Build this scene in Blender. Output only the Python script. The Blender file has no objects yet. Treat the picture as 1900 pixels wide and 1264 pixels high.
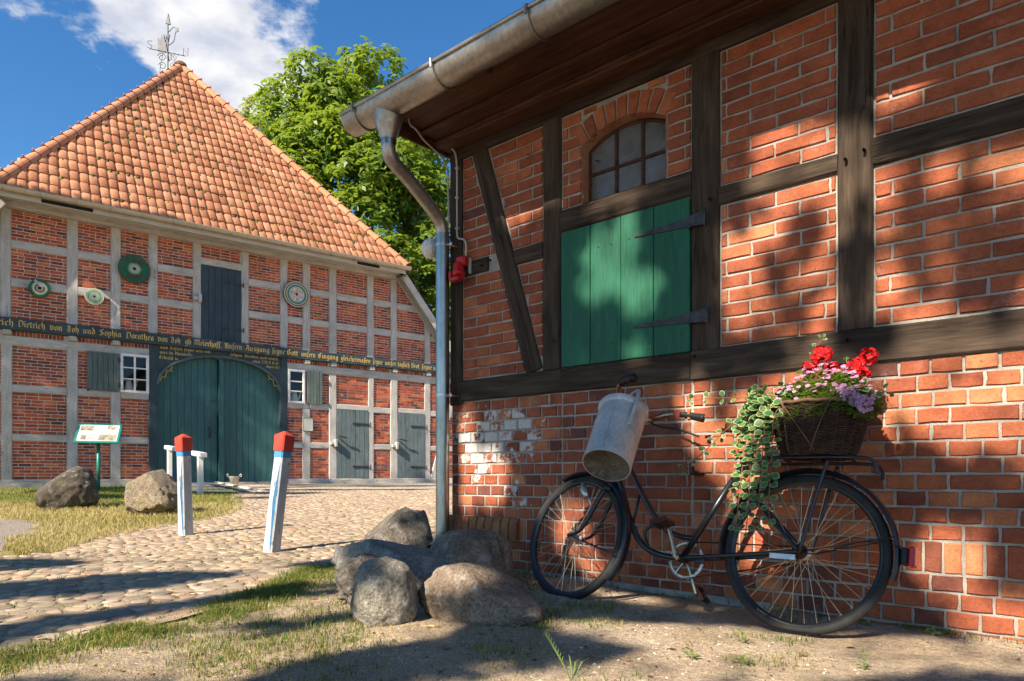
import bpy, math, random
import numpy as np
from mathutils import Vector, Matrix, noise as mnoise

# ------------------------------------------------------------------ camera
scene = bpy.context.scene
col = scene.collection
cam_d = bpy.data.cameras.new("camera")
cam_d.lens = 24.0
cam_d.sensor_width = 36.0
cam_d.shift_y = 0.1316
cam_d.clip_start = 0.05
cam_d.clip_end = 2000.0
cam = bpy.data.objects.new("camera", cam_d)
cam.location = (0.0, 0.0, 0.685)
cam.rotation_euler = (math.radians(90), 0, 0)
col.objects.link(cam)
scene.camera = cam

# ------------------------------------------------------------------ sun and sky
SUN_EL = math.radians(38.5)
SUN_AZ = math.radians(38.0)          # light travels to the right of straight ahead
TOSUN = Vector((-math.sin(SUN_AZ) * math.cos(SUN_EL), -math.cos(SUN_AZ) * math.cos(SUN_EL), math.sin(SUN_EL)))
sun_d = bpy.data.lights.new("sun", 'SUN')
sun_d.energy = 5.0
sun_d.angle = math.radians(0.53)
sun_d.color = (1.0, 0.885, 0.715)
sun = bpy.data.objects.new("sun", sun_d)
sun.rotation_euler = TOSUN.to_track_quat('Z', 'Y').to_euler()
sun.location = (-12, -16, 16)
col.objects.link(sun)

world = bpy.data.worlds.new("World")
scene.world = world
world.use_nodes = True
wt = world.node_tree
for n in list(wt.nodes):
    wt.nodes.remove(n)
def wn(t, **kw):
    n = wt.nodes.new(t)
    for k, v in kw.items():
        setattr(n, k, v)
    return n
wout = wn('ShaderNodeOutputWorld')
sky = wn('ShaderNodeTexSky', sky_type='NISHITA', sun_disc=False, sun_elevation=SUN_EL,
         sun_rotation=math.atan2(TOSUN.x, TOSUN.y), air_density=1.0, dust_density=0.0, ozone_density=3.5)
bg = wn('ShaderNodeBackground'); bg.inputs['Strength'].default_value = 0.074
hs = wn('ShaderNodeHueSaturation'); hs.inputs['Saturation'].default_value = 1.25
wt.links.new(sky.outputs[0], hs.inputs['Color']); wt.links.new(hs.outputs[0], bg.inputs['Color'])
bgc = wn('ShaderNodeBackground'); bgc.inputs['Strength'].default_value = 0.40
# fair weather clouds: a noise field on a flat layer above the place
tc = wn('ShaderNodeTexCoord')
sep = wn('ShaderNodeSeparateXYZ'); wt.links.new(tc.outputs['Generated'], sep.inputs[0])
def wm(op, a, b=None, clamp=False):
    n = wn('ShaderNodeMath', operation=op, use_clamp=clamp)
    for i, v in enumerate((a, b)):
        if v is None: continue
        if isinstance(v, (int, float)): n.inputs[i].default_value = v
        else: wt.links.new(v, n.inputs[i])
    return n.outputs[0]
zc = wm('MAXIMUM', sep.outputs[2], 0.04)
zc = wm('ADD', zc, 0.12)
cx_ = wm('DIVIDE', sep.outputs[0], zc); cy_ = wm('DIVIDE', sep.outputs[1], zc)
cmb = wn('ShaderNodeCombineXYZ'); wt.links.new(cx_, cmb.inputs[0]); wt.links.new(cy_, cmb.inputs[1])
def wnoise(scale, detail, rough, off):
    mp = wn('ShaderNodeVectorMath', operation='ADD'); mp.inputs[1].default_value = off
    wt.links.new(cmb.outputs[0], mp.inputs[0])
    n = wn('ShaderNodeTexNoise'); n.inputs['Scale'].default_value = scale
    n.inputs['Detail'].default_value = detail; n.inputs['Roughness'].default_value = rough
    wt.links.new(mp.outputs[0], n.inputs['Vector'])
    return n.outputs['Fac']
# scattered cumulus cells: one sits over the hall house, others drift over the rest of the sky
CELLS = [(-0.615, 1.215, 0.24, 0.20), (-0.535, 1.40, 0.16, 0.125), (1.9, 0.4, 0.5, 0.3), (0.9, -1.2, 0.5, 0.35), (-1.6, -0.9, 0.45, 0.35),
         (-2.6, 1.3, 0.5, 0.3), (-0.1, -2.4, 0.5, 0.4), (2.6, -1.4, 0.5, 0.4)]
cell = None
for (px_, py_, rx_, ry_) in CELLS:
    dx = wm('DIVIDE', wm('SUBTRACT', cx_, px_), rx_); dy = wm('DIVIDE', wm('SUBTRACT', cy_, py_), ry_)
    d2 = wm('ADD', wm('MULTIPLY', dx, dx), wm('MULTIPLY', dy, dy))
    e = wm('SUBTRACT', 1.0, wm('POWER', d2, 0.5))
    cell = e if cell is None else wm('MAXIMUM', cell, e)
cell = wm('MAXIMUM', cell, -1.2)
n1 = wnoise(4.5, 11.0, 0.60, (3.1, 1.7, 0.0))
n2 = wnoise(13.0, 8.0, 0.6, (8.0, 2.0, 3.0))
dens = wm('ADD', wm('MULTIPLY', cell, 0.72), wm('ADD', wm('MULTIPLY', wm('SUBTRACT', n1, 0.5), 1.9), wm('MULTIPLY', wm('SUBTRACT', n2, 0.5), 0.5)))
mr = wn('ShaderNodeMapRange', interpolation_type='SMOOTHSTEP')
mr.inputs['From Min'].default_value = -0.02; mr.inputs['From Max'].default_value = 0.28
wt.links.new(dens, mr.inputs['Value'])
n3 = wnoise(7.0, 7.0, 0.55, (1.3, 7.7, 5.0))
crr = wn('ShaderNodeValToRGB')
crr.color_ramp.elements[0].position = 0.36; crr.color_ramp.elements[0].color = (0.62, 0.66, 0.78, 1)
crr.color_ramp.elements[1].position = 0.60; crr.color_ramp.elements[1].color = (0.98, 0.98, 1.0, 1)
wt.links.new(n3, crr.inputs[0]); wt.links.new(crr.outputs[0], bgc.inputs['Color'])
wmix = wn('ShaderNodeMixShader')
wt.links.new(mr.outputs[0], wmix.inputs[0]); wt.links.new(bg.outputs[0], wmix.inputs[1]); wt.links.new(bgc.outputs[0], wmix.inputs[2])
wt.links.new(wmix.outputs[0], wout.inputs['Surface'])

vs = scene.view_settings
vs.view_transform = 'Standard'; vs.look = 'None'; vs.gamma = 1.0; vs.use_curve_mapping = False
vs.exposure = 1.35
scene.cycles.use_denoising = True
scene.cycles.max_bounces = 5
scene.cycles.diffuse_bounces = 2
scene.cycles.use_adaptive_sampling = True
scene.cycles.adaptive_threshold = 0.02
scene.cycles.glossy_bounces = 3
scene.cycles.transmission_bounces = 4
scene.cycles.transparent_max_bounces = 6
scene.cycles.caustics_reflective = False
scene.cycles.caustics_refractive = False
scene.cycles.sample_clamp_indirect = 6.0

# ------------------------------------------------------------------ helpers
rng = random.Random(11)
npr = np.random.default_rng(5)
U = rng.uniform

class MB:
    """collects geometry for ONE mesh object"""
    def __init__(s):
        s.v = []; s.f = []; s.a = []
    def add(s, vs_, fs, a=0.0):
        n = len(s.v); s.v.extend([tuple(p) for p in vs_])
        for f in fs: s.f.append(tuple(i + n for i in f)); s.a.append(a)
    def box(s, x0, x1, y0, y1, z0, z1, a=0.0):
        s.add([(x0,y0,z0),(x1,y0,z0),(x1,y1,z0),(x0,y1,z0),(x0,y0,z1),(x1,y0,z1),(x1,y1,z1),(x0,y1,z1)],
              [(0,3,2,1),(4,5,6,7),(0,1,5,4),(1,2,6,5),(2,3,7,6),(3,0,4,7)], a)
    def rbox(s, x0, x1, y0, y1, z0, z1, b=0.005, a=0.0, M=None):
        c = ((x0+x1)/2, (y0+y1)/2, (z0+z1)/2); h = (abs(x1-x0)/2, abs(y1-y0)/2, abs(z1-z0)/2)
        b = min(b, min(h)*0.45)
        vs_ = []; idx = {}
        for sx in (-1,1):
            for sy in (-1,1):
                for sz in (-1,1):
                    for ax in range(3):
                        sg = (sx,sy,sz)
                        p = [c[k] + sg[k]*(h[k] if k == ax else h[k]-b) for k in range(3)]
                        idx[(sx,sy,sz,ax)] = len(vs_); vs_.append(Vector(p))
        fs = []
        I = lambda sx,sy,sz,ax: idx[(sx,sy,sz,ax)]
        for q in (-1,1):
            for ax in range(3):
                o = [(-1,-1),(1,-1),(1,1),(-1,1)]
                f = []
                for (p,r) in o:
                    sg = [0,0,0]; sg[ax] = q; sg[(ax+1)%3] = p; sg[(ax+2)%3] = r
                    f.append(I(*sg,ax))
                fs.append(tuple(f if q > 0 else f[::-1]))
        for ax in range(3):                       # edges along ax
            b1, b2 = (ax+1)%3, (ax+2)%3
            for p in (-1,1):
                for r in (-1,1):
                    sg0 = [0,0,0]; sg0[ax] = -1; sg0[b1] = p; sg0[b2] = r
                    sg1 = list(sg0); sg1[ax] = 1
                    f = (I(*sg0,b1), I(*sg1,b1), I(*sg1,b2), I(*sg0,b2))
                    fs.append(f if p*r < 0 else f[::-1])
        for sx in (-1,1):
            for sy in (-1,1):
                for sz in (-1,1):
                    f = (I(sx,sy,sz,0), I(sx,sy,sz,1), I(sx,sy,sz,2))
                    fs.append(f if sx*sy*sz > 0 else f[::-1])
        if M is not None: vs_ = [M @ p for p in vs_]
        s.add(vs_, fs, a)
    def prism(s, poly, y0, y1, a=0.0):            # polygon in (x,z) CCW seen from -y, extruded y0..y1
        n = len(poly)
        s.add([(p[0],y0,p[1]) for p in poly] + [(p[0],y1,p[1]) for p in poly],
              [tuple(range(n)), tuple(range(2*n-1, n-1, -1))] + [((i+1)%n, i, n+i, n+(i+1)%n) for i in range(n)], a)
    def tube(s, pts, r, n=8, closed=False, caps=True, a=0.0, flat=1.0):
        pts = [Vector(p) for p in pts]; m = len(pts)
        rs = r if isinstance(r, (list, tuple)) else [r]*m
        tang = []
        for i in range(m):
            if closed: t = pts[(i+1)%m] - pts[i-1]
            else: t = pts[min(i+1,m-1)] - pts[max(i-1,0)]
            tang.append(t.normalized() if t.length > 1e-9 else Vector((0,0,1)))
        up = Vector((0,0,1)) if abs(tang[0].z) < 0.9 else Vector((1,0,0))
        nx = tang[0].cross(up).normalized()
        vs_ = []
        for i in range(m):
            nx = (nx - tang[i]*nx.dot(tang[i])).normalized()
            ny = tang[i].cross(nx)
            for k in range(n):
                q = 2*math.pi*k/n
                vs_.append(pts[i] + (nx*math.cos(q) + ny*math.sin(q)*flat)*rs[i])
        fs = []
        for i in range(m if closed else m-1):
            j = (i+1) % m
            for k in range(n):
                l = (k+1) % n
                fs.append((i*n+k, i*n+l, j*n+l, j*n+k))
        if caps and not closed:
            fs.append(tuple(range(n-1,-1,-1))); fs.append(tuple(range((m-1)*n, m*n)))
        s.add(vs_, fs, a)
    def lathe(s, prof, n=24, M=None, a=0.0, caps=False):
        vs_ = []; fs = []; m = len(prof)
        for (r,z) in prof:
            for k in range(n):
                q = 2*math.pi*k/n; vs_.append(Vector((r*math.cos(q), r*math.sin(q), z)))
        for i in range(m-1):
            for k in range(n):
                l = (k+1)%n; fs.append((i*n+k, i*n+l, (i+1)*n+l, (i+1)*n+k))
        if caps: fs.append(tuple(range(n-1,-1,-1))); fs.append(tuple(range((m-1)*n, m*n)))
        if M is not None: vs_ = [M @ p for p in vs_]
        s.add(vs_, fs, a)
    def mesh(s, name, smooth=False):
        me = bpy.data.meshes.new(name)
        me.from_pydata(s.v, [], s.f)
        if any(s.a):
            at = me.attributes.new('rnd', 'FLOAT', 'FACE'); at.data.foreach_set('value', s.a)
        if smooth: me.polygons.foreach_set('use_smooth', [True]*len(me.polygons))
        me.update()
        return me
    def build(s, name, mat, parent=None, smooth=False, loc=(0,0,0), M=None, auto=None):
        me = s.mesh(name, smooth)
        if auto is not None: me.set_sharp_from_angle(angle=math.radians(auto)) if smooth else None
        return obj(name, me, mat, parent, loc, M)

def obj(name, me, mat=None, parent=None, loc=(0,0,0), M=None):
    o = bpy.data.objects.new(name, me)
    col.objects.link(o)
    if mat is not None and me is not None and len(me.materials) == 0: me.materials.append(mat)
    if M is not None: o.matrix_local = M
    else: o.location = loc
    if parent is not None: o.parent = parent
    if M is not None: o.matrix_local = M
    return o

def tag(o, label=None, cat=None, group=None, kind=None):
    if label: o['label'] = label
    if cat: o['category'] = cat
    if group: o['group'] = group
    if kind: o['kind'] = kind
    return o

def thing(name, loc=(0,0,0), rz=0.0, label=None, cat=None, group=None):
    o = bpy.data.objects.new(name, None); col.objects.link(o)
    o.empty_display_size = 0.2
    o.location = loc; o.rotation_euler = (0,0,rz)
    return tag(o, label, cat, group)

def np_mesh(name, V, F, rnd=None, smooth=False):
    """V (n,3), F (m,k) numpy -> mesh"""
    me = bpy.data.meshes.new(name)
    V = np.ascontiguousarray(V, dtype=np.float32); F = np.ascontiguousarray(F, dtype=np.int32)
    k = F.shape[1]
    me.vertices.add(len(V)); me.vertices.foreach_set('co', V.ravel())
    me.loops.add(F.size); me.loops.foreach_set('vertex_index', F.ravel())
    me.polygons.add(len(F)); me.polygons.foreach_set('loop_start', np.arange(0, F.size, k, dtype=np.int32))
    me.polygons.foreach_set('loop_total', np.full(len(F), k, dtype=np.int32))
    if rnd is not None:
        at = me.attributes.new('rnd', 'FLOAT', 'FACE'); at.data.foreach_set('value', np.asarray(rnd, dtype=np.float32))
    if smooth: me.polygons.foreach_set('use_smooth', np.ones(len(F), dtype=bool))
    me.update(calc_edges=True); me.validate()
    return me

CX, CZ, FPX = 0.0, 0.685, 1266.7
def proj(P):
    """pixel of a world point (used only to rank look-alike pieces by how large they show)"""
    if P[1] < 0.3: return None
    return (950 + P[0]/P[1]*FPX, 882 - (P[2]-CZ)/P[1]*FPX)
def in_view(P, m=30):
    q = proj(P)
    return q is not None and -m < q[0] < 1900+m and -m < q[1] < 1264+m

def ground_z(x, y):
    t = max(0.0, y - 3.2)
    z = 0.0323*t
    if z > 0.34: z = 0.34 + 0.10*(1-math.exp(-(z-0.34)/0.10))
    return z
def clip_poly(poly, a, b, c):
    """keep the part of a polygon where a*x+b*z<=c"""
    out = []; n = len(poly)
    for i in range(n):
        p, q = poly[i], poly[(i+1)%n]
        dp = a*p[0]+b*p[1]-c; dq = a*q[0]+b*q[1]-c
        if dp <= 0: out.append(p)
        if (dp < 0) != (dq < 0) and abs(dp-dq) > 1e-12:
            t = dp/(dp-dq); out.append((p[0]+(q[0]-p[0])*t, p[1]+(q[1]-p[1])*t))
    return out
def area(poly):
    return 0.5*sum(poly[i][0]*poly[(i+1)%len(poly)][1]-poly[(i+1)%len(poly)][0]*poly[i][1] for i in range(len(poly)))
def clip_convex(poly, panel):
    for i in range(len(panel)):
        p, q = panel[i], panel[(i+1)%len(panel)]
        ex, ez = q[0]-p[0], q[1]-p[1]
        poly = clip_poly(poly, ez, -ex, ez*p[0]-ex*p[1])     # inside = left of a CCW edge
        if len(poly) < 3: return []
    return poly
def shrink(panel, d):
    n = len(panel); lines = []
    for i in range(n):
        p, q = Vector(panel[i]), Vector(panel[(i+1)%n]); e = (q-p).normalized()
        nn = Vector((-e.y, e.x)); lines.append((p+nn*d, e))
    out = []
    for i in range(n):
        p1, e1 = lines[i-1]; p2, e2 = lines[i]
        den = e1.x*e2.y-e1.y*e2.x
        t = ((p2.x-p1.x)*e2.y-(p2.y-p1.y)*e2.x)/den
        out.append((p1.x+e1.x*t, p1.y+e1.y*t))
    return out

# ------------------------------------------------------------------ materials
class NT:
    def __init__(s, name):
        s.m = bpy.data.materials.new(name); s.m.use_nodes = True
        s.t = s.m.node_tree; s.b = s.t.nodes['Principled BSDF']; s.out = s.t.nodes['Material Output']
        s._c = None
    def n(s, t, **kw):
        x = s.t.nodes.new(t)
        for k, v in kw.items(): setattr(x, k, v)
        return x
    def l(s, a, b): s.t.links.new(a, b)
    def set(s, sock, v):
        if hasattr(v, 'is_linked') or hasattr(v, 'links'): s.l(v, sock)
        else: sock.default_value = v
    def coord(s, stretch=(1,1,1), which='Object', rnd=False):
        tc = s.n('ShaderNodeTexCoord'); mp = s.n('ShaderNodeMapping'); mp.inputs['Scale'].default_value = stretch
        s.l(tc.outputs[which], mp.inputs['Vector'])
        if rnd:
            oi = s.n('ShaderNodeObjectInfo'); mu = s.n('ShaderNodeMath', operation='MULTIPLY'); mu.inputs[1].default_value = 37.0
            s.l(oi.outputs['Random'], mu.inputs[0]); s.l(mu.outputs[0], mp.inputs['Location'])
        return mp.outputs[0]
    def noise(s, vec, scale, detail=4, rough=0.55, dist=0.0):
        x = s.n('ShaderNodeTexNoise'); x.inputs['Scale'].default_value = scale; x.inputs['Detail'].default_value = detail
        x.inputs['Roughness'].default_value = rough; x.inputs['Distortion'].default_value = dist
        s.l(vec, x.inputs['Vector']); return x.outputs['Fac']
    def voro(s, vec, scale, feature='F1', out='Distance'):
        x = s.n('ShaderNodeTexVoronoi', feature=feature); x.inputs['Scale'].default_value = scale
        s.l(vec, x.inputs['Vector']); return x.outputs[out]
    def ramp(s, fac, stops, interp='LINEAR'):
        x = s.n('ShaderNodeValToRGB'); cr = x.color_ramp; cr.interpolation = interp
        while len(cr.elements) < len(stops): cr.elements.new(0.5)
        for e, (p, c) in zip(cr.elements, stops):
            e.position = p; e.color = (c[0], c[1], c[2], 1) if not isinstance(c, (int, float)) else (c, c, c, 1)
        s.l(fac, x.inputs[0]); return x.outputs[0]
    def mix(s, fac, a, b, mode='MIX'):
        x = s.n('ShaderNodeMix', data_type='RGBA', blend_type=mode)
        s.set(x.inputs[0], fac)
        for sock, v in ((x.inputs[6], a), (x.inputs[7], b)):
            if isinstance(v, tuple): sock.default_value = (v[0], v[1], v[2], 1)
            else: s.l(v, sock)
        return x.outputs[2]
    def math(s, op, a, b=0.0, clamp=False):
        x = s.n('ShaderNodeMath', operation=op, use_clamp=clamp)
        s.set(x.inputs[0], a); s.set(x.inputs[1], b); return x.outputs[0]
    def attr(s, name): x = s.n('ShaderNodeAttribute', attribute_name=name); return x.outputs['Fac']
    def rand(s): return s.n('ShaderNodeObjectInfo').outputs['Random']
    def island(s): return s.n('ShaderNodeNewGeometry').outputs['Random Per Island']
    def bump(s, h, strength=0.4, dist=0.005):
        x = s.n('ShaderNodeBump'); x.inputs['Strength'].default_value = strength; x.inputs['Distance'].default_value = dist
        s.l(h, x.inputs['Height']); s.l(x.outputs[0], s.b.inputs['Normal'])
    def fin(s, colr=None, rough=0.7, metal=0.0, spec=0.3, coat=0.0):
        if colr is not None:
            if isinstance(colr, tuple): s.b.inputs['Base Color'].default_value = (*colr, 1)
            else: s.l(colr, s.b.inputs['Base Color'])
        s.set(s.b.inputs['Roughness'], rough); s.b.inputs['Metallic'].default_value = metal
        s.b.inputs['Specular IOR Level'].default_value = spec
        if coat: s.b.inputs['Coat Weight'].default_value = coat; s.b.inputs['Coat Roughness'].default_value = 0.25
        return s.m

def mottled(name, c0, c1, scale=6.0, rough=0.7, metal=0.0, spec=0.3, bump=0.25, bd=0.004, stretch=(1,1,1), fine=60.0, worn=None, worn_at=0.62, rnd=False, coat=0.0, tintvar=0.0):
    """colour wandering between c0 and c1, fine speckle, small relief, optional worn patches"""
    N = NT(name); v = N.coord(stretch, rnd=rnd)
    a = N.noise(v, scale, 5, 0.6); f = N.noise(v, fine, 4, 0.6)
    c = N.ramp(a, [(0.3, c0), (0.7, c1)])
    c = N.mix(0.55, c, N.ramp(f, [(0.25, (0.62,)*3), (0.75, (1.3,)*3)]), 'MULTIPLY')
    if tintvar:
        c = N.mix(1.0, c, N.ramp(N.rand(), [(0, (1-tintvar,)*3), (1, (1+tintvar,)*3)]), 'MULTIPLY')
    if worn:
        w = N.noise(v, scale*3.3, 8, 0.7)
        c = N.mix(N.ramp(w, [(worn_at, 0.0), (worn_at+0.04, 1.0)]), c, worn)
    N.bump(N.math('ADD', N.math('MULTIPLY', a, 0.6), f), bump, bd)
    return N.fin(c, rough, metal, spec, coat)

def wood(name, c0, c1, crack=(0.01,0.008,0.006), rough=0.85, bump=0.6, spec=0.15, grain=1.0, worn=None):
    """timber with the grain along the object's local X"""
    N = NT(name); v = N.coord((0.9, 8, 8), rnd=True); v2 = N.coord((2.5, 34, 34), rnd=True); v3 = N.coord((1,1,1), rnd=True)
    g = N.noise(v, 2.2*grain, 6, 0.65, 0.6); fg = N.noise(v2, 3.0*grain, 5, 0.6, 0.2); big = N.noise(v3, 2.2, 3)
    c = N.ramp(g, [(0.28, c0), (0.72, c1)])
    c = N.mix(0.6, c, N.ramp(fg, [(0.3, (0.6,)*3), (0.7, (1.25,)*3)]), 'MULTIPLY')
    c = N.mix(0.5, c, N.ramp(big, [(0.3, (0.75,)*3), (0.7, (1.25,)*3)]), 'MULTIPLY')
    if worn: c = N.mix(N.ramp(N.noise(N.coord((1,4,4), rnd=True), 9, 9, 0.75), [(0.66, 0.0), (0.69, 1.0)]), c, worn)
    ck = N.noise(N.coord((0.22, 5, 5), rnd=True), 2.4, 4, 0.6, 0.8)
    ckm = N.ramp(ck, [(0.485, 0.0), (0.5, 1.0), (0.515, 0.0)])
    ckm = N.math('MULTIPLY', ckm, N.ramp(N.noise(v3, 1.3, 2), [(0.5, 0.0), (0.6, 1.0)]))
    c = N.mix(ckm, c, crack)
    N.bump(N.math('SUBTRACT', N.math('ADD', N.math('MULTIPLY', g, 0.7), fg), N.math('MULTIPLY', ckm, 1.6)), bump, 0.006)
    return N.fin(c, rough, 0, spec)

def brick_mat(name, stops, speck=0.5, paint=False, rough=0.85, bump=0.5, lime=0.0):
    N = NT(name); v = N.coord((1,1,1), rnd=True)
    r = N.attr('rnd')
    c = N.ramp(r, stops)
    big = N.noise(v, 9, 4, 0.6); f = N.noise(v, 70, 5, 0.7); st = N.noise(N.coord((6,6,22), rnd=True), 4, 4, 0.6)
    c = N.mix(0.75, c, N.ramp(big, [(0.3, (0.66,0.62,0.62)), (0.7, (1.3,1.26,1.2))]), 'MULTIPLY')
    c = N.mix(speck, c, N.ramp(f, [(0.28, (0.5,)*3), (0.5, (1.0,)*3), (0.75, (1.25,)*3)]), 'MULTIPLY')
    pos = N.n('ShaderNodeNewGeometry').outputs['Position']
    soot = N.noise(pos, 2.1, 6, 0.65); c = N.mix(0.8, c, N.ramp(soot, [(0.32, (0.66,0.64,0.64)), (0.5, (1.0,)*3), (0.7, (1.22,1.2,1.18))]), 'MULTIPLY')
    bloom = N.math('MULTIPLY', N.ramp(N.noise(pos, 5.0, 8, 0.75), [(0.56, 0.0), (0.72, 1.0)]), N.ramp(f, [(0.4, 0.1), (0.6, 0.8)])); c = N.mix(N.math('MULTIPLY', bloom, 0.5), c, (0.50, 0.40, 0.34))
    edge = N.noise(v, 130, 3, 0.7); c = N.mix(0.35, c, N.ramp(edge, [(0.35, (0.6,)*3), (0.65, (1.3,)*3)]), 'MULTIPLY')
    pit = N.ramp(N.noise(v, 55, 3, 0.6, 0.8), [(0.27, 1.0), (0.33, 0.0)])
    c = N.mix(N.math('MULTIPLY', pit, 0.6), c, (0.07, 0.03, 0.02))
    if lime:
        lm = N.ramp(N.noise(v, 26, 8, 0.75), [(0.70, 0.0), (0.74, 1.0)])
        c = N.mix(N.math('MULTIPLY', lm, lime), c, (0.62, 0.55, 0.48))
    if paint:
        pa = N.attr('paint'); pn = N.noise(v, 17, 9, 0.72)
        pm = N.ramp(N.math('ADD', pn, pa), [(0.84, 0.0), (0.88, 1.0)])
        c = N.mix(pm, c, N.ramp(f, [(0.3, (0.42,0.37,0.33)), (0.7, (0.62,0.57,0.52))]))
    N.bump(N.math('SUBTRACT', N.math('ADD', N.math('MULTIPLY', f, 0.7), N.math('ADD', big, st)), N.math('MULTIPLY', pit, 0.8)), bump, 0.005)
    return N.fin(c, rough, 0, 0.2)

M = {}
M['brick'] = brick_mat('old_red_brick', [(0.0,(0.15,0.055,0.042)), (0.15,(0.22,0.066,0.038)), (0.5,(0.325,0.093,0.045)), (0.8,(0.43,0.148,0.068)), (1.0,(0.50,0.20,0.095))], paint=True, lime=0.55)
M['brick_hall'] = brick_mat('dark_red_facing_brick', [(0.0,(0.12,0.055,0.042)), (0.22,(0.22,0.062,0.04)), (0.5,(0.40,0.085,0.038)), (0.8,(0.52,0.135,0.048)), (1.0,(0.58,0.18,0.06))], bump=0.2)
M['mortar'] = mottled('old_lime_mortar', (0.22,0.20,0.17), (0.44,0.40,0.35), 5, 0.95, bump=0.8, bd=0.006, fine=110)
M['mortar_hall'] = mottled('pale_mortar', (0.64,0.57,0.52), (0.74,0.67,0.62), 3, 0.95, bump=0.3, fine=90)
M['timber'] = wood('dark_weathered_oak', (0.020,0.013,0.009), (0.095,0.066,0.047))
M['timber_hall'] = wood('grey_painted_oak', (0.38,0.355,0.325), (0.55,0.52,0.48), crack=(0.11,0.10,0.09), bump=0.35)
M['soffit'] = wood('brown_stained_pine', (0.030,0.013,0.008), (0.13,0.058,0.030), grain=0.8, bump=0.4, rough=0.6)
M['greendoor'] = wood('green_painted_plank', (0.008,0.078,0.042), (0.015,0.118,0.064), crack=(0.006,0.07,0.04), rough=0.6, bump=0.35, spec=0.3, worn=(0.26,0.30,0.22))
M['gate'] = wood('teal_painted_plank', (0.030,0.098,0.098), (0.046,0.135,0.130), crack=(0.01,0.04,0.04), rough=0.5, bump=0.25, spec=0.35)
M['hatch'] = wood('slate_blue_plank', (0.035,0.055,0.072), (0.05,0.075,0.095), crack=(0.02,0.03,0.04), rough=0.55, bump=0.2)
M['shutter'] = wood('grey_green_plank', (0.085,0.115,0.105), (0.13,0.165,0.15), crack=(0.04,0.05,0.05), rough=0.6, bump=0.25)
M['sidedoor'] = wood('grey_blue_plank', (0.105,0.138,0.142), (0.15,0.19,0.195), crack=(0.04,0.05,0.05), rough=0.55, bump=0.25)
M['textbeam'] = wood('dark_slate_beam', (0.035,0.055,0.065), (0.055,0.08,0.09), crack=(0.015,0.02,0.025), rough=0.6, bump=0.25)
M['zinc'] = mottled('aged_zinc', (0.27,0.235,0.20), (0.42,0.385,0.345), 5, 0.42, 0.85, 0.5, 0.12, 0.003, (1,1,1), 40, worn=(0.30,0.22,0.15), worn_at=0.64)
M['galv'] = mottled('galvanised_pipe', (0.22,0.245,0.24), (0.40,0.425,0.415), 8, 0.32, 1.0, 0.5, 0.06, 0.002, (1,1,0.3), 50)
M['gutter_hall'] = mottled('beige_gutter', (0.42,0.35,0.26), (0.52,0.45,0.34), 3, 0.5, 0.3, 0.4, 0.05)
M['iron'] = mottled('blackened_iron', (0.018,0.018,0.02), (0.07,0.07,0.075), 25, 0.5, 0.5, 0.5, 0.9, 0.004, fine=120)
M['gold'] = mottled('gold_paint', (0.58,0.38,0.09), (0.72,0.50,0.15), 20, 0.5, 0.0, 0.4, 0.05)
M['white'] = mottled('white_paint', (0.62,0.61,0.59), (0.76,0.75,0.73), 6, 0.5, bump=0.1)
M['whitepost'] = mottled('weathered_white_paint', (0.27,0.29,0.32), (0.50,0.52,0.545), 9, 0.65, bump=0.6, stretch=(1,1,0.25), worn=(0.17,0.155,0.14), worn_at=0.575)
M['red'] = mottled('red_paint', (0.34,0.030,0.018), (0.50,0.055,0.030), 8, 0.6, bump=0.3, worn=(0.14,0.06,0.045), worn_at=0.60)
M['blue'] = mottled('bright_blue_paint', (0.035,0.18,0.38), (0.07,0.25,0.46), 8, 0.5, bump=0.2, worn=(0.4,0.42,0.45), worn_at=0.66)
M['signgreen'] = mottled('sign_green_paint', (0.008,0.15,0.12), (0.015,0.20,0.16), 5, 0.35, bump=0.03)
M['darkglass'] = NT('dark_window_glass').fin((0.012,0.014,0.015), 0.06, 0, 0.6)
M['dark'] = NT('dark_interior').fin((0.012,0.011,0.010), 0.95)
M['bikeblack'] = mottled('black_bike_enamel', (0.008,0.009,0.012), (0.017,0.019,0.024), 20, 0.30, 0, 0.5, 0.05, 0.001, fine=150, worn=(0.06,0.045,0.035), worn_at=0.70)
M['rubber'] = mottled('old_tyre_rubber', (0.014,0.014,0.014), (0.032,0.030,0.028), 14, 0.75, bump=0.3, bd=0.001)
M['grip'] = NT('black_rubber_grip').fin((0.012,0.012,0.013), 0.45)
M['chrome'] = mottled('tarnished_chrome', (0.30,0.22,0.14), (0.55,0.47,0.38), 18, 0.28, 0.95, 0.5, 0.1, 0.001, worn=(0.20,0.09,0.04), worn_at=0.58)
M['spoke'] = NT('rusty_spoke').fin((0.62,0.50,0.36), 0.35, 0.7, 0.5)
M['alu'] = mottled('dull_aluminium', (0.35,0.34,0.33), (0.6,0.6,0.6), 16, 0.35, 0.9, 0.5, 0.1, 0.001)
M['canzinc'] = mottled('galvanised_can', (0.36,0.345,0.32), (0.60,0.58,0.54), 9, 0.55, 0.35, 0.5, 0.25, 0.002, fine=75, worn=(0.30,0.22,0.14), worn_at=0.70)
M['canbase'] = mottled('dirty_can_base', (0.07,0.062,0.05), (0.19,0.165,0.135), 14, 0.8, 0.2, 0.3, 0.4, 0.003, worn=(0.34,0.27,0.24), worn_at=0.60)
M['leather'] = mottled('worn_brown_leather', (0.05,0.022,0.012), (0.13,0.06,0.03), 14, 0.55, bump=0.3)
M['redlens'] = NT('red_lens').fin((0.45,0.012,0.012), 0.2, 0, 0.5)
M['wicker'] = mottled('dark_wicker', (0.022,0.012,0.008), (0.085,0.046,0.026), 26, 0.75, bump=0.4, bd=0.003)
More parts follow.
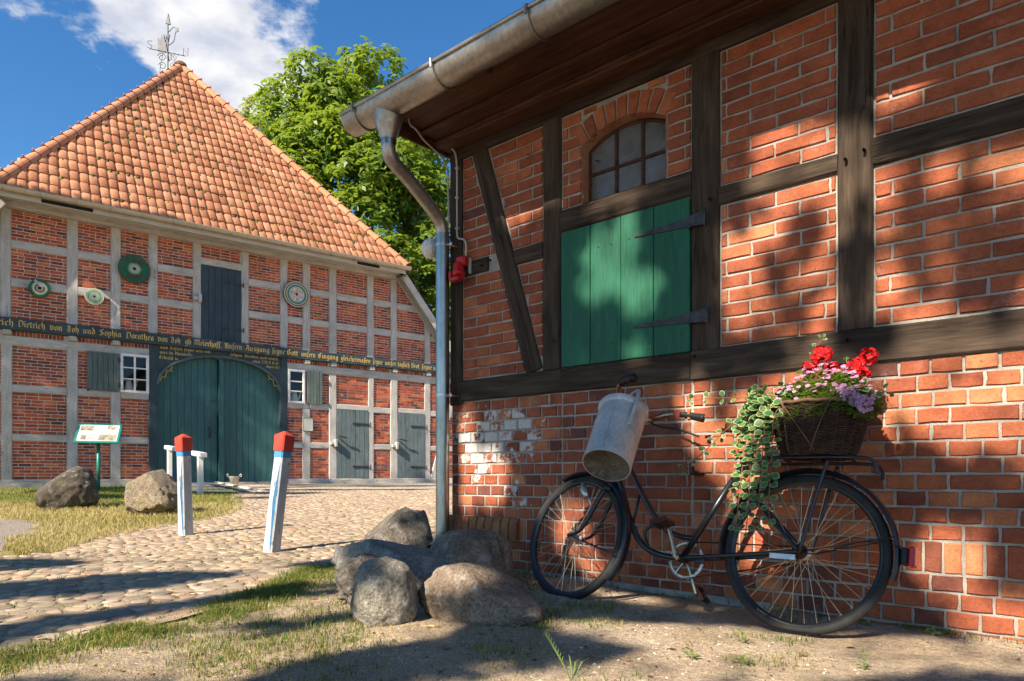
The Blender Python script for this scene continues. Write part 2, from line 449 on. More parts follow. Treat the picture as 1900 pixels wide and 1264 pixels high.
M['twine'] = mottled('rusty_wire', (0.085,0.045,0.028), (0.18,0.095,0.055), 20, 0.7, bump=0.2)
M['foil'] = mottled('black_liner_film', (0.012,0.013,0.016), (0.03,0.03,0.035), 12, 0.25, bump=0.8, bd=0.01)
M['conduit'] = NT('grey_cable').fin((0.42,0.40,0.36), 0.6)
M['redplastic'] = mottled('red_plastic', (0.42,0.014,0.018), (0.50,0.020,0.022), 6, 0.4, bump=0.03)
M['opal'] = mottled('frosted_lamp_glass', (0.62,0.60,0.58), (0.74,0.72,0.70), 9, 0.25, bump=0.05)
# ================================================================== the brick barn on the right
TB = math.radians(49.58632)
BX = Vector((math.sin(TB), -math.cos(TB), 0)); BY = Vector((math.cos(TB), math.sin(TB), 0))
B_O = Vector((-0.43818, 4.95686, 0.0))
B_RZ = math.atan2(BX.y, BX.x)
def bw(s, y, z): return B_O + BX*s + BY*y + Vector((0,0,z))     # barn local -> world
barn = thing('brick_barn', B_O, B_RZ, 'dark timbered red brick barn with green hatch door behind the bicycle', 'barn')

def fbeam(parent, p0, p1, w, yf, depth, mat, name, seg=0.3, jit=0.004, ch=0.010):
    """squared timber lying in a facade: axis p0->p1 in (x,z), face width w, front at yf"""
    a = Vector((p0[0], yf+depth/2, p0[1])); b = Vector((p1[0], yf+depth/2, p1[1]))
    X = (b-a).normalized(); Y = Vector((0,1,0)); Z = X.cross(Y)
    L = (b-a).length; k = max(1, int(L/seg)); hw, hd = w/2, depth/2
    sec = [(-hd+ch,-hw),(hd-ch,-hw),(hd,-hw+ch),(hd,hw-ch),(hd-ch,hw),(-hd+ch,hw),(-hd,hw-ch),(-hd,-hw+ch)]
    vs_ = []; fs = []
    ph = U(0,50)
    for i in range(k+1):
        x = -L/2 + L*i/k
        dy = (mnoise.noise(Vector((x*2.1+ph,0,0))))*jit*1.2; dz = mnoise.noise(Vector((x*1.7,ph,3)))*jit
        dw = 1 + mnoise.noise(Vector((x*2.6,ph,9)))*jit/max(w,0.02)*2.0
        for (sy, sz) in sec:
            vs_.append((x, sy+dy, sz*dw+dz+U(-jit,jit)*0.25))
    for i in range(k):
        for j in range(8):
            l = (j+1)%8; fs.append((i*8+j, (i+1)*8+j, (i+1)*8+l, i*8+l))
    fs.append(tuple(range(8))); fs.append(tuple(range(k*8+7, k*8-1, -1)))
    m = MB(); m.add(vs_, fs)
    Mx = Matrix((( X.x,Y.x,Z.x,0),(X.y,Y.y,Z.y,0),(X.z,Y.z,Z.z,0),(0,0,0,1)))
    Mx.translation = (a+b)/2
    return m.build(name, mat, parent, M=Mx)

def peg(parent, x, z, y, r=0.007, mat=None):
    m = MB(); m.lathe([(0,-0.004),(r*0.7,-0.004),(r,-0.001),(r,0.02)], 7, Matrix.Rotation(-math.pi/2,4,'X').inverted())
    return m.build('wooden_peg', mat or M['timber'], parent, loc=(x,y,z))

TF = -0.012                      # timber face proud of the brick plane
tb = lambda p0,p1,w,name,yf=TF,d=0.16: fbeam(barn,p0,p1,w,yf,d,M['timber'],name)
tb((0.052,-0.02+1.21),(0.052,3.0),0.115,'corner_post',TF-0.006)
tb((0.9125,1.362),(0.9125,2.95),0.143,'post'); tb((1.9505,1.362),(1.9505,2.95),0.158,'post',TF-0.003)
tb((2.695,1.370),(2.695,2.95),0.152,'post'); tb((4.36,1.370),(4.36,2.95),0.15,'post'); tb((5.93,1.370),(5.93,2.95),0.15,'post')
tb((0.28,2.95),(0.767,1.362),0.136,'brace',TF-0.004)
tb((0.11,2.150),(0.36,2.150),0.104,'rail',TF+0.003); tb((0.60,2.142),(0.84,2.142),0.104,'rail',TF+0.003)
tb((2.03,2.173),(2.618,2.173),0.096,'rail'); tb((2.772,2.179),(4.284,2.179),0.132,'rail'); tb((4.436,2.179),(5.85,2.179),0.13,'rail')
tb((0.985,2.287),(1.87,2.287),0.140,'door_lintel',TF+0.002)
tb((0.0,1.285),(0.986,1.283),0.150,'sill_beam',TF-0.005); tb((0.989,1.282),(1.868,1.282),0.150,'sill_beam',TF-0.009); tb((1.872,1.285),(6.0,1.290),0.164,'sill_beam',TF-0.005)
tb((0.0,3.02),(6.0,3.02),0.145,'wall_plate',TF-0.010)
for (x,z) in ((1.90,1.33),(2.67,1.32),(0.32,2.14),(0.40,2.16),(2.66,2.17),(2.74,2.19),(1.99,2.16)):
    peg(barn, x, z, TF-0.006)
for (x,z,dx) in ((1.27,2.58,0.04),(0.74,2.78,0.05)):
    m = MB(); m.tube([(x,0.01,z),(x-0.01,-0.03,z+0.004),(x+dx,-0.04,z-0.015)],0.0025,5); m.build('nail',M['iron'],barn)

# ---- brickwork
JW = 0.011
BRICKS = []           # (poly, rnd, paint, yfront)
def lay(panel, pitch, bond, z0=None, bh=None, seed=0, paint=None, yf=0.0, rnd=None, x0=None, gap=0.010):
    """fill a convex panel with courses of bricks; bond = list of course patterns (lengths)"""
    R_ = random.Random(seed); inner = shrink(panel, gap)
    zs = [p[1] for p in inner]; xs = [p[0] for p in inner]
    zb = min(zs) if z0 is None else z0
    n = max(1, round((max(zs)-zb+JW)/pitch)); pt = (max(zs)-zb+JW)/n
    for r in range(n):
        za = zb + r*pt; zt = za + pt - JW
        pat, off = bond[r % len(bond)]
        x = (min(xs) if x0 is None else x0) - off; i = 0
        while x < max(xs):
            L = pat[i % len(pat)]*R_.uniform(0.97,1.03); i += 1
            q = [(x,za),(x+L-JW,za),(x+L-JW,zt),(x,zt)]
            q = clip_convex(q, inner)
            x += L
            if len(q) >= 3 and area(q) > 0.00045:
                cxm = sum(p[0] for p in q)/len(q); czm = sum(p[1] for p in q)/len(q)
                BRICKS.append((q, min(1,max(0.001,R_.gauss(0.47,0.15) if rnd is None else rnd(R_,cxm,czm))), 0.0 if paint is None else paint(R_,cxm,czm), yf))
S_, H_ = 0.252, 0.126
RUN = [([S_], 0.0), ([S_], 0.126)]
HEAD = [([H_], 0.0), ([H_], 0.063)]
MIXB = [([S_,S_,H_], 0.05), ([H_,H_,S_], 0.09), ([S_,H_], 0.20), ([H_], 0.03), ([S_,S_], 0.15)]
bl = lambda z: 0.205+(2.946-z)*(0.501/1.586)-0.004        # brace left edge
br = lambda z: 0.355+(2.940-z)*(0.473/1.578)+0.004
lay([(0.11,1.362),(bl(1.362),1.362),(bl(2.098),2.098),(0.11,2.098)], 0.0735, [([S_],0.0),([S_],0.126)], seed=1)
lay([(0.11,2.202),(bl(2.202),2.202),(bl(2.946),2.946),(0.11,2.946)], 0.0735, RUN, seed=2)
lay([(br(1.45),1.45),(0.841,1.45),(0.841,2.09),(br(2.09),2.09)], 0.0735, [([0.4],0.0),([0.09,0.3],0.0)], seed=3)
lay([(br(2.194),2.194),(0.841,2.194),(0.841,2.946),(br(2.946),2.946)], 0.0735, RUN, seed=4, x0=0.25)
lay([(0.985,2.357),(1.142,2.357),(1.142,2.946),(0.985,2.946)], 0.0735, [([0.05,0.2],0.0),([0.3],0.0)], seed=5)
lay([(1.713,2.357),(1.871,2.357),(1.871,2.946),(1.713,2.946)], 0.0735, [([0.3],0.0),([0.11,0.2],0.0)], seed=6)
lay([(2.030,1.366),(2.618,1.368),(2.618,2.125),(2.030,2.125)], 0.0735, RUN, seed=7, x0=1.95)
lay([(2.030,2.221),(2.618,2.221),(2.618,2.946),(2.030,2.946)], 0.0735, RUN, seed=8, x0=1.95)
lay([(2.771,1.372),(4.284,1.374),(4.284,2.112),(2.771,2.112)], 0.0735, RUN, seed=9, x0=2.60)
lay([(2.771,2.246),(4.284,2.246),(4.284,2.946),(2.771,2.946)], 0.0735, RUN, seed=10, x0=2.60)
lay([(4.436,1.374),(5.855,1.374),(5.855,2.112),(4.436,2.112)], 0.0735, RUN, seed=11)
lay([(4.436,2.246),(5.855,2.246),(5.855,2.946),(4.436,2.946)], 0.0735, RUN, seed=12)
# arch over the window: radial bricks
ACX, ACZ, AR = 1.4275, 2.286, 0.513
nv = 9; a0 = math.acos(-0.286/AR) ; a1 = math.acos(0.286/AR)
for i in range(nv):
    t0 = a0+(a1-a0)*(i+0.09)/nv; t1 = a0+(a1-a0)*(i+0.91)/nv
    r1 = AR+0.128+rng.uniform(-0.006,0.006)
    q = [(ACX+AR*math.cos(t1),ACZ+AR*math.sin(t1)),(ACX+r1*math.cos(t1),ACZ+r1*math.sin(t1)),(ACX+r1*math.cos(t0),ACZ+r1*math.sin(t0)),(ACX+AR*math.cos(t0),ACZ+AR*math.sin(t0))]
    q = clip_poly(q, 0, 1, 2.938)
    if area(q) < 0: q = q[::-1]
    BRICKS.append((q, U(0.3,0.9), 0.0, -0.004))
for (xa,xb) in ((1.152,1.245),(1.60,1.703)):
    BRICKS.append(([(xa,2.905),(xb,2.905),(xb,2.938),(xa,2.938)], U(0.4,0.8), 0.0, 0.0))
# lower wall
def pnt(R_, x, z):
    v = 0.56*math.exp(-((x-0.42)/0.46)**2-((z-0.92)/0.26)**2)
    v += 0.36*math.exp(-((x-0.5)/0.5)**2-((z-0.55)/0.10)**2)*R_.uniform(0,1.2)
    return max(0.0, v + R_.uniform(-0.18,0.13)) if v > 0.06 else 0.0
def darker_mix(R_, x, z): return min(1,max(0.001,R_.gauss(0.38,0.22)))  # random brick tones, darker on average than the orange ones
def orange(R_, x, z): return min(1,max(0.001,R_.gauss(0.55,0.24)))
lay([(0.0,0.395),(0.987,0.395),(0.987,1.208),(0.0,1.206)], 0.0735, HEAD, seed=21, paint=pnt, rnd=darker_mix, gap=0.006)
lay([(0.987,0.395),(1.871,0.395),(1.871,1.206),(0.987,1.206)], 0.0735, MIXB, seed=22, rnd=darker_mix, gap=0.008)
lay([(1.871,0.395),(4.2,0.395),(4.2,1.208),(1.871,1.205)], 0.0735, [([H_],0.0),([H_],0.063),([H_],0.02),([S_,H_,H_,H_],0.063)], seed=23, rnd=orange, gap=0.008)
lay([(4.2,0.395),(6.0,0.395),(6.0,1.208),(4.2,1.208)], 0.0735, HEAD, seed=24, rnd=orange, gap=0.006)
lay([(0.62,0.252),(6.0,0.252),(6.0,0.397),(0.62,0.397)], 0.146, [([0.076],0.0)], seed=25, rnd=orange, gap=0.006, bh=0.13)
lay([(0.0,-0.02),(0.987,-0.02),(0.987,0.252),(0.0,0.252)], 0.0735, HEAD, seed=26, rnd=darker_mix, gap=0.006)
lay([(0.987,-0.06),(6.0,-0.06),(6.0,0.252),(0.987,0.252)], 0.0735, [([H_],0.0),([H_],0.063),([H_],0.03)], seed=27, rnd=darker_mix, gap=0.006)
# moulded plinth course at the corner
PLINTH = []
x = -0.02
while x < 0.62:
    PLINTH.append((x, x+0.064)); x += 0.0745

def brick_geo(poly, depth, rnd_, R_, bev=0.0042, rough=0.0032):
    n = len(poly); pts = []
    for i in range(n):
        p, q = poly[i], poly[(i+1)%n]; L = math.hypot(q[0]-p[0], q[1]-p[1])
        k = 1 if L < 0.05 else (2 if L < 0.14 else 3)
        for j in range(k):
            t = j/k; w = rough*(1.0 if j else 0.7)
            pts.append((p[0]+(q[0]-p[0])*t+R_.uniform(-w,w), p[1]+(q[1]-p[1])*t+R_.uniform(-w,w)))
    cx0 = sum(p[0] for p in pts)/len(pts); cz0 = sum(p[1] for p in pts)/len(pts); k = len(pts)
    for _c in range(2):
        if R_.random() < 0.45:
            i = R_.randrange(k); q_ = R_.uniform(0.02,0.055); pts[i] = (pts[i][0]+(cx0-pts[i][0])*q_, pts[i][1]+(cz0-pts[i][1])*q_)
    hx = max(abs(p[0]-cx0) for p in pts); hz = max(abs(p[1]-cz0) for p in pts)
    y0 = R_.uniform(-0.003,0.003); tilt = R_.uniform(-0.02,0.02); tz = R_.uniform(-0.03,0.03)
    fr = [((p[0]-cx0)*(1-bev/hx), y0+tilt*(p[0]-cx0)+tz*(p[1]-cz0), (p[1]-cz0)*(1-bev/hz)) for p in pts]
    md = [(p[0]-cx0, y0+0.004+R_.uniform(0,0.002), p[1]-cz0) for p in pts]
    bk = [(p[0]-cx0, depth, p[1]-cz0) for p in pts]
    fs = [tuple(range(k))]
    for i in range(k):
        j = (i+1)%k
        fs.append((i, k+i, k+j, j)); fs.append((k+i, 2*k+i, 2*k+j, k+j))
    return (cx0, cz0), fr+md+bk, fs

def place_bricks(parent, bricks, tow, mat, nobj, stuffname, depth=0.03, simple=False, seed=3):
    R_ = random.Random(seed); rank = []
    for k, (q, r, pa, yf) in enumerate(bricks):
        c = (sum(p[0] for p in q)/len(q), sum(p[1] for p in q)/len(q)); P = tow(c[0], yf, c[1])
        rank.append((area(q)/(P.y**2) if in_view(P, 10) else 0.0, k))
    rank.sort(reverse=True); own = set(k for a_, k in rank[:nobj] if a_ > 0)
    jm = MB(); jp = []
    for k, (q, r, pa, yf) in enumerate(bricks):
        if simple:
            cx0 = sum(p[0] for p in q)/len(q); cz0 = sum(p[1] for p in q)/len(q); y0 = R_.uniform(-0.004,0.003); n = len(q)
            vs_ = [(p[0]-cx0, y0+R_.uniform(-0.001,0.001), p[1]-cz0) for p in q]+[(p[0]-cx0, depth, p[1]-cz0) for p in q]
            fs = [tuple(range(n))]+[(i, n+i, n+(i+1)%n, (i+1)%n) for i in range(n)]; c = (cx0, cz0)
        else:
            c, vs_, fs = brick_geo(q, depth, r, R_)
        if k in own:
            m = MB(); m.add(vs_, fs, r); me = m.mesh('brick')
            if pa: me.attributes.new('paint','FLOAT','FACE').data.foreach_set('value',[pa]*len(fs))
            obj('brick', me, mat, parent, (c[0], yf, c[1]))
        else:
            jm.add([(v[0]+c[0], v[1]+yf, v[2]+c[1]) for v in vs_], fs, r); jp += [pa]*len(fs)
    if jm.f:
        me = jm.mesh(stuffname)
        if any(jp): me.attributes.new('paint','FLOAT','FACE').data.foreach_set('value', jp)
        tag(obj(stuffname, me, mat, parent), kind='stuff')
place_bricks(barn, BRICKS, bw, M['brick'], 300, 'brickwork')
N = NT('lichened_plinth_brick'); v_ = N.coord(rnd=True); 
M['plinth'] = None
c_ = N.mix(N.ramp(N.noise(v_,7,4),[(0.38,0.0),(0.62,1.0)]), (0.25,0.085,0.045), (0.30,0.16,0.07))
c_ = N.mix(0.6,c_,N.ramp(N.noise(v_,60,4),[(0.25,(0.6,)*3),(0.75,(1.25,)*3)]),'MULTIPLY')
N.bump(N.noise(v_,50,5,0.7),0.5,0.004); M['plinth'] = N.fin(c_,0.9,0,0.15)
for (xa,xb) in PLINTH:
    m = MB(); prof = [(0.02,0.398),(-0.008,0.398),(-0.018,0.388),(-0.028,0.362),(-0.032,0.33),(-0.032,0.256),(0.02,0.256)]
    n = len(prof); e = 0.003
    vs_ = [(xa-( xa+xb)/2, y, z-0.33) for (y,z) in prof]+[(xb-(xa+xb)/2, y, z-0.33) for (y,z) in prof]
    m.add(vs_, [tuple(range(n-1,-1,-1)), tuple(range(n,2*n))]+[(i,(i+1)%n,n+(i+1)%n,n+i) for i in range(n)])
    m.build('plinth_brick', M['plinth'], barn, loc=((xa+xb)/2+U(-.002,.002), U(-.003,.003), 0.33))
# mortar bed behind the bricks, with a real opening for the window, and the rest of the walls
m = MB(); MY = 0.008
def mrect(x0,x1,z0,z1,y=MY): m.add([(x0,y,z0),(x1,y,z0),(x1,y,z1),(x0,y,z1)],[(0,1,2,3)])
mrect(-0.002,6.0,-0.4,2.357); mrect(-0.002,1.142,2.357,3.0); mrect(1.713,6.0,2.357,3.0)
k = 16; ar = [(ACX+AR*math.cos(a0+(a1-a0)*i/k), ACZ+AR*math.sin(a0+(a1-a0)*i/k)) for i in range(k+1)]
ar[0] = (1.142, ar[0][1]); ar[-1] = (1.713, ar[-1][1])
for i in range(k): m.add([(ar[i][0],MY,ar[i][1]),(ar[i+1][0],MY,ar[i+1][1]),(ar[i+1][0],MY,3.0),(ar[i][0],MY,3.0)],[(0,1,2,3)])
m.add([(-0.002,MY,-0.4),(-0.002,7.0,-0.4),(-0.002,7.0,3.0),(-0.002,MY,3.0)],[(0,1,2,3)])
m.add([(6,MY,-0.4),(6,7.0,-0.4),(6,7.0,3.0),(6,MY,3.0)],[(3,2,1,0)])
m.add([(-0.002,7,-0.4),(6,7.0,-0.4),(6,7.0,3.0),(-0.002,7,3.0)],[(3,2,1,0)])
m.add([(-0.002,MY,3.0),(-0.002,7.0,3.0),(-0.002,3.5,6.3)],[(2,1,0)]); m.add([(6,MY,3.0),(6,7.0,3.0),(6,3.5,6.3)],[(0,1,2)])
m.build('mortar_wall', M['mortar'], barn)
# window reveal
m = MB(); D0 = 0.105
m.add([(1.142,-0.004,2.36),(1.142,D0,2.36),(1.142,D0,ar[0][1]),(1.142,-0.004,ar[0][1])],[(3,2,1,0)])
m.add([(1.713,-0.004,2.36),(1.713,D0,2.36),(1.713,D0,ar[-1][1]),(1.713,-0.004,ar[-1][1])],[(0,1,2,3)])
for i in range(k): m.add([(ar[i][0],0.0,ar[i][1]),(ar[i+1][0],0.0,ar[i+1][1]),(ar[i+1][0],D0,ar[i+1][1]),(ar[i][0],D0,ar[i][1])],[(3,2,1,0)])
m.add([(1.142,-0.004,2.359),(1.713,-0.004,2.359),(1.713,D0,2.359),(1.142,D0,2.359)],[(0,1,2,3)])
m.build('window_reveal', mottled('reveal_brick',(0.28,0.09,0.05),(0.42,0.27,0.16),8,0.95,bump=0.6,worn=(0.45,0.40,0.30)), barn)
wx = [1.166,1.345,1.525,1.705]; wz0, wzm = 2.368, 2.555
win = MB()
arc = lambda x, dr=0.0: ACZ+math.sqrt((AR-0.012-dr)**2-(x-ACX)**2)
pts = [(ACX+(AR-0.012)*math.cos(a0+(a1-a0)*i/20)*0.985, 0.082, ACZ+(AR-0.012)*math.sin(a0+(a1-a0)*i/20)) for i in range(21)]
fr_pts = [(1.152,0.082,2.364)]+[(max(1.152,min(1.703,p[0])),p[1],p[2]) for p in pts]+[(1.703,0.082,2.364)]
win.tube(fr_pts, 0.0125, 4, closed=True)
M['rustiron'] = mottled('rusty_iron_frame',(0.035,0.014,0.010),(0.10,0.04,0.025),20,0.8,0.2,0.3,0.4,0.003)
for x in wx[1:3]: win.box(x-0.009,x+0.009,0.070,0.094,2.366,arc(x)-0.004)
win.box(1.154,1.701,0.072,0.092,wzm-0.009,wzm+0.009)
wo = win.build('iron_window', M['rustiron'], barn)
N = NT('grimy_window_pane'); v_ = N.coord(rnd=True)
c_ = N.ramp(N.noise(v_,7,5,0.6),[(0.3,(0.065,0.060,0.052)),(0.7,(0.135,0.128,0.115))])
c_ = N.mix(N.ramp(N.noise(v_,30,6,0.7),[(0.66,0.0),(0.7,0.6)]),c_,(0.06,0.05,0.04))
M['grimypane'] = N.fin(c_, N.ramp(N.noise(v_,9,4),[(0.3,0.18),(0.7,0.5)]), 0, 0.55)
for i in range(3):
    xa, xb = (wx[i]-0.012 if i == 0 else wx[i]), wx[i+1]
    for (za, top) in ((wz0-0.004,False),(wzm,True)):
        p = [(xa,za),(xb,za)]
        if top: p += [(xb-(xb-xa)*j/5, min(arc(max(1.155,xb-(xb-xa)*j/5)),2.9)) for j in range(6)]
        else: p += [(xb,wzm),(xa,wzm)]
        cx0 = (xa+xb)/2; cz0 = za+0.09
        m = MB(); m.prism([(a-cx0,b-cz0) for a,b in p],-0.0015,0.0015); m.build('pane', M['grimypane'], wo, loc=(cx0,0.083,cz0))
m = MB(); m.box(1.1,1.75,0.125,0.5,2.3,2.9); m.build('window_back', M['dark'], barn)

# green hatch door: planks, hinges
door = thing('hatch_door'); door.parent = barn; door.location = (1.43,TF+0.004,1.79); 
for (xa,xb) in ((0.9985,1.2135),(1.2165,1.4285),(1.4315,1.6445),(1.6475,1.8665)):
    m = MB(); L = 0.848
    m.rbox(-L/2,L/2,-0.012+U(-.0015,.0015),0.02,-(xb-xa)/2,(xb-xa)/2,0.004)
    Mx = Matrix.Rotation(-math.pi/2,4,'Y'); Mx.translation = ((xa+xb)/2-1.43, 0.0, 1.786-1.79)
    m.build('plank', M['greendoor'], door, M=Mx)
for xx in (0.06,0.16,0.27,0.37,0.49,0.58,0.70,0.82):
    for zz in (0.115,0.70): m = MB(); m.lathe([(0,-0.003),(0.004,-0.002),(0.005,0.002)],6,Matrix.Rotation(-math.pi/2,4,'X')); m.build('nail', M['iron'], door, loc=(xx+1.0-1.43+U(-.006,.006),-0.013,zz+1.36-1.79+U(-.008,.008)))
m = MB(); m.box(0.99-1.43,1.872-1.43,0.022,0.03,1.36-1.79,2.216-1.79); m.build('back_board', M['dark'], door)
def strap_hinge(parent, x0, x1, x2, z, y):
    """tapering strap on the door, wider plate on the post"""
    m = MB(); w0, w1 = 0.012, 0.052
    m.prism([(x0,z-w0/2),(x1,z-w1/2),(x1,z+w1/2),(x0,z+w0/2)], y-0.006, y)
    m.tube([(x1+0.006,y-0.006,z-0.036),(x1+0.006,y-0.006,z+0.036)],0.010,8)
    m.prism([(x1+0.014,z-0.03),(x2-0.012,z-0.036),(x2,z-0.05),(x2+0.003,z),(x2,z+0.05),(x2-0.012,z+0.036),(x1+0.014,z+0.03)], y-0.020, y-0.012)
    for q in (x0+0.03, x0+0.13, x0+0.23, x1+0.045): m.lathe([(0,-0.006),(0.007,-0.004),(0.008,0.0)],6,Matrix.Translation((q,y-(0.006 if q<x1 else 0.020),z))@Matrix.Rotation(math.pi/2,4,'X').inverted()@Matrix.Rotation(math.pi,4,'X'))
    return m.build('strap_hinge', M['iron'], parent)
h1 = strap_hinge(door, 1.527-1.43, 1.868-1.43, 1.966-1.43, 2.066-1.79, -0.014)
h2 = strap_hinge(door, 1.520-1.43, 1.868-1.43, 1.98-1.43, 1.542-1.79, -0.014)

# eaves: soffit boards, rafter tails, fascia, roof
def eave_board(x0,x1,ya,za,yb,zb,th,name):
    d = Vector((0,yb-ya,zb-za)); w = d.length; d.normalize()
    X = Vector((1,0,0)); Z = d; Y = Z.cross(X)
    m = MB(); L = x1-x0
    m.rbox(-L/2,L/2,-th/2,th/2,-w/2,w/2,0.006)
    Mx = Matrix(((X.x,Y.x,Z.x,0),(X.y,Y.y,Z.y,0),(X.z,Y.z,Z.z,0),(0,0,0,1))); Mx.translation = ((x0+x1)/2,(ya+yb)/2,(za+zb)/2)
    return m.build(name, M['soffit'], barn, M=Mx)
eave_board(0.0,6.0,-0.552,3.055,-0.300,3.075,0.022,'soffit_board')
eave_board(0.0,6.0,-0.318,3.050,-0.150,3.054,0.020,'soffit_board')
m = MB(); m.box(0.0,6.0,-0.55,0.02,3.10,3.12); m.build('soffit_backing', M['dark'], barn)  # added dark sheet closing gaps where sky light came through
eave_board(0.0,6.0,-0.160,3.020,-0.030,3.022,0.034,'soffit_board')
eave_board(-0.01,6.0,-0.560,3.04,-0.562,3.20,0.022,'fascia_board')
m = MB(); m.tube([(0.0,-0.155,3.030),(6.0,-0.155,3.030)],0.022,8); m.build('eave_moulding', M['soffit'], barn)
for i in range(6):
    m = MB(); x = 0.86+i*1.05; m.rbox(x-0.045,x+0.045,-0.64,-0.552,2.99,3.08,0.008); m.build('rafter_tail', M['soffit'], barn)
eave_board(-0.022,-0.004,-0.55,3.12,0.1,3.14,0.30,'barge_board')
m = MB()
rx0, rx1 = -0.06, 6.15
sl = lambda y: 3.13+(y+0.62)*0.80
m.add([(rx0,-0.66,sl(-0.66)),(rx1,-0.66,sl(-0.66)),(rx1,3.5,sl(3.5)),(rx0,3.5,sl(3.5)),(rx0,-0.66,sl(-0.66)+0.06),(rx1,-0.66,sl(-0.66)+0.06),(rx1,3.5,sl(3.5)+0.06),(rx0,3.5,sl(3.5)+0.06)],
      [(0,3,2,1),(4,5,6,7),(0,1,5,4),(3,0,4,7),(1,2,6,5)])
m.add([(rx0,3.5,sl(3.5)),(rx1,3.5,sl(3.5)),(rx1,7.6,sl(-0.66)),(rx0,7.6,sl(-0.66)),(rx0,3.5,sl(3.5)+0.06),(rx1,3.5,sl(3.5)+0.06),(rx1,7.6,sl(-0.66)+0.06),(rx0,7.6,sl(-0.66)+0.06)],
      [(0,3,2,1),(4,5,6,7),(2,3,7,6),(3,0,4,7),(1,2,6,5)])
M['tile'] = brick_mat('clay_roof_tile', [(0.0,(0.44,0.19,0.115)),(0.5,(0.52,0.24,0.14)),(1.0,(0.60,0.31,0.19))], speck=0.25, bump=0.25, rough=0.8)
m.build('roof', M['tile'], barn)
# gutter, brackets, outlet, downpipe
GY, GZ, GR = -0.665, 3.085, 0.098
def gutter_profile(n=12):
    o = [(GY+GR*math.cos(math.pi+math.pi*i/n), GZ+GR*math.sin(math.pi+math.pi*i/n)) for i in range(n+1)]
    i_ = [(GY+(GR-0.004)*math.cos(2*math.pi-math.pi*i/n), GZ+(GR-0.004)*math.sin(2*math.pi-math.pi*i/n)) for i in range(n+1)]
    return o+i_
def gutter(x0, x1, mat, parent, name):
    m = MB(); pr = gutter_profile(); n = len(pr)
    vs_ = [(x0,y,z) for y,z in pr]+[(x1,y,z) for y,z in pr]
    m.add(vs_, [(i,n+i,n+(i+1)%n,(i+1)%n) for i in range(n)]+[tuple(range(n)),tuple(range(2*n-1,n-1,-1))])
    h = n//2
    m.add([(x0,y,z) for y,z in pr[:h]],[tuple(range(h-1,-1,-1))])
    m.tube([(x0,GY-GR-0.004,GZ+0.006),(x1,GY-GR-0.004,GZ+0.006)],0.011,8)
    return m.build(name, mat, parent, smooth=True, auto=40)
gut = gutter(-0.28,6.2,M['zinc'],barn,'gutter')
for x in (-0.13,0.62,1.33,2.05,2.77,3.5,4.2,5.0):
    m = MB()
    m.tube([(x,GY+(GR+0.003)*math.cos(math.pi+math.pi*i/14),GZ+(GR+0.003)*math.sin(math.pi+math.pi*i/14)) for i in range(15)],0.008,6,flat=0.5)
    m.tube([(x,GY-GR-0.016,GZ-0.03),(x,GY-GR-0.020,GZ+0.014),(x,GY-GR,GZ+0.022)],0.008,6)
    m.build('gutter_bracket', M['zinc'], barn)
m = MB(); fx = 0.075
rings = [(0.115,0.098,3.06),(0.108,0.097,3.02),(0.090,0.085,2.96),(0.066,0.066,2.905),(0.053,0.053,2.875),(0.051,0.051,2.85)]
nn = 20; vs_ = []
for (rx,ry,z) in rings:
    for k_ in range(nn):
        q = 2*math.pi*k_/nn; vs_.append((fx+rx*math.cos(q), GY+0.02+ry*math.sin(q), z if z < 3.0 else z-0.0+0.02*abs(math.cos(q))))
m.add(vs_, [(i*nn+k_, i*nn+(k_+1)%nn, (i+1)*nn+(k_+1)%nn, (i+1)*nn+k_) for i in range(len(rings)-1) for k_ in range(nn)])
m.build('gutter_outlet', M['zinc'], barn, smooth=True)
def smooth_path(P, k=6):
    P = [Vector(p) for p in P]; out = []
    for i in range(len(P)-1):
        p0 = P[max(i-1,0)]; p1 = P[i]; p2 = P[i+1]; p3 = P[min(i+2,len(P)-1)]
        for j in range(k):
            t = j/k
            out.append(0.5*((2*p1)+(p2-p0)*t+(2*p0-5*p1+4*p2-p3)*t*t+(3*p1-p0-3*p2+p3)*t*t*t))
    out.append(P[-1]); return out
PR = 0.0455
m = MB(); m.tube(smooth_path([(fx,GY+0.02,2.875),(fx,GY+0.02,2.80),(0.067,GY+0.06,2.735),(0.05,-0.44,2.66),(0.034,-0.25,2.555),(0.024,-0.145,2.485),(0.02,-0.112,2.41),(0.02,-0.110,2.36)],6),PR,16)
m.build('downpipe_bend', M['zinc'], barn, smooth=True)
m = MB(); m.tube([(fx,GY+0.02,2.868),(fx,GY+0.02,2.815)],PR+0.003,16); m.tube([(0.02,-0.110,2.40),(0.02,-0.110,0.285)],PR+0.0025,18); m.build('downpipe', M['galv'], barn, smooth=True, auto=50)
m = MB(); m.tube(smooth_path([(0.02,-0.110,0.29),(0.02,-0.112,0.25),(0.028,-0.15,0.205),(0.04,-0.225,0.165)],5),[PR*0.99]*16,16,caps=False); m.build('downpipe_shoe', M['galv'], barn, smooth=True)
for z in (2.318,1.25):
    m = MB(); m.tube([(0.02,-0.110,z-0.011),(0.02,-0.110,z+0.011)],PR+0.006,18)
    m.tube([(0.06,-0.10,z),(0.085,-0.05,z),(0.085,-0.01,z)],0.007,6); m.tube([(0.05,-0.115,z),(0.105,-0.10,z)],0.010,6); m.lathe([(0,0),(0.014,0.002),(0.014,0.012),(0,0.014)],6,Matrix.Translation((0.1,-0.10,z))@Matrix.Rotation(math.pi/2,4,'X'))
    m.build('pipe_clamp', M['alu'], barn)
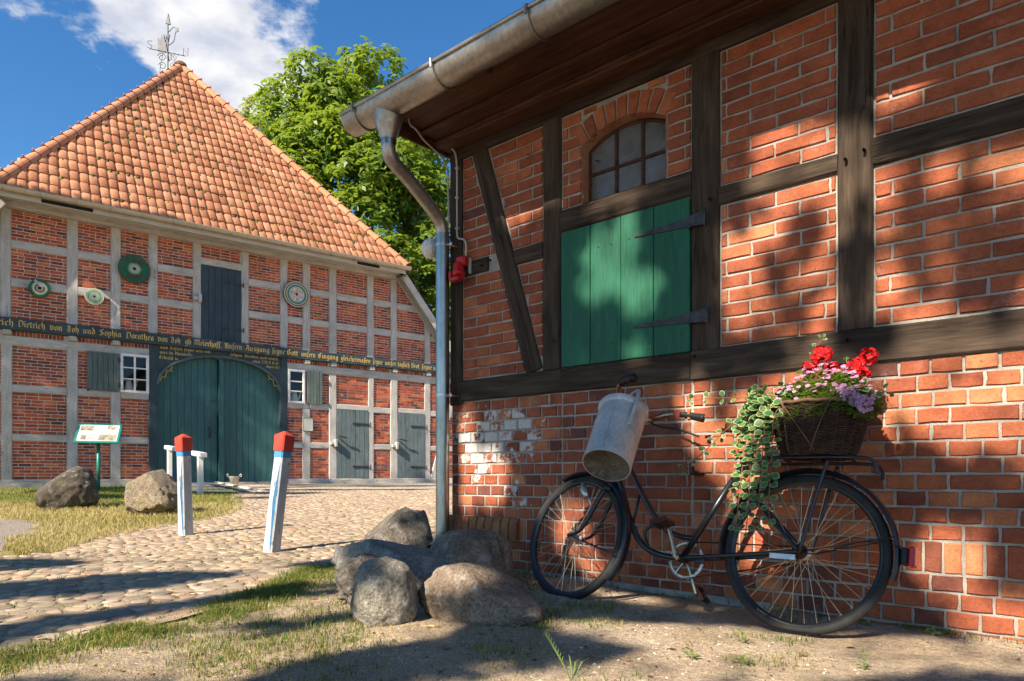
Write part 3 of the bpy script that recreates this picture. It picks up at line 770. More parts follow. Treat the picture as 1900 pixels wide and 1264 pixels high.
# round lamp at the corner
LP = Vector((-0.125,-0.085,2.335))
m = MB(); m.lathe([(0.0,-0.074),(0.03,-0.068),(0.055,-0.05),(0.071,-0.02),(0.074,0.0),(0.071,0.02),(0.055,0.05),(0.03,0.068),(0.0,0.074)],20,Matrix.Translation(LP)@Matrix.Rotation(0.25,4,'Y'))
lamp = m.build('globe_lamp', M['opal'], barn, smooth=True)
m = MB(); m.tube([(LP.x+0.03,LP.y+0.0,LP.z+0.062),(LP.x+0.07,LP.y+0.02,LP.z+0.10),(0.0,0.0,LP.z+0.12)],0.016,8)
m.tube([(LP.x+0.045,LP.y-0.05,LP.z+0.062),(LP.x+0.058,LP.y-0.05,LP.z+0.0),(LP.x+0.05,LP.y-0.045,LP.z-0.06)],0.004,5)
m.build('lamp_bracket', M['opal'], lamp)
# cable, red socket
m = MB(); m.tube(smooth_path([(0.072,-0.10,3.02),(0.082,-0.035,2.95),(0.083,-0.028,2.6),(0.083,-0.028,2.42),(0.10,-0.03,2.375),(0.15,-0.03,2.355),(0.177,-0.032,2.31),(0.176,-0.035,2.21)],5),0.0075,7)
for z in (2.88,2.67,2.45): m.rbox(0.07,0.095,-0.040,-0.01,z-0.007,z+0.007,0.003)
m.build('cable', M['conduit'], barn, smooth=True)
m = MB(); m.tube(smooth_path([(0.10,-0.5,3.07),(0.085,-0.47,3.02),(0.11,-0.44,2.99),(0.075,-0.33,2.965),(0.02,-0.12,2.95),(-0.006,-0.06,2.93),(-0.010,-0.03,2.85),(-0.010,-0.02,2.45)],6),0.006,6); m.build('cable', M['conduit'], barn, smooth=True)
m = MB()
m.rbox(0.12,0.205,-0.085,-0.022,2.155,2.225,0.012); m.lathe([(0.0,0.035),(0.036,0.033),(0.038,0.0),(0.044,-0.03),(0.044,-0.055),(0.038,-0.065),(0.0,-0.065)],14,Matrix.Translation((0.155,-0.085,2.135))@Matrix.Rotation(-0.30,4,'Y')@Matrix.Rotation(-0.25,4,'X'))
m.rbox(0.10,0.185,-0.125,-0.075,2.045,2.075,0.010); m.rbox(0.09,0.115,-0.125,-0.085,2.06,2.115,0.008)
m.build('power_socket', M['redplastic'], barn)
m = MB(); m.rbox(0.196,0.214,-0.030,-0.012,2.105,2.215,0.003); m.build('socket_plate', M['conduit'], barn)
# iron hook set into the wall and a small cement footing
m = MB(); m.tube([(1.905,0.0,0.70),(1.905,-0.05,0.70),(1.905,-0.06,0.73)],0.009,6); m.rbox(1.87,1.945,-0.03,0.0,0.685,0.70,0.003); m.build('wall_hook', M['rustiron'], barn)
m = MB(); m.add([(0.75,-0.10,-0.05),(2.3,-0.06,-0.06),(2.3,0.02,-0.06),(0.75,0.02,-0.05),(0.75,-0.02,0.065),(2.3,-0.01,0.035),(2.3,0.02,0.035),(0.75,0.02,0.065)],[(0,1,5,4),(4,5,6,7),(3,0,4,7),(1,2,6,5)]); m.build('cement_footing', M['mortar'], barn)
# ================================================================== the hall house across the yard
TL = math.radians(53.6236)
LX = Vector((math.sin(TL), math.cos(TL), 0)); LY = Vector((-math.cos(TL), math.sin(TL), 0))
L_O = Vector((-11.69845, 15.60204, 0.0))
def lw(t, y, z): return L_O + LX*t + LY*y + Vector((0,0,z))
hall = thing('hall_house', L_O, math.atan2(LX.y, LX.x), 'wide half-timbered farmhouse with hipped red tile roof and big arched gate', 'farmhouse')
TH = -0.03
hb = lambda p0,p1,w,name,yf=TH,d=0.18,mat='timber_hall': fbeam(hall,p0,p1,w,yf,d,M[mat],name,seg=0.5,jit=0.012,ch=0.012)
ZE = 6.95                       # top of the upper panels / eave beam
UP = [(-3.0,-2.8),(-1.9,-1.7),(-0.99,-0.78),(0.0,0.2),(1.28,1.5),(2.19,2.40),(3.02,3.23),(4.07,4.27),(5.29,5.49),(6.35,6.56),(7.0,7.22),(7.79,8.02),(9.0,9.22),(9.79,10.01),(11.0,11.21),(12.3,12.5)]
LO = [(-3.0,-2.8),(-1.9,-1.7),(-0.99,-0.78),(0.02,0.22),(1.28,1.5),(2.19,2.40),(3.03,3.23),(6.35,6.55),(7.0,7.22),(7.79,8.02),(9.04,9.22),(9.79,10.03),(11.0,11.21),(12.3,12.5)]
verge = lambda z: 10.02+(6.95-z)/1.23        # inner edge of the right roof slope at the gable
vergeL = lambda z: -0.05-(6.95-z)/1.23
for (a,b) in UP:
    mid = (a+b)/2
    top = ZE if vergeL(ZE) < mid < verge(ZE) else (6.95-(mid-10.02)*1.23 if mid > 5 else 6.95-(-0.05-mid)*1.23)
    if top > 4.5: hb((mid,4.29),(mid,top+0.02),b-a,'post')
for (a,b) in LO:
    mid = (a+b)/2
    if mid in (3.13,6.45): continue
    zt = 3.70
    if abs(mid-7.11) < 0.02: zt = 2.62
    hb((mid,0.58),(mid,zt),b-a,'post')
for z in (6.02,5.135):
    for i in range(len(UP)-1):
        a, b = UP[i][1], UP[i+1][0]
        if (a,b) == (4.27,5.29): continue
        if a >= verge(z)-0.2 or b <= vergeL(z)+0.2: continue
        hb((max(a,vergeL(z)),z),(min(b,verge(z)),z+U(-0.01,0.01)),0.195,'rail',TH+0.004)
hb((4.27,6.385),(5.29,6.385),0.19,'rail',TH+0.004)
hb((-3.4,3.79),(3.03,3.79),0.22,'rail',TH-0.003); hb((6.55,3.79),(13.0,3.79),0.22,'rail',TH-0.003)
for i in range(len(LO)-1):
    a, b = LO[i][1], LO[i+1][0]
    if a in (3.23,): continue
    if b-a > 1.6: continue
    if (a,b) in ((8.02,9.04),(10.03,11.0)): hb((a,2.735),(b,2.735),0.15,'rail',TH+0.004); continue
    hb((a,2.695),(b,2.695),0.17,'rail',TH+0.004)
    hb((a,1.56),(b,1.56),0.16,'rail',TH+0.004)
hb((-3.4,0.488),(3.23,0.488),0.19,'sill_beam',TH-0.02,0.22); hb((6.35,0.488),(13.0,0.488),0.19,'sill_beam',TH-0.02,0.22)
hb((10.04,6.95),(12.77,3.59),0.22,'raking_beam',TH-0.012); hb((-0.07,6.95),(-2.8,3.59),0.22,'raking_beam',TH-0.012)
hb((12.0,3.0),(11.30,0.6),0.17,'brace',TH-0.004)
m = MB(); m.box(-3.4,13.0,-0.10,0.1,0.25,0.398); m.build('stone_footing', mottled('footing_stone',(0.40,0.36,0.30),(0.55,0.50,0.43),3,0.9,bump=0.5), hall)
# brick infill
HB_ = []
def hlay(x0,x1,z0,z1,seed,soldier=False,clip=None):
    R_ = random.Random(seed); g = 0.010; J = 0.018
    if soldier:
        x = x0+g
        while x < x1-0.05:
            HB_.append(([(x,z0+g),(x+0.06,z0+g),(x+0.06,z1-g),(x,z1-g)],min(1,max(.001,R_.gauss(.5,.25))),0,0)); x += 0.077
        return
    n = max(1,round((z1-z0-g)/0.0768)); pt = (z1-z0-2*g+J)/n
    for r in range(n):
        za = z0+g+r*pt; zt = za+pt-J; x = x0+g-(0.0 if r%2 else 0.126)-R_.uniform(0,0.03)
        while x < x1-g:
            L = 0.252*R_.choice((1,1,1,0.5) if R_.random()<0.25 else (1,))
            q = clip_poly(clip_poly([(x,za),(x+L-J,za),(x+L-J,zt),(x,zt)],1,0,x1-g),-1,0,-(x0+g)); x += L
            if clip and len(q)>=3: q = clip_poly(q,*clip)
            if len(q) >= 3 and area(q) > 0.0012: HB_.append((q,min(1,max(.001,R_.gauss(.5,.25))),0,0))
sd = 100
for i in range(len(UP)-1):
    a, b = UP[i][1], UP[i+1][0]; sd += 10
    for k_, (z0,z1) in enumerate(((4.30,5.04),(5.235,5.92),(6.12,6.94))):
        if (a,b) == (4.27,5.29):
            if k_ < 2: continue
            z0 = 6.48
        cl = None
        if b > verge(z1): cl = (1.23,1.0,1.23*9.98+6.95)
        if a < vergeL(z1): cl = (-1.23,1.0,1.23*0.0+6.95)
        hlay(a,b,z0,z1,sd+k_,clip=cl)
for i in range(len(LO)-1):
    a, b = LO[i][1], LO[i+1][0]; sd += 10
    if b-a > 1.6: continue
    hlay(a if a!=2.40 else 2.40,b,3.90,4.02,sd,True)
    dr = (a,b) in ((8.02,9.04),(10.03,11.0))
    if (a,b) == (2.40,3.03): pass
    elif (a,b) == (6.55,7.0): pass
    else: hlay(a if a != 7.22 else 7.10,b,2.78 if not dr else 2.81,3.68,sd+1)
    if dr: continue
    hlay(a,b,1.64,2.61,sd+2); hlay(a,b,0.585,1.48,sd+3)
place_bricks(hall, HB_, lw, M['brick_hall'], 300, 'brickwork', depth=0.03, simple=True, seed=8)
m = MB()
for (a,b,z0,z1) in ((-3.4,2.42,0.3,4.1),(3.0,3.2,0.3,4.1),(2.42,3.0,0.3,2.77),(2.42,3.0,3.70,4.1),(6.4,6.58,0.3,4.1),(7.03,13.0,0.3,4.1),(6.58,7.03,0.3,2.77),(6.58,7.03,3.70,4.1)):
    m.add([(a,0.012,z0),(b,0.012,z0),(b,0.012,z1),(a,0.012,z1)],[(0,1,2,3)])
m.add([(-2.45,0.012,4.1),(12.6,0.012,4.1),(10.05,0.012,7.1),(-0.05,0.012,7.1)],[(0,1,2,3)])
m.add([(-3.4,0.012,0.3),(-3.4,24,0.3),(-3.4,24,3.4),(-3.4,0.012,3.4)],[(0,1,2,3)]); m.add([(13.0,0.012,0.3),(13.0,24,0.3),(13.0,24,3.4),(13.0,0.012,3.4)],[(3,2,1,0)])
m.build('mortar_wall', M['mortar_hall'], hall)
# lettered beam
tbm = fbeam(hall,(-3.5,4.155),(13.2,4.155),0.275,-0.16,0.20,M['textbeam'],'lettered_beam',seg=0.6,jit=0.006)
for (a,b) in LO+[(4.0,4.2),(5.3,5.5)]:
    mid = (a+b)/2
    m = MB(); m.rbox(mid-0.08,mid+0.08,-0.135,0.05,3.905,4.016,0.01)
    if not 3.0 < mid < 6.6: m.build('joist_end', M['timber_hall'], hall)
# ---- hand-drawn blackletter strokes, written with a slanted broad nib
def mi(x): return [(x-.09,.90),(x,.78),(x,.22),(x+.10,.10)]
GL = {
 'i':([mi(.12),[(.08,1.28),(.18,1.18)]],.34),'n':([mi(.12),[(.12,.76),(.30,.96),(.44,.80),(.44,.22),(.54,.10)]],.68),
 'u':([mi(.12),[(.14,.18),(.28,.06),(.44,.24)],mi(.44)],.68),'m':([mi(.12),[(.12,.76),(.28,.96),(.42,.80),(.42,.15)],[(.42,.76),(.58,.96),(.72,.80),(.72,.22),(.82,.10)]],.96),
 'r':([mi(.12),[(.14,.74),(.30,.97),(.40,.86)]],.45),'e':([[(.12,.80),(.12,.20),(.26,.05),(.42,.18)],[(.12,.80),(.28,.97),(.42,.80),(.36,.60),(.14,.46)]],.52),
 'o':([[(.12,.80),(.12,.20),(.28,.05)],[(.12,.80),(.28,.97),(.44,.80),(.44,.20),(.28,.05)]],.58),
 'a':([[(.12,.74),(.12,.20),(.24,.05),(.42,.24)],[(.10,.86),(.28,.97),(.42,.80),(.42,.22),(.52,.10)]],.62),
 'f':([[(.10,-.25),(.16,.0),(.16,1.2),(.28,1.44),(.42,1.32)],[(.02,.90),(.36,.90)]],.42),'S_':([],0),
 '\u017f':([[(.10,-.25),(.16,.0),(.16,1.2),(.28,1.44),(.42,1.32)]],.40),
 's':([[(.42,.86),(.26,.97),(.12,.80),(.14,.62),(.42,.44),(.42,.20),(.26,.04),(.08,.16)]],.52),
 't':([[(.14,1.22),(.14,.20),(.26,.05),(.38,.15)],[(.0,.92),(.34,.92)]],.42),
 'h':([[(.12,1.46),(.12,.12)],[(.12,.76),(.30,.97),(.44,.80),(.44,.15),(.32,-.22)]],.62),
 'l':([[(.06,1.52),(.14,1.40),(.14,.20),(.26,.08)]],.34),
 'd':([[(.12,.76),(.12,.20),(.28,.05),(.44,.20),(.44,.80),(.10,1.45)],[(.12,.76),(.30,.97)]],.60),
 'b':([[(.12,1.46),(.12,.20),(.28,.05),(.44,.20),(.44,.80),(.28,.97),(.12,.78)]],.60),
 'g':([[(.12,.78),(.12,.26),(.26,.10),(.44,.26)],[(.12,.78),(.28,.97),(.44,.80),(.44,-.15),(.28,-.36),(.06,-.24)]],.60),
 'c':([[(.42,.86),(.28,.97),(.12,.80),(.12,.20),(.26,.05),(.42,.18)]],.50),
 'v':([[(.02,1.05),(.12,.86),(.12,.20),(.28,.05),(.44,.22),(.44,.76),(.28,.97)]],.60),
 'p':([[(.12,.95),(.12,-.36)],[(.12,.78),(.28,.97),(.44,.80),(.44,.20),(.28,.05),(.12,.16)]],.60),
 '\u00df':([[(.10,-.25),(.16,.0),(.16,1.2),(.28,1.44),(.42,1.28),(.26,.95),(.44,.72),(.44,.22),(.26,.04)]],.56),
 '-':([[(.05,.62),(.30,.50)]],.36),'.':([[(.08,.12),(.18,.02)]],.26),
 '1':([[(.06,1.0),(.2,1.2),(.2,.05)]],.36),'7':([[(.05,1.15),(.42,1.15),(.2,.05)]],.48),'9':([[(.40,.7),(.12,.65),(.12,1.0),(.3,1.18),(.42,1.0),(.40,.5),(.12,.05)]],.5),'0':([[(.26,1.15),(.1,.9),(.1,.3),(.26,.05),(.42,.3),(.42,.9),(.26,1.15)]],.5),'3':([[(.08,1.05),(.26,1.18),(.4,.95),(.2,.65),(.42,.4),(.26,.05),(.06,.15)]],.48),
 'D':([[(.20,1.30),(.20,.12)],[(.02,1.12),(.36,1.42),(.74,1.10),(.74,.36),(.40,.02),(.06,.16)]],.90),
 'L':([[(.04,1.10),(.20,1.40),(.36,1.24),(.22,.70),(.14,.12)],[(.02,.06),(.22,.16),(.46,.02),(.70,.14)],[(.50,1.36),(.50,.30)]],.78),
 'S':([[(.68,1.24),(.42,1.44),(.12,1.15),(.20,.86),(.62,.60),(.66,.26),(.36,.02),(.05,.20)],[(.38,1.2),(.38,.2)]],.82),
 'M':([[(.02,1.2),(.14,1.36),(.14,.12)],[(.14,1.12),(.36,1.42),(.52,1.2),(.52,.12)],[(.52,1.12),(.74,1.42),(.90,1.2),(.90,.20),(1.02,.05)]],1.12),
 'U':([[(.0,1.36),(.15,1.2),(.15,.26),(.40,.03),(.65,.26)],[(.65,1.40),(.65,.14),(.78,.03)],[(.40,1.3),(.40,.3)]],.86),
 'A':([[(.02,.12),(.18,.10),(.50,1.36)],[(.50,1.40),(.64,1.1),(.64,.22),(.78,.05)],[(.20,.56),(.62,.56)],[(.08,1.18),(.28,1.42),(.5,1.3)]],.86),
 'G':([[(.72,1.2),(.42,1.44),(.12,1.1),(.12,.32),(.42,.03),(.72,.26),(.72,.72),(.44,.78)],[(.42,1.2),(.42,.3)]],.88),
 'E':([[(.68,1.2),(.42,1.44),(.12,1.1),(.12,.32),(.42,.03),(.70,.26)],[(.12,.72),(.58,.78)],[(.40,1.2),(.40,.3)]],.84),
 'B':([[(.18,1.36),(.18,.10)],[(.02,1.16),(.38,1.42),(.62,1.2),(.40,.80),(.68,.60),(.66,.22),(.36,.02),(.04,.16)]],.82),
 'H':([[(.02,1.2),(.16,1.38),(.16,.12)],[(.40,1.3),(.40,.7)],[(.16,.80),(.46,1.0),(.66,.80),(.66,.15),(.46,-.22)]],.82),
 'J':([[(.10,1.30),(.36,1.42),(.40,1.2),(.40,.24),(.20,.02),(.02,.16)]],.56),'K':([[(.14,1.40),(.14,.10)],[(.50,1.36),(.20,.80),(.46,.3),(.62,.06)]],.70),
 'R':([[(.16,1.36),(.16,.10)],[(.02,1.16),(.38,1.42),(.60,1.15),(.22,.76),(.62,.10)]],.74),
}
def write(mb, text, x0, x1, z, xh, y, nib=0.17):
    w = sum(GL[c][1] if c in GL else 0.42 for c in text); k = (x1-x0)/(w); x = x0
    nx, nz = math.cos(math.radians(38))*nib/2, math.sin(math.radians(38))*nib/2
    for c in text:
        if c not in GL: x += 0.42*k; continue
        for st in GL[c][0]:
            for a, b in zip(st[:-1], st[1:]):
                q = [(a[0]-nx,a[1]-nz),(a[0]+nx,a[1]+nz),(b[0]+nx,b[1]+nz),(b[0]-nx,b[1]-nz)]
                q = [(x+p[0]*k, z+p[1]*xh) for p in q]
                if area(q) < 0: q = q[::-1]
                if abs(area(q)) > 1e-7:
                    yy = y-U(0,0.0012)
                    mb.add([(p[0],yy,p[1]) for p in q],[(0,1,2,3)])
        x += GL[c][1]*k
WORDS = [("Heinrich",-0.42,0.262),("Dietrich",0.319,0.855),("von",0.928,1.195),("Loh",1.26,1.522),("und",1.588,1.856),("Sophia",1.924,2.409),("Dorothea",2.492,3.131),("von",3.205,3.456),("Loh",3.506,3.748),("gb",3.839,4.008),("Meierhoff.",4.06,4.76),("Un\u017fern",4.814,5.29),("Ausgang",5.347,6.017),("\u017fegne",6.076,6.454),("Gott",6.485,6.825),("un\u017fern",6.903,7.333),("Eingang",7.397,8.023),("gleicherma\u00dfen",8.09,9.06),("\u017fegne",9.114,9.456),("un\u017fer",9.529,9.918),("taglich",9.955,10.391),("Brot",10.429,10.739),("\u017fegne",10.817,11.194),("un\u017fer",11.234,11.619)]
m = MB()
for w_, a_, b_ in WORDS: write(m, w_, a_+0.008, b_-0.004, 4.092, 0.112, -0.1665)
obj('gold_lettering', m.mesh('gold_lettering'), M['gold'], hall)
# ---- arched gate
GXL, GXR, GC, GHW, GSP, GRISE = 3.23, 6.35, 4.79, 1.56, 3.02, 0.86
archz = lambda t: GSP+GRISE*math.sqrt(max(0,1-((t-GC)/GHW)**2))
gp = lambda a,b,nm: hb(a,b,0.20,nm,TH-0.03,0.22,'textbeam')
gp((3.13,0.40),(3.13,4.02),'gate_post'); gp((6.45,0.40),(6.45,4.02),'gate_post')
m = MB(); k = 28
for i in range(k):
    ta = GXL+(GXR-GXL)*i/k; tb2 = GXL+(GXR-GXL)*(i+1)/k
    za, zb2 = archz(ta), archz(tb2)
    if i == 0: za = GSP
    if i == k-1: zb2 = GSP
    m.add([(ta,-0.045,za),(tb2,-0.045,zb2),(tb2,-0.045,4.022),(ta,-0.045,4.022),(ta,0.14,za),(tb2,0.14,zb2)],[(0,1,2,3),(1,0,4,5)])
m.build('gate_header', M['textbeam'], hall)
m = MB()       # arch moulding
pa = [(GC+GHW*math.cos(math.pi-math.pi*i/28)*1.0, -0.05, GSP+GRISE*math.sin(math.pi*i/28)) for i in range(29)]
m.tube(pa, 0.035, 6); m.build('arch_moulding', mottled('slate_paint',(0.07,0.095,0.10),(0.10,0.13,0.135),5,0.5), hall)
m = MB()
write(m,"und La\u017f\u017fen \u017fegne uns mit",3.29,4.50,3.935,0.062,-0.0475); write(m,"uns in Himmels-",3.28,4.08,3.805,0.064,-0.0475); write(m,"Erbe\u017fal in",3.26,3.72,3.675,0.060,-0.0475)
write(m,"\u017felgem Sterben und mach",5.0,6.28,3.925,0.060,-0.0475); write(m,"erben J M R H G",5.58,6.29,3.795,0.062,-0.0475); write(m,"Anno 1777",5.95,6.32,3.690,0.055,-0.0475)
for sgn, c0 in ((1,3.28),(-1,6.30)):
    for st in ([(0.0,3.10),(0.05,3.22),(0.12,3.20),(0.16,3.36),(0.24,3.40),(0.30,3.50)],[(0.05,3.22),(0.0,3.28)],[(0.16,3.36),(0.11,3.42)],[(0.24,3.40),(0.30,3.36)]):
        pts_ = [Vector((c0+sgn*p[0],-0.048,p[1])) for p in st]
        for p, q in zip(pts_[:-1], pts_[1:]):
            d = (q-p).normalized(); nn_ = Vector((-d.z,0,d.x))*0.014
            quad = [p-nn_, q-nn_, q+nn_, p+nn_]; m.add(quad,[(0,1,2,3),(3,2,1,0)])
obj('gate_lettering', m.mesh('gate_lettering'), M['gold'], hall)
def plank_leaf(parent, name, x0, x1, z0, topf, y, n, mat, th=0.035):
    lf = thing(name); lf.parent = parent; lf.location = ((x0+x1)/2, y, z0); cxm = (x0+x1)/2
    w = (x1-x0)/n
    for i in range(n):
        a, b = x0+i*w+0.004, x0+(i+1)*w-0.004
        za, zm, zb2 = topf(a), topf((a+b)/2), topf(b)
        L = zm-z0; c = (a+b)/2; m = MB(); dy = U(-.004,.004)
        # local X runs up the plank
        m.add([(0,dy,c-b),(za*0+topf(b)-z0,dy,c-b),(zm-z0,dy,0),(topf(a)-z0,dy,c-a),(0,dy,c-a),(0,th,c-b),(topf(b)-z0,th,c-b),(zm-z0,th,0),(topf(a)-z0,th,c-a),(0,th,c-a)],
              [(0,1,2,3,4),(9,8,7,6,5),(0,5,6,1),(1,6,7,2),(2,7,8,3),(3,8,9,4),(4,9,5,0)])
        me = m.mesh('plank')
        Mx = Matrix(((0,0,-1,c-cxm),(0,1,0,0),(1,0,0,0),(0,0,0,1)))
        obj('plank', me, mat, lf, M=Mx)
    return lf
gl = plank_leaf(hall,'gate_leaf',GXL,4.70,0.50,lambda t: archz(t)-0.0,0.10,9,M['gate'])
gr = plank_leaf(hall,'gate_leaf',4.86,GXR,0.50,lambda t: archz(t)-0.0,0.10,9,M['gate'])
m = MB(); m.rbox(-0.74,0.73,-0.012,0.0,2.20,2.225,0.004); m.build('ledge_strip', M['gate'], gl)
fbeam(hall,(4.78,0.50),(4.78,3.86),0.13,-0.02,0.16,M['gate'],'centre_post',seg=0.4,jit=0.02)
m = MB(); m.rbox(4.62,4.94,-0.06,0.02,3.80,3.87,0.01); m.build('post_cap', M['textbeam'], hall)
m = MB(); m.tube(smooth_path([(0.52,-0.02,1.18),(0.54,-0.05,1.24),(0.53,-0.05,1.40),(0.52,-0.02,1.50)],4),0.014,6); m.build('handle', M['rustiron'], gl)
m = MB(); m.box(GXL-0.05,GXR+0.05,0.16,0.2,0.3,4.05); m.build('gate_backing', M['dark'], hall)
m = MB(); m.rbox(GXL,GXR,-0.02,0.16,0.38,0.50,0.01); m.build('threshold', M['timber_hall'], hall)
# ---- hatch and side doors
def plank_door(name, x0, x1, z0, z1, n, mat, y=-0.02, hinge=True, bolt=None):
    d = plank_leaf(hall,name,x0,x1,z0,lambda t: z1,y,n,mat)
    if hinge:
        for z in (z0+(z1-z0)*0.17, z0+(z1-z0)*0.80):
            m = MB(); cxm = (x0+x1)/2; xr = x1-cxm
            m.prism([(xr-0.52,z-z0-0.012),(xr-0.48,z-z0-0.03),(xr+0.02,z-z0-0.02),(xr+0.02,z-z0+0.02),(xr-0.48,z-z0+0.03),(xr-0.52,z-z0+0.012)],-0.02,-0.006)
            m.tube([(xr+0.05,-0.045,z-z0-0.05),(xr+0.05,-0.045,z-z0+0.06)],0.018,6); m.tube([(xr+0.05,-0.05,z-z0-0.04),(xr+0.05,0.0,z-z0-0.05)],0.012,5)
            m.build('strap_hinge', M['iron'], d)
    return d
hd = plank_door('hay_hatch',4.272,5.288,4.315,6.285,6,M['hatch'],-0.035)
d1 = plank_door('side_door',8.025,9.037,0.60,2.655,7,M['sidedoor'],-0.04)
d2 = plank_door('side_door',10.035,10.995,0.60,2.655,7,M['sidedoor'],-0.04)
for dd, xx, zz, z0 in ((hd,4.20,5.35,4.315),(d1,7.94,1.63,0.60),(d2,9.94,1.60,0.60)):
    m = MB(); cxm = dd.location.x
    m.rbox(xx-cxm-0.14,xx-cxm+0.07,-0.10,0.0,zz-z0-0.045,zz-z0+0.045,0.012); m.rbox(xx-cxm-0.02,xx-cxm+0.06,-0.13,0.0,zz-z0-0.10,zz-z0+0.12,0.012)
    m.build('wooden_latch', M['timber_hall'], dd)
    if dd is not hd:
        m = MB(); m.tube([(xx-cxm+0.10,-0.02,zz-z0+0.2),(xx-cxm+0.12,-0.12,zz-z0+0.22),(xx-cxm+0.36,-0.12,zz-z0+0.17)],0.022,6); m.build('handle', M['rustiron'], dd)
# ---- windows and shutters
def small_window(x0,x1,z0,z1,cols,rows,y=-0.05):
    wf = thing('window'); wf.parent = hall; cxm = (x0+x1)/2; wf.location = (cxm,y,z0); w = x1-x0; h = z1-z0; f = 0.065
    m = MB(); m.rbox(-w/2,w/2,-0.03,0.04,0,f,.008); m.rbox(-w/2,w/2,-0.03,0.04,h-f,h,.008); m.rbox(-w/2,-w/2+f,-0.027,0.04,f,h-f,.008); m.rbox(w/2-f,w/2,-0.027,0.04,f,h-f,.008)
    gx = [(-w/2+f)+(w-2*f)*i/cols for i in range(cols+1)]; gz = [f+(h-2*f)*i/rows for i in range(rows+1)]
    for x in gx[1:-1]: m.rbox(x-0.022,x+0.022,-0.022,0.03,f,h-f,.005)
    for z in gz[1:-1]: m.rbox(-w/2+f,w/2-f,-0.018,0.03,z-0.016,z+0.016,.005)
    m.build('frame', M['white'], wf)
    for i in range(cols):
        for j in range(rows):
            p = MB(); ww = (gx[i+1]-gx[i])/2; hh = (gz[j+1]-gz[j])/2
            p.add([(-ww,0.0,-hh),(ww,0.0,-hh),(ww,0.0,hh),(-ww,0.0,hh)],[(0,1,2,3)])
            p.build('pane', M['paneglass'], wf, loc=(gx[i]+ww,0.015,gz[j]+hh))
    b = MB(); b.box(-w/2-0.2,w/2+0.2,0.55,0.57,-0.2,h+0.2); b.box(-w/2+0.02,w/2-0.02,0.03,0.57,0.0,0.02); b.build('dark_room', M['dark'], wf)
    return wf
N = NT('old_window_glass'); gls = N.n('ShaderNodeBsdfGlossy'); gls.inputs['Roughness'].default_value = 0.03; gls.inputs['Color'].default_value = (0.9,0.95,0.95,1)
tr_ = N.n('ShaderNodeBsdfTransparent'); mx_ = N.n('ShaderNodeMixShader'); fr_ = N.n('ShaderNodeFresnel'); fr_.inputs[0].default_value = 1.5
N.l(fr_.outputs[0],mx_.inputs[0]); N.l(tr_.outputs[0],mx_.inputs[1]); N.l(gls.outputs[0],mx_.inputs[2]); N.l(mx_.outputs[0],N.out.inputs['Surface'])
M['paneglass'] = N.m
w1 = small_window(2.39,3.03,2.75,3.725,2,3); w2 = small_window(6.56,7.05,2.75,3.72,1,3)
def shutter(x0,x1,z0,z1,n):
    s_ = plank_leaf(hall,'shutter',x0,x1,z0,lambda t: z1,-0.09,n,M['shutter'],0.03)
    m = MB(); m.rbox(x0-(x0+x1)/2-0.0,x0-(x0+x1)/2+0.05,-0.03,0.03,-0.02,0.02,.005); m.build('shutter_catch', M['iron'], s_)
    for zz in (0.12,z1-z0-0.2): m = MB(); m.rbox((x1-x0)/2-0.02,(x1-x0)/2+0.03,-0.02,0.02,zz,zz+0.1,.004); m.build('shutter_hinge', M['iron'], s_)
    return s_
shutter(1.68,2.355,2.755,3.70,6); shutter(7.11,7.565,2.755,3.725,5)
hlay_more = None
# white jugs standing on the two window ledges
def jug(t, y, z, s, label):
    P = lw(t,y,z); j = thing('jug', P, math.atan2(LX.y,LX.x), label, 'jug', 'white jugs on the window ledges')
    m = MB(); m.lathe([(0.0,0.0),(0.055*s,0.0),(0.075*s,0.03*s),(0.085*s,0.09*s),(0.07*s,0.17*s),(0.05*s,0.22*s),(0.058*s,0.26*s),(0.054*s,0.26*s),(0.046*s,0.22*s)],14); m.build('body',M['white'],j,smooth=True)
    m = MB(); m.tube(smooth_path([(-0.05*s,0,0.23*s),(-0.12*s,0,0.24*s),(-0.14*s,0,0.15*s),(-0.08*s,0,0.08*s)],4),0.010*s,6); m.build('handle',M['white'],j)
    m = MB(); m.tube(smooth_path([(0.07*s,0,0.08*s),(0.12*s,0,0.14*s),(0.13*s,0,0.22*s),(0.16*s,0,0.25*s)],4),[0.022*s]*6+[0.016*s]*7,6); m.build('spout',M['white'],j)
jug(2.60,0.10,2.772,1.25,'white jug behind the six-pane window left of the arched gate')
jug(6.80,0.10,2.772,1.25,'white jug behind the narrow window right of the arched gate')
# framed notice
P = lw(7.15,-0.05,1.95)
nb = thing('notice_board', P, math.atan2(LX.y,LX.x), 'small green-framed notice on the grey post right of the gate', 'notice')
m = MB(); m.rbox(-0.15,0.15,-0.03,0.0,0,0.40,.006); m.build('frame',mottled('green_frame_paint',(0.01,0.12,0.03),(0.02,0.17,0.05),5,0.5),nb)
m = MB(); m.box(-0.125,0.125,-0.034,-0.028,0.025,0.375); m.build('sheet',mottled('printed_sheet',(0.52,0.47,0.45),(0.62,0.57,0.55),4,0.6,bump=0.0),nb)
m = MB()
for i in range(9): m.box(-0.105,0.105-(0.05 if i%3==2 else 0),-0.0355,-0.0342,0.335-i*0.034,0.343-i*0.034)
m.build('printed_lines',NT('printed_ink').fin((0.28,0.25,0.25),0.7),nb)
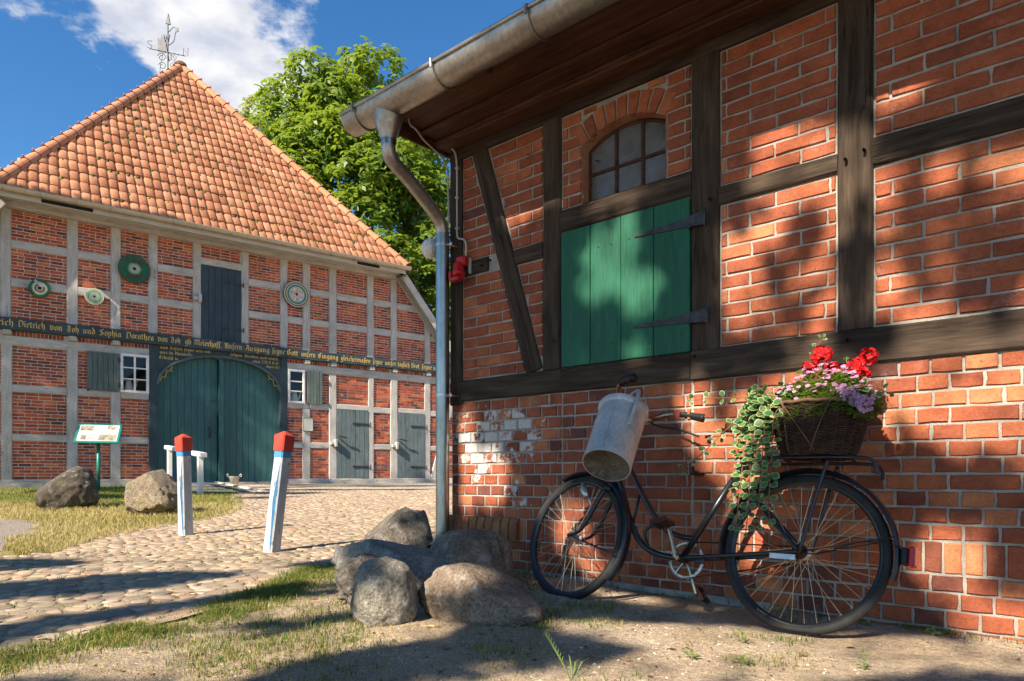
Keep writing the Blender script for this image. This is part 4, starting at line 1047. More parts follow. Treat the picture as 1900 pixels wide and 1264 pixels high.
# ---- painted target discs on the wall
def disc(name, t, z, r, rings, label, y=-0.10, text=None, tail=None, tilt=0.0, rim=None):
    d = thing(name, lw(t,y,z), math.atan2(LX.y,LX.x), label, 'painted disc', 'painted target discs on the upper wall')
    Mx = Matrix.Rotation(math.pi/2,4,'X')
    m = MB(); m.lathe([(0,-0.02),(r*0.98,-0.02),(r,0.0),(r*0.985,0.012),(r*0.95,0.014),(0,0.014)],36,Mx); m.build('board',rim or rings[0][1],d)
    yy = 0.0145
    for (k_, mt) in rings:
        m = MB(); m.lathe([(r*k_,yy-0.003),(r*k_,yy),(0,yy)],36,Mx); m.build('painted_ring',mt,d); yy += 0.0015
    if text:
        m = MB(); text(m, r, -yy-0.001); m.build('lettering',text_mat,d)
    if tail: m = MB(); tail(m, r, -yy-0.004); m.build('wooden_pointer',M['whitepost'],d)
    return d
pg = mottled('disc_green',(0.012,0.075,0.035),(0.02,0.12,0.055),9,0.5,worn=(0.10,0.16,0.10)); pgl = mottled('disc_light_green',(0.20,0.33,0.20),(0.34,0.48,0.32),12,0.5)
pcr = mottled('disc_cream',(0.50,0.45,0.28),(0.60,0.55,0.36),8,0.5); pmar = mottled('disc_maroon',(0.09,0.025,0.02),(0.14,0.05,0.03),9,0.5); pgr = mottled('disc_grey',(0.30,0.30,0.26),(0.42,0.41,0.36),9,0.5)
pbl = NT('disc_black').fin((0.012,0.012,0.012),0.5); pteal = mottled('disc_teal',(0.03,0.17,0.17),(0.06,0.24,0.23),9,0.5); pbr = mottled('disc_brown',(0.12,0.06,0.035),(0.22,0.12,0.07),12,0.5,worn=(0.5,0.45,0.36),worn_at=0.58)
pmx = mottled('disc_faded_painting',(0.26,0.14,0.10),(0.62,0.55,0.46),7,0.5,worn=(0.66,0.64,0.60),worn_at=0.52); pwh = mottled('disc_white',(0.55,0.54,0.5),(0.66,0.65,0.6),8,0.5)
text_mat = pmar
def tail1(m, r, y): m.add([(-0.02-0.10,y,0.16),(-0.02-0.06,y,0.20),(0.09,y,0.06),(0.05,y,0.02)],[(3,2,1,0)]); m.add([(-0.12,y+.012,0.16),(-0.08,y+.012,0.20),(0.09,y+.012,0.06),(0.05,y+.012,0.02)],[(0,1,2,3)])
disc('target_disc',0.739,5.053,0.215,[(0.97,pg),(0.72,pgl),(0.60,pcr),(0.46,pmar),(0.30,pcr),(0.20,pbl)],'dark green disc with cream and maroon rings and a white wooden pointer',tail=tail1)
disc('target_disc',1.834,5.032,0.205,[(0.98,pcr),(0.86,pgl),(0.66,pg),(0.60,pgl),(0.42,pgr),(0.14,pbl)],'pale green and cream ringed disc beneath the largest disc')
def txt3(m, r, y):
    write(m,"H. Su\u017fe",-0.20,0.22,0.145,0.085,y); write(m,"1903",-0.17,0.17,-0.25,0.10,y)
disc('target_disc',2.694,5.857,0.365,[(0.98,pmar),(0.955,pg),(0.40,pgl),(0.37,pg),(0.33,pgl),(0.24,pgr),(0.11,pbl)],'largest dark green disc lettered 1903 with a pale hub',text=txt3)
dd = disc('target_disc',6.794,5.860,0.375,[(0.99,pbl),(0.97,pwh),(0.92,pbr),(0.80,pcr),(0.74,pteal),(0.58,pcr),(0.54,pmx),(0.10,pbl)],'multicoloured ringed disc with teal band right of the hay hatch')
m = MB()
for i in range(30):
    a_ = 2*math.pi*i/30; m.rbox(-0.010,0.010,-0.026,-0.018,0.335,0.365,0.004,M=Matrix.Rotation(a_,4,'Y'))
m.build('bead_border',pwh,dd)
# ---- roof: hipped front, ridge, verges
EY, EZ = -0.80, 7.02
APX = (4.60, 4.46, 13.72)
HL, HR = -0.10, 9.95; HB = 10.15
def plane_pt(t, y, z): return (t,y,z)
m = MB()
A_ = (APX[0],APX[1],APX[2]); e0 = (HL,EY,EZ); e1 = (HR,EY,EZ)
BK = 26.0
m.add([e0,e1,A_],[(0,1,2)])
rl = 1.16   # main slopes
zl = 2.95
kR = (APX[2]-EZ)/(HB-APX[0]); kL = (APX[2]-EZ)/(APX[0]-HL)
tR = APX[0]+(APX[2]-zl)/kR; tLf = APX[0]-(APX[2]-zl)/kL
FY = -0.42
m.add([A_,(HR,EY,EZ),(HB,FY,EZ),(tR,FY,zl),(tR,BK,zl),(APX[0],BK,APX[2])],[(0,1,2,3,4,5)])
m.add([A_,(HL,EY,EZ),(HL-0.02,FY,EZ),(tLf,FY,zl),(tLf,BK,zl),(APX[0],BK,APX[2])],[(5,4,3,2,1,0)])
m.add([(tR,BK,zl),(APX[0],BK,APX[2]),(tLf,BK,zl)],[(0,1,2)])
M['roofunder'] = mottled('roof_battens',(0.09,0.045,0.03),(0.15,0.07,0.045),4,0.9)
m.build('roof_deck', M['roofunder'], hall)
# barge boards and soffits on the gable
def slab(p0,p1,w,th,name,mat,yd=0.0):
    a, b = Vector(p0), Vector(p1); X = (b-a).normalized(); Y = Vector((0,1,0)); Z = X.cross(Y).normalized()
    mm = MB(); L = (b-a).length; mm.rbox(-L/2,L/2,-th/2,th/2,-w/2,w/2,0.006)
    Mx = Matrix(((X.x,Y.x,Z.x,0),(X.y,Y.y,Z.y,0),(X.z,Y.z,Z.z,0),(0,0,0,1))); Mx.translation = (a+b)/2
    return mm.build(name, mat, hall, M=Mx)
slab((HB-0.08,-0.43,EZ-0.16),(tR-0.12,-0.43,zl-0.12),0.22,0.03,'barge_board',M['timber_hall'])
slab((HL+0.13,-0.43,EZ-0.16),(tLf+0.12,-0.43,zl-0.12),0.22,0.03,'barge_board',M['timber_hall'])
slab((HB-0.04,-0.21,EZ-0.06),(tR-0.05,-0.21,zl-0.05),0.04,0.42,'verge_soffit',M['timber_hall'])
slab((HL+0.08,-0.21,EZ-0.06),(tLf+0.05,-0.21,zl-0.05),0.04,0.42,'verge_soffit',M['timber_hall'])
m = MB()
m.rbox(HL,HR-0.02,EY+0.05,-0.02,6.93,6.97,0.008); m.build('eave_soffit',M['timber_hall'],hall)
fbeam(hall,(HL+0.02,6.88),(HR-0.05,6.88),0.13,-0.20,0.24,M['timber_hall'],'eave_beam',seg=0.6,jit=0.008)
m = MB(); m.rbox(HL,HR-0.02,EY+0.02,EY+0.05,6.83,7.0,0.008); m.build('fascia_board',M['gutter_hall'],hall)
for (a,b) in ((0.75,1.75),(8.35,9.05)):
    m = MB(); m.box(a,b,EY+0.014,EY+0.02,6.85,6.93); m.build('vent_slot',M['dark'],hall)
# gutter of the hip
m = MB(); gy, gz, gr_ = EY-0.05, 7.02, 0.085
pr = [(gy+gr_*math.cos(math.pi+math.pi*i/10), gz+gr_*math.sin(math.pi+math.pi*i/10)) for i in range(11)]; n = len(pr)
m.add([(HL-0.2,y,z) for y,z in pr]+[(HR+0.10,y,z) for y,z in pr],[(i,n+i,n+i+1,i+1) for i in range(n-1)]+[tuple(range(n)),tuple(range(2*n-1,n-1,-1))])
m.tube([(HL-0.2,gy-gr_,gz+0.004),(HR+0.10,gy-gr_,gz+0.004)],0.010,6)
m.build('gutter', M['gutter_hall'], hall, smooth=True, auto=40)
for i in range(16):
    x = HL+0.15+i*0.68; m = MB(); m.tube([(x,gy+(gr_+.004)*math.cos(math.pi+math.pi*q/8),gz+(gr_+.004)*math.sin(math.pi+math.pi*q/8)) for q in range(9)],0.009,5); m.build('gutter_bracket',M['zinc'],hall)
# pantiles: every tile real, S-curved
uvec = Vector((1,0,0)); vvec = (Vector((0,APX[1]-EY,APX[2]-EZ))).normalized(); nvec = uvec.cross(vvec)
SL = math.hypot(APX[1]-EY,APX[2]-EZ)
CW, RH = 0.202, SL/20.4
def tile_geo():
    ks = 10; vs_ = []; fs = []
    for j,(v,dn) in enumerate(((-0.02,0.030),(RH*1.06,0.0))):
        for i in range(ks+1):
            f = i/ks; x = (f-0.5)*(CW*1.10)
            hgt = 0.023*math.sin(math.pi*min(1,f/0.84))**0.5 - 0.034*math.sin(math.pi*max(0,(f-0.84)/0.16))
            vs_.append((x, v, hgt+dn))
    for i in range(ks): fs.append((i,i+1,ks+1+i+1,ks+1+i))
    o = len(vs_)
    for i in range(ks+1): x,y,z = vs_[i]; vs_.append((x,y,z-0.028))
    for i in range(ks): fs.append((o+i,o+i+1,i+1,i))
    return vs_, fs
TV, TF_ = tile_geo(); TV = np.array(TV); TF_ = np.array(TF_)
N = NT('mossy_pantile'); v_ = N.coord(rnd=True)
c_ = N.ramp(N.attr('rnd'),[(0,(0.38,0.155,0.082)),(0.5,(0.455,0.198,0.107)),(1,(0.51,0.24,0.135))])
c_ = N.mix(0.6,c_,N.ramp(N.noise(v_,14,4),[(0.3,(0.7,)*3),(0.7,(1.25,)*3)]),'MULTIPLY')
ps_ = N.n('ShaderNodeNewGeometry').outputs['Position']; c_ = N.mix(0.6,c_,N.ramp(N.noise(ps_,0.7,5,0.6),[(0.35,(0.72,)*3),(0.65,(1.2,)*3)]),'MULTIPLY')
c_ = N.mix(N.ramp(N.noise(ps_,7.0,8,0.75),[(0.60,0.0),(0.66,0.8)]),c_,(0.10,0.085,0.045))
N.bump(N.noise(v_,60,4),0.2,0.004); M['pantile'] = N.fin(c_,0.8,0,0.2)
base = Vector((0,EY,EZ)); tiles = []
nc = int((HR-HL)/CW)+2
for c in range(nc):
    for r in range(21):
        t = HL+0.02+(c+0.5)*CW; v = r*RH-0.05; f = (v+RH*0.45)/SL
        lo = HL+(APX[0]-HL)*f; hi = HR+(APX[0]-HR)*f
        if lo-0.03 < t < hi+0.03 and f < 0.985:
            tiles.append((t,v))
def tile_matrix(t, v, R_):
    o = base+uvec*(t+R_.uniform(-.004,.004))+vvec*(v+R_.uniform(-.018,.018)+0.02*mnoise.noise(Vector((t*0.8,v*0.8,0))))+nvec*(0.03+R_.uniform(-.008,.008)+0.035*mnoise.noise(Vector((t*0.45,v*0.45,5))))
    yaw = R_.uniform(-0.035,0.035)
    X = (uvec*math.cos(yaw)+vvec*math.sin(yaw)); Y = (vvec*math.cos(yaw)-uvec*math.sin(yaw)); Z = X.cross(Y)
    return Matrix(((X.x,Y.x,Z.x,o.x),(X.y,Y.y,Z.y,o.y),(X.z,Y.z,Z.z,o.z),(0,0,0,1)))
R_ = random.Random(77); rank = []
for k_,(t,v) in enumerate(tiles):
    P = base+uvec*t+vvec*v; W = lw(P.x,P.y,P.z); rank.append((W.y if in_view(W,5) else 999,k_))
rank.sort(); own = set(k_ for d_,k_ in rank[:300] if d_ < 900)
tvar = []
for q in range(9):
    mm = MB(); mm.add([tuple(p) for p in TV],[tuple(f) for f in TF_],(q+0.5)/9); tvar.append(mm.mesh('roof_tile'))
    tvar[-1].polygons.foreach_set('use_smooth',[True]*10+[False]*10); tvar[-1].materials.append(M['pantile'])
jv, jf, jr = [], [], []
for k_,(t,v) in enumerate(tiles):
    Mx = tile_matrix(t,v,R_); q = R_.randrange(9)
    if k_ in own: obj('roof_tile',tvar[q],None,hall,M=Mx)
    else:
        A3 = np.array(Mx.to_3x3()); jf.append(TF_+len(jv)*len(TV)); jv.append(TV@A3.T+np.array(Mx.translation)); jr += [(q+0.5)/9]*len(TF_)
me = np_mesh('roof_tiles_upper', np.concatenate(jv), np.concatenate(jf), jr); tag(obj('roof_tiles_upper',me,M['pantile'],hall),kind='stuff')
# moss cushions sitting in the tile troughs
m = MB(); R_ = random.Random(5)
for (t,v) in tiles:
    f = v/SL; pm_ = 0.62*math.exp(-((t-5.2)/3.4)**2)*(1.0 if f < 0.75 else 0.35)
    for rep in range(2):
      if R_.random() < pm_:
        o = base+uvec*(t-0.07+R_.uniform(-0.03,0.05))+vvec*(v+RH*R_.uniform(0.75,1.0))+nvec*0.035; s_ = R_.uniform(0.04,0.10)
        ring = []; kk = 7
        for i in range(kk):
            a_ = 2*math.pi*i/kk; rr = s_*R_.uniform(0.6,1.2); ring.append(o+uvec*math.cos(a_)*rr*0.8+vvec*math.sin(a_)*rr*1.2)
        m.add(ring+[o+nvec*s_*0.6],[(i,(i+1)%kk,kk) for i in range(kk)],R_.random())
N = NT('roof_moss'); N.fin(N.ramp(N.attr('rnd'),[(0,(0.045,0.05,0.025)),(0.7,(0.09,0.085,0.035)),(1,(0.26,0.20,0.05))]),0.95,0,0.1); M['moss'] = N.m
tag(m.build('roof_moss',M['moss'],hall),kind='stuff')
# hip and ridge caps
def cap_row(p0, p1, n, name, r=0.125):
    a, b = Vector(p0), Vector(p1); X = (b-a).normalized(); Z = Vector((0,0,1)); Y = Z.cross(X).normalized(); Z = X.cross(Y); L = (b-a).length/n
    for i in range(n):
        mm = MB(); k2 = 10; vs_ = []
        for (x,rr) in ((-0.02,r*1.12),(0.05,r*1.1),(L*1.04,r*0.92)):
            for q in range(k2+1):
                an = math.pi*q/k2*1.15-0.235; vs_.append((x, rr*math.cos(an), rr*math.sin(an)))
        fs = [(j*(k2+1)+q, (j+1)*(k2+1)+q, (j+1)*(k2+1)+q+1, j*(k2+1)+q+1) for j in range(2) for q in range(k2)]
        mm.add(vs_,fs,U(0.2,0.9)); mm.rbox(-0.02,0.02,-0.02,0.02,r*1.08,r*1.08+0.05,0.008,a=0.05)
        Mx = Matrix(((X.x,Y.x,Z.x,0),(X.y,Y.y,Z.y,0),(X.z,Y.z,Z.z,0),(0,0,0,1))); Mx.translation = a+X*(L*i)-Z*0.02
        mm.build(name,M['pantile'],hall,M=Mx,smooth=False)
cap_row((HL,EY,EZ+0.06),(APX[0],APX[1],APX[2]+0.10),24,'hip_cap'); cap_row((HR,EY,EZ+0.06),(APX[0],APX[1],APX[2]+0.10),24,'hip_cap')
cap_row((APX[0],APX[1]+9,APX[2]+0.08),(APX[0],APX[1]-0.05,APX[2]+0.08),20,'ridge_cap',0.15)
m = MB(); m.lathe([(0.0,0.16),(0.10,0.15),(0.17,0.10),(0.20,0.0)],12); m.build('finial_cap',M['roofunder'],hall,loc=(APX[0],APX[1],APX[2]+0.08),smooth=True)
# pale mortar fillets under the right hip
m = MB(); R_ = random.Random(9)
hv = (Vector((APX[0],APX[1],APX[2]))-Vector((HR,EY,EZ)))
for i in range(30):
    p = Vector((HR,EY,EZ))+hv*((i+0.3)/31)+nvec*0.05; q = p+hv*(0.55/31); w_ = -uvec*R_.uniform(0.10,0.16)+nvec*0.01
    m.add([p+nvec*0.03,q+nvec*0.03,(q*0.45+p*0.55)+w_],[(0,1,2),(2,1,0)])
m.build('hip_mortar',M['white'],hall)
# ================================================================== ground
def wall_dist(x, y):          # distance in front of the barn wall (positive = yard side)
    return -((Vector((x,y,0))-B_O).dot(BY))
def cob_edge(y):              # right edge of the cobbled lane
    if y < 4.8: return -1.92+(y-2.3)*0.30+0.10*math.sin(y*2.3)
    return -1.17+(y-4.8)*0.55
def cob_left(y):              # left edge of the lane
    if y < 5.2: return -4.2-(5.2-y)*0.8
    if y < 9.5: return -3.75+0.12*math.sin(y*1.7)-(y-5.2)*0.02
    return -3.85-(y-9.5)*0.42
def is_cobble(x, y): return cob_left(y) < x < cob_edge(y)
def hz(x, y):
    b = 0.0
    if not is_cobble(x,y) and y < 12:
        b = 0.018*mnoise.noise(Vector((x*1.3,y*1.3,0)))+0.007*mnoise.noise(Vector((x*6,y*6,2)))+0.006*mnoise.noise(Vector((x*15,y*15,7)))
    return ground_z(x,y)+b
def axis(lo, hi, c, fine, grow):
    out = [c]; d = fine
    while out[-1] < hi: out.append(out[-1]+d); d *= grow
    neg = [c]; d = fine
    while neg[-1] > lo: neg.append(neg[-1]-d); d *= grow
    return sorted(set(neg[1:]+out))
gx = axis(-300,300,-0.3,0.05,1.028); gy_ = axis(-120,600,3.2,0.045,1.025)
V = np.array([(x,y,hz(x,y)) for y in gy_ for x in gx]); nx_ = len(gx)
ii, jj = np.meshgrid(np.arange(nx_-1), np.arange(len(gy_)-1)); i0 = (jj*nx_+ii).ravel()
F = np.stack([i0,i0+1,i0+1+nx_,i0+nx_],1)
N = NT('sandy_ground'); v_ = N.coord()
sepx = N.n('ShaderNodeSeparateXYZ'); N.l(v_,sepx.inputs[0])
sand = N.ramp(N.noise(v_,2.0,6,0.65),[(0.3,(0.48,0.37,0.265)),(0.55,(0.66,0.53,0.395)),(0.75,(0.76,0.63,0.48))])
grit = N.noise(v_,130,4,0.7); sand = N.mix(0.85,sand,N.ramp(grit,[(0.32,(0.45,0.43,0.40)),(0.68,(1.45,1.42,1.38))]),'MULTIPLY'); sand = N.mix(0.6,sand,N.ramp(N.noise(v_,34,6,0.7),[(0.35,(0.55,0.53,0.5)),(0.62,(1.2,)*3)]),'MULTIPLY')
humus = N.ramp(N.noise(v_,26,6,0.7),[(0.35,(0.20,0.155,0.10)),(0.65,(0.38,0.30,0.20))])
c_ = N.mix(N.ramp(N.noise(v_,1.1,8,0.7),[(0.50,0.0),(0.66,0.7)]),sand,humus)
lit_ = N.ramp(N.voro(v_,55),[(0.06,1.0),(0.09,0.0)]); c_ = N.mix(N.math('MULTIPLY',lit_,N.ramp(N.noise(v_,3,3),[(0.5,0.0),(0.6,0.9)])),c_,(0.10,0.06,0.035))
# dry lawn and gravel on the far left side of the lane
lawn = N.ramp(N.noise(v_,1.2,6,0.65),[(0.3,(0.20,0.17,0.05)),(0.6,(0.40,0.32,0.13)),(0.8,(0.48,0.38,0.18))])
grav = N.mix(0.8,N.ramp(N.noise(v_,1.5,5),[(0.3,(0.30,0.25,0.215)),(0.7,(0.40,0.34,0.29))]),N.ramp(N.noise(v_,60,5,0.75),[(0.3,(0.6,)*3),(0.7,(1.25,)*3)]),'MULTIPLY')
xs_ = N.math('ADD',sepx.outputs[0],N.math('MULTIPLY',N.math('SUBTRACT',N.noise(v_,2.5,4),0.5),0.6))
ys_ = sepx.outputs[1]
leftm = N.math('LESS_THAN',xs_,-3.3)
c_ = N.mix(leftm,c_,lawn)
gm = N.math('MULTIPLY',N.math('LESS_THAN',N.math('ADD',xs_,N.math('MULTIPLY',N.math('SUBTRACT',ys_,5.5),0.55)),-4.1),N.math('LESS_THAN',N.math('ADD',ys_,N.math('MULTIPLY',xs_,0.12)),7.35))
c_ = N.mix(gm,c_,grav)
farm = N.math('GREATER_THAN',ys_,40.0); c_ = N.mix(farm,c_,(0.06,0.10,0.03))
N.bump(N.math('ADD',grit,N.math('MULTIPLY',N.noise(v_,22,6,0.7),2.0)),1.0,0.02); M['sand'] = N.fin(c_,0.95,0,0.1)
gnd = obj('ground', np_mesh('ground',V,F,None,True), M['sand']); tag(gnd,kind='structure')

# ---- cobbled lane
N = NT('cobble_bedding'); v_ = N.coord()
c_ = N.ramp(N.noise(v_,2.5,6,0.65),[(0.3,(0.24,0.18,0.12)),(0.7,(0.42,0.325,0.225))]); f_ = N.noise(v_,90,4,0.7)
c_ = N.mix(0.6,c_,N.ramp(f_,[(0.3,(0.6,)*3),(0.7,(1.25,)*3)]),'MULTIPLY')
# beyond the built stones the paving goes on as relief
vo = N.voro(v_,7.5,'DISTANCE_TO_EDGE'); vc = N.voro(v_,7.5,'F1','Color')
st_ = N.mix(0.35,(0.46,0.365,0.265),vc); st_ = N.mix(0.75,(0.46,0.365,0.265),N.mix(0.8,st_,(0.44,0.36,0.27)))
sp2 = N.n('ShaderNodeSeparateXYZ'); N.l(v_,sp2.inputs[0])
far_ = N.math('MULTIPLY',N.math('GREATER_THAN',sp2.outputs[1],14.0),N.ramp(vo,[(0.02,0.0),(0.08,1.0)]))
c_ = N.mix(far_,c_,st_); N.bump(N.math('ADD',f_,N.math('MULTIPLY',far_,3.0)),0.6,0.02); M['bedding'] = N.fin(c_,0.95,0,0.1)
vs_, fs = [], []; ys = [1.2+0.055*i for i in range(120)]+[7.8+0.25*i for i in range(0,78)]; NCL = 72
for y in ys:
    l_, r_ = cob_left(y), cob_edge(y)
    if y > 9.5: l_, r_ = cob_left(y), min(cob_edge(y), 9.0)
    for k_ in range(NCL+1):
        x = l_+(r_-l_)*k_/NCL; vs_.append((x,y,ground_z(x,y)+0.012+(0.0035*mnoise.noise(Vector((x*3.5,y*3.5,2)))+0.003*mnoise.noise(Vector((x*11,y*11,2))) if y < 9 else 0)))
for j in range(len(ys)-1):
    for k_ in range(NCL): fs.append((j*(NCL+1)+k_,j*(NCL+1)+k_+1,(j+1)*(NCL+1)+k_+1,(j+1)*(NCL+1)+k_))
m = MB(); m.add(vs_,fs); lane = m.build('cobbled_lane',M['bedding'],smooth=True); tag(lane,kind='structure')
N = NT('field_cobble'); v_ = N.coord(); r_ = N.attr('rnd')
c_ = N.ramp(r_,[(0,(0.19,0.155,0.125)),(0.3,(0.29,0.225,0.16)),(0.75,(0.38,0.29,0.205)),(0.9,(0.31,0.19,0.125)),(1.0,(0.44,0.36,0.275))])
c_ = N.mix(0.6,c_,N.ramp(N.noise(v_,40,5,0.7),[(0.3,(0.65,)*3),(0.7,(1.25,)*3)]),'MULTIPLY')
N.bump(N.noise(v_,55,5,0.7),0.5,0.006); M['cobble'] = N.fin(c_,0.8,0,0.25)
R_ = random.Random(31); cells = {}; DXC, DYC = 0.118, 0.092
def seed_pt(i, j):
    if (i,j) not in cells:
        Rr = random.Random(i*7919+j*104729); w_ = mnoise.noise(Vector((i*0.09,j*0.09,4)))
        cells[(i,j)] = ((i+0.5*(j%2)+Rr.uniform(-.36,.36)+0.5*w_)*DXC, (j+Rr.uniform(-.34,.34))*DYC, Rr.random())
    return cells[(i,j)]
stones = []
for j in range(int(1.7/DYC), int(14.6/DYC)):
    y = j*DYC
    for i in range(int(max(-9.0,cob_left(y))/DXC)-1, int(min(cob_edge(y),1.6)/DXC)+2):
        sx, sy, r = seed_pt(i,j)
        if not is_cobble(sx,sy) or sx > cob_edge(sy)-0.05+0.05*math.sin(sy*31) or not in_view(Vector((sx,sy,ground_z(sx,sy))),40): continue
        if r < 0.03 or (sy < 5 and sx > cob_edge(sy)-0.25 and r < 0.35): continue
        poly = [(sx-.13,sy-.11),(sx+.13,sy-.11),(sx+.13,sy+.11),(sx-.13,sy+.11)]
        for di in (-2,-1,0,1,2):
            for dj in (-2,-1,0,1,2):
                if di or dj:
                    qx, qy, _q = seed_pt(i+di,j+dj); ex, ey = qx-sx, qy-sy; L2 = math.hypot(ex,ey)+1e-6
                    poly = clip_poly(poly, ex/L2, ey/L2, ((qx*qx-sx*sx)+(qy*qy-sy*sy))/(2*L2)-0.0035-0.004*((r*13)%1))
                    if len(poly) < 3: break
            if len(poly) < 3: break
        if len(poly) >= 3 and area(poly) > 0.0022: stones.append((sx,sy,poly,r))
def stone_geo(sx, sy, poly, R_):
    P = []
    n = len(poly)
    for k_ in range(n):                         # cut the corners once
        p, q = poly[k_], poly[(k_+1)%n]
        L_ = math.hypot(q[0]-p[0],q[1]-p[1])
        if L_ < 0.012: P.append(((p[0]+q[0])/2,(p[1]+q[1])/2)); continue
        P.append((p[0]*.78+q[0]*.22,p[1]*.78+q[1]*.22)); P.append((p[0]*.22+q[0]*.78,p[1]*.22+q[1]*.78))
    cx0 = sum(p[0] for p in P)/len(P); cy0 = sum(p[1] for p in P)/len(P); k = len(P); h = R_.uniform(0.0015,0.007); t1, t2 = R_.uniform(-.06,.06), R_.uniform(-.08,.08)
    vs_ = []
    for (s_,z) in ((1.0,-0.02),(0.97,0.2*h),(0.80,0.85*h)):
        for p in P: dx, dy = (p[0]-cx0)*s_, (p[1]-cy0)*s_; vs_.append((dx,dy,z+(t1*dx+t2*dy if z > 0 else 0)+(R_.uniform(-.0012,.0012) if z > 0 else 0)))
    vs_.append((0,0,h)); c = 3*k
    return (cx0,cy0), vs_, [(j*k+i,j*k+(i+1)%k,(j+1)*k+(i+1)%k,(j+1)*k+i) for j in range(2) for i in range(k)]+[(2*k+i,2*k+(i+1)%k,c) for i in range(k)]
order = sorted(range(len(stones)), key=lambda i: stones[i][1]-area(stones[i][2])*20); own = set()
for i in order:
    if in_view(Vector((stones[i][0],stones[i][1],0)),5): own.add(i)
    if len(own) >= 300: break
J = MB()
for i,(sx,sy,poly,r) in enumerate(stones):
    (x,y), vs_, fs = stone_geo(sx,sy,poly,R_); z = ground_z(x,y)+0.012
    if i in own:
        m = MB(); m.add(vs_,fs,r+.001); m.build('cobblestone',M['cobble'],lane,smooth=True,loc=(x,y,z))
    else: J.add([(v[0]+x,v[1]+y,v[2]+z) for v in vs_],fs,r+.001)
tag(J.build('far_cobblestones',M['cobble'],lane,smooth=True),kind='stuff')

# ---- boulders
def boulder_mat(name, c0, c1, moss=None, lich=(0.42,0.41,0.38), bump=0.9):
    N = NT(name); v = N.coord(); a = N.noise(v,4,7,0.65,0.4); f = N.noise(v,70,5,0.75); g = N.noise(v,18,6,0.7)
    c = N.ramp(a,[(0.3,c0),(0.68,c1)]); c = N.mix(0.85,c,N.ramp(f,[(0.32,(0.4,)*3),(0.68,(1.6,)*3)]),'MULTIPLY')
    c = N.mix(0.6,c,N.ramp(g,[(0.32,(0.55,)*3),(0.66,(1.35,)*3)]),'MULTIPLY')
    c = N.mix(N.ramp(N.noise(v,9,8,0.75),[(0.55,0.0),(0.63,0.55)]),c,lich)
    if moss: c = N.mix(N.ramp(N.noise(v,5,6,0.7),[(0.56,0.0),(0.66,0.7)]),c,moss)
    N.bump(N.math('ADD',N.math('MULTIPLY',g,2.2),f),bump,0.02); return N.fin(c,0.9,0,0.2)
BRT = 1.0
BM = {'black':boulder_mat('dark_brown_granite',(0.05,0.042,0.035),(0.14,0.115,0.09),(0.08,0.075,0.025)),'grey':boulder_mat('grey_granite',(0.16,0.148,0.13),(0.36,0.335,0.30)),'brown':boulder_mat('brown_granite',(0.16,0.115,0.085),(0.37,0.285,0.215)),
      'dark':boulder_mat('dark_granite',(0.09,0.078,0.066),(0.26,0.22,0.18),(0.10,0.095,0.03)),'tan':boulder_mat('tan_granite',(0.23,0.18,0.125),(0.42,0.335,0.235),(0.28,0.24,0.07),bump=1.3),'olive':boulder_mat('olive_granite',(0.19,0.175,0.145),(0.38,0.345,0.28))}
def ico(sub):
    import bmesh
    bm = bmesh.new(); bmesh.ops.create_icosphere(bm,subdivisions=sub,radius=1.0); v = [x.co.copy() for x in bm.verts]; f = [tuple(q.index for q in p.verts) for p in bm.faces]; bm.free(); return v, f
IV, IF = ico(5)
def boulder(name, c, size, rz, mat, label, seed, cuts=(), rough=0.10, lean=(0,0), sink=0.25, fine=0.018, pw=0.92):
    """a stone: noisy ball flattened by a few planes; c = ground point under its centre"""
    o = Vector((seed*3.1,seed*1.7,seed*2.3)); vs_ = []
    for v in IV:
        p = Vector([math.copysign(abs(q)**pw,q) for q in v])
        n = mnoise.fractal(v*1.3+o,0.9,2.1,3)*rough*2.0+mnoise.fractal(v*5+o,0.8,2.1,4)*fine*2.2+mnoise.fractal(v*16+o,0.7,2.1,3)*fine*0.7+abs(mnoise.noise(v*3.1+o))*rough*0.35
        ridge = abs(mnoise.noise(v*2.4+o*2)); n -= max(0,0.10-ridge)*rough*1.6
        p = p*(1+n)
        for (nx,ny,nz,d) in cuts:
            nn = Vector((nx,ny,nz)).normalized(); e = p.dot(nn)-d
            if e > 0: p = p-nn*e*0.88
        p = Vector((p.x*size[0]/2,p.y*size[1]/2,p.z*size[2]/2))
        p.x += lean[0]*p.z; p.y += lean[1]*p.z
        vs_.append(p)
    zmin = min(p.z for p in vs_); 
    m = MB(); m.add([(p.x,p.y,p.z-zmin-sink*size[2]) for p in vs_],IF)
    ob = m.build(name,mat,None,smooth=True,loc=(c[0],c[1],ground_z(c[0],c[1]))); ob.rotation_euler = (0,0,rz)
    return tag(ob,label,'boulder')
boulder('boulder',(-6.38,9.8),(0.80,0.62,0.68),0.35,BM['black'],'dark round boulder on the lawn left of the green sign post',3,[(-.7,-.2,.7,.62),(.9,0,.3,.86)],0.09,lean=(0.10,0),sink=0.14)
boulder('boulder',(-4.72+0.03,8.80),(0.80,0.60,0.66),-0.1,BM['tan'],'tan angular boulder on dry grass right of the dark round boulder',8,[(-.55,-.15,.82,.52),(.75,-.1,.66,.62),(-.9,-.45,0,.66),(.15,-1,.25,.62)],0.12,fine=0.045,sink=0.12)
G_ = 'boulders piled at the foot of the downpipe'
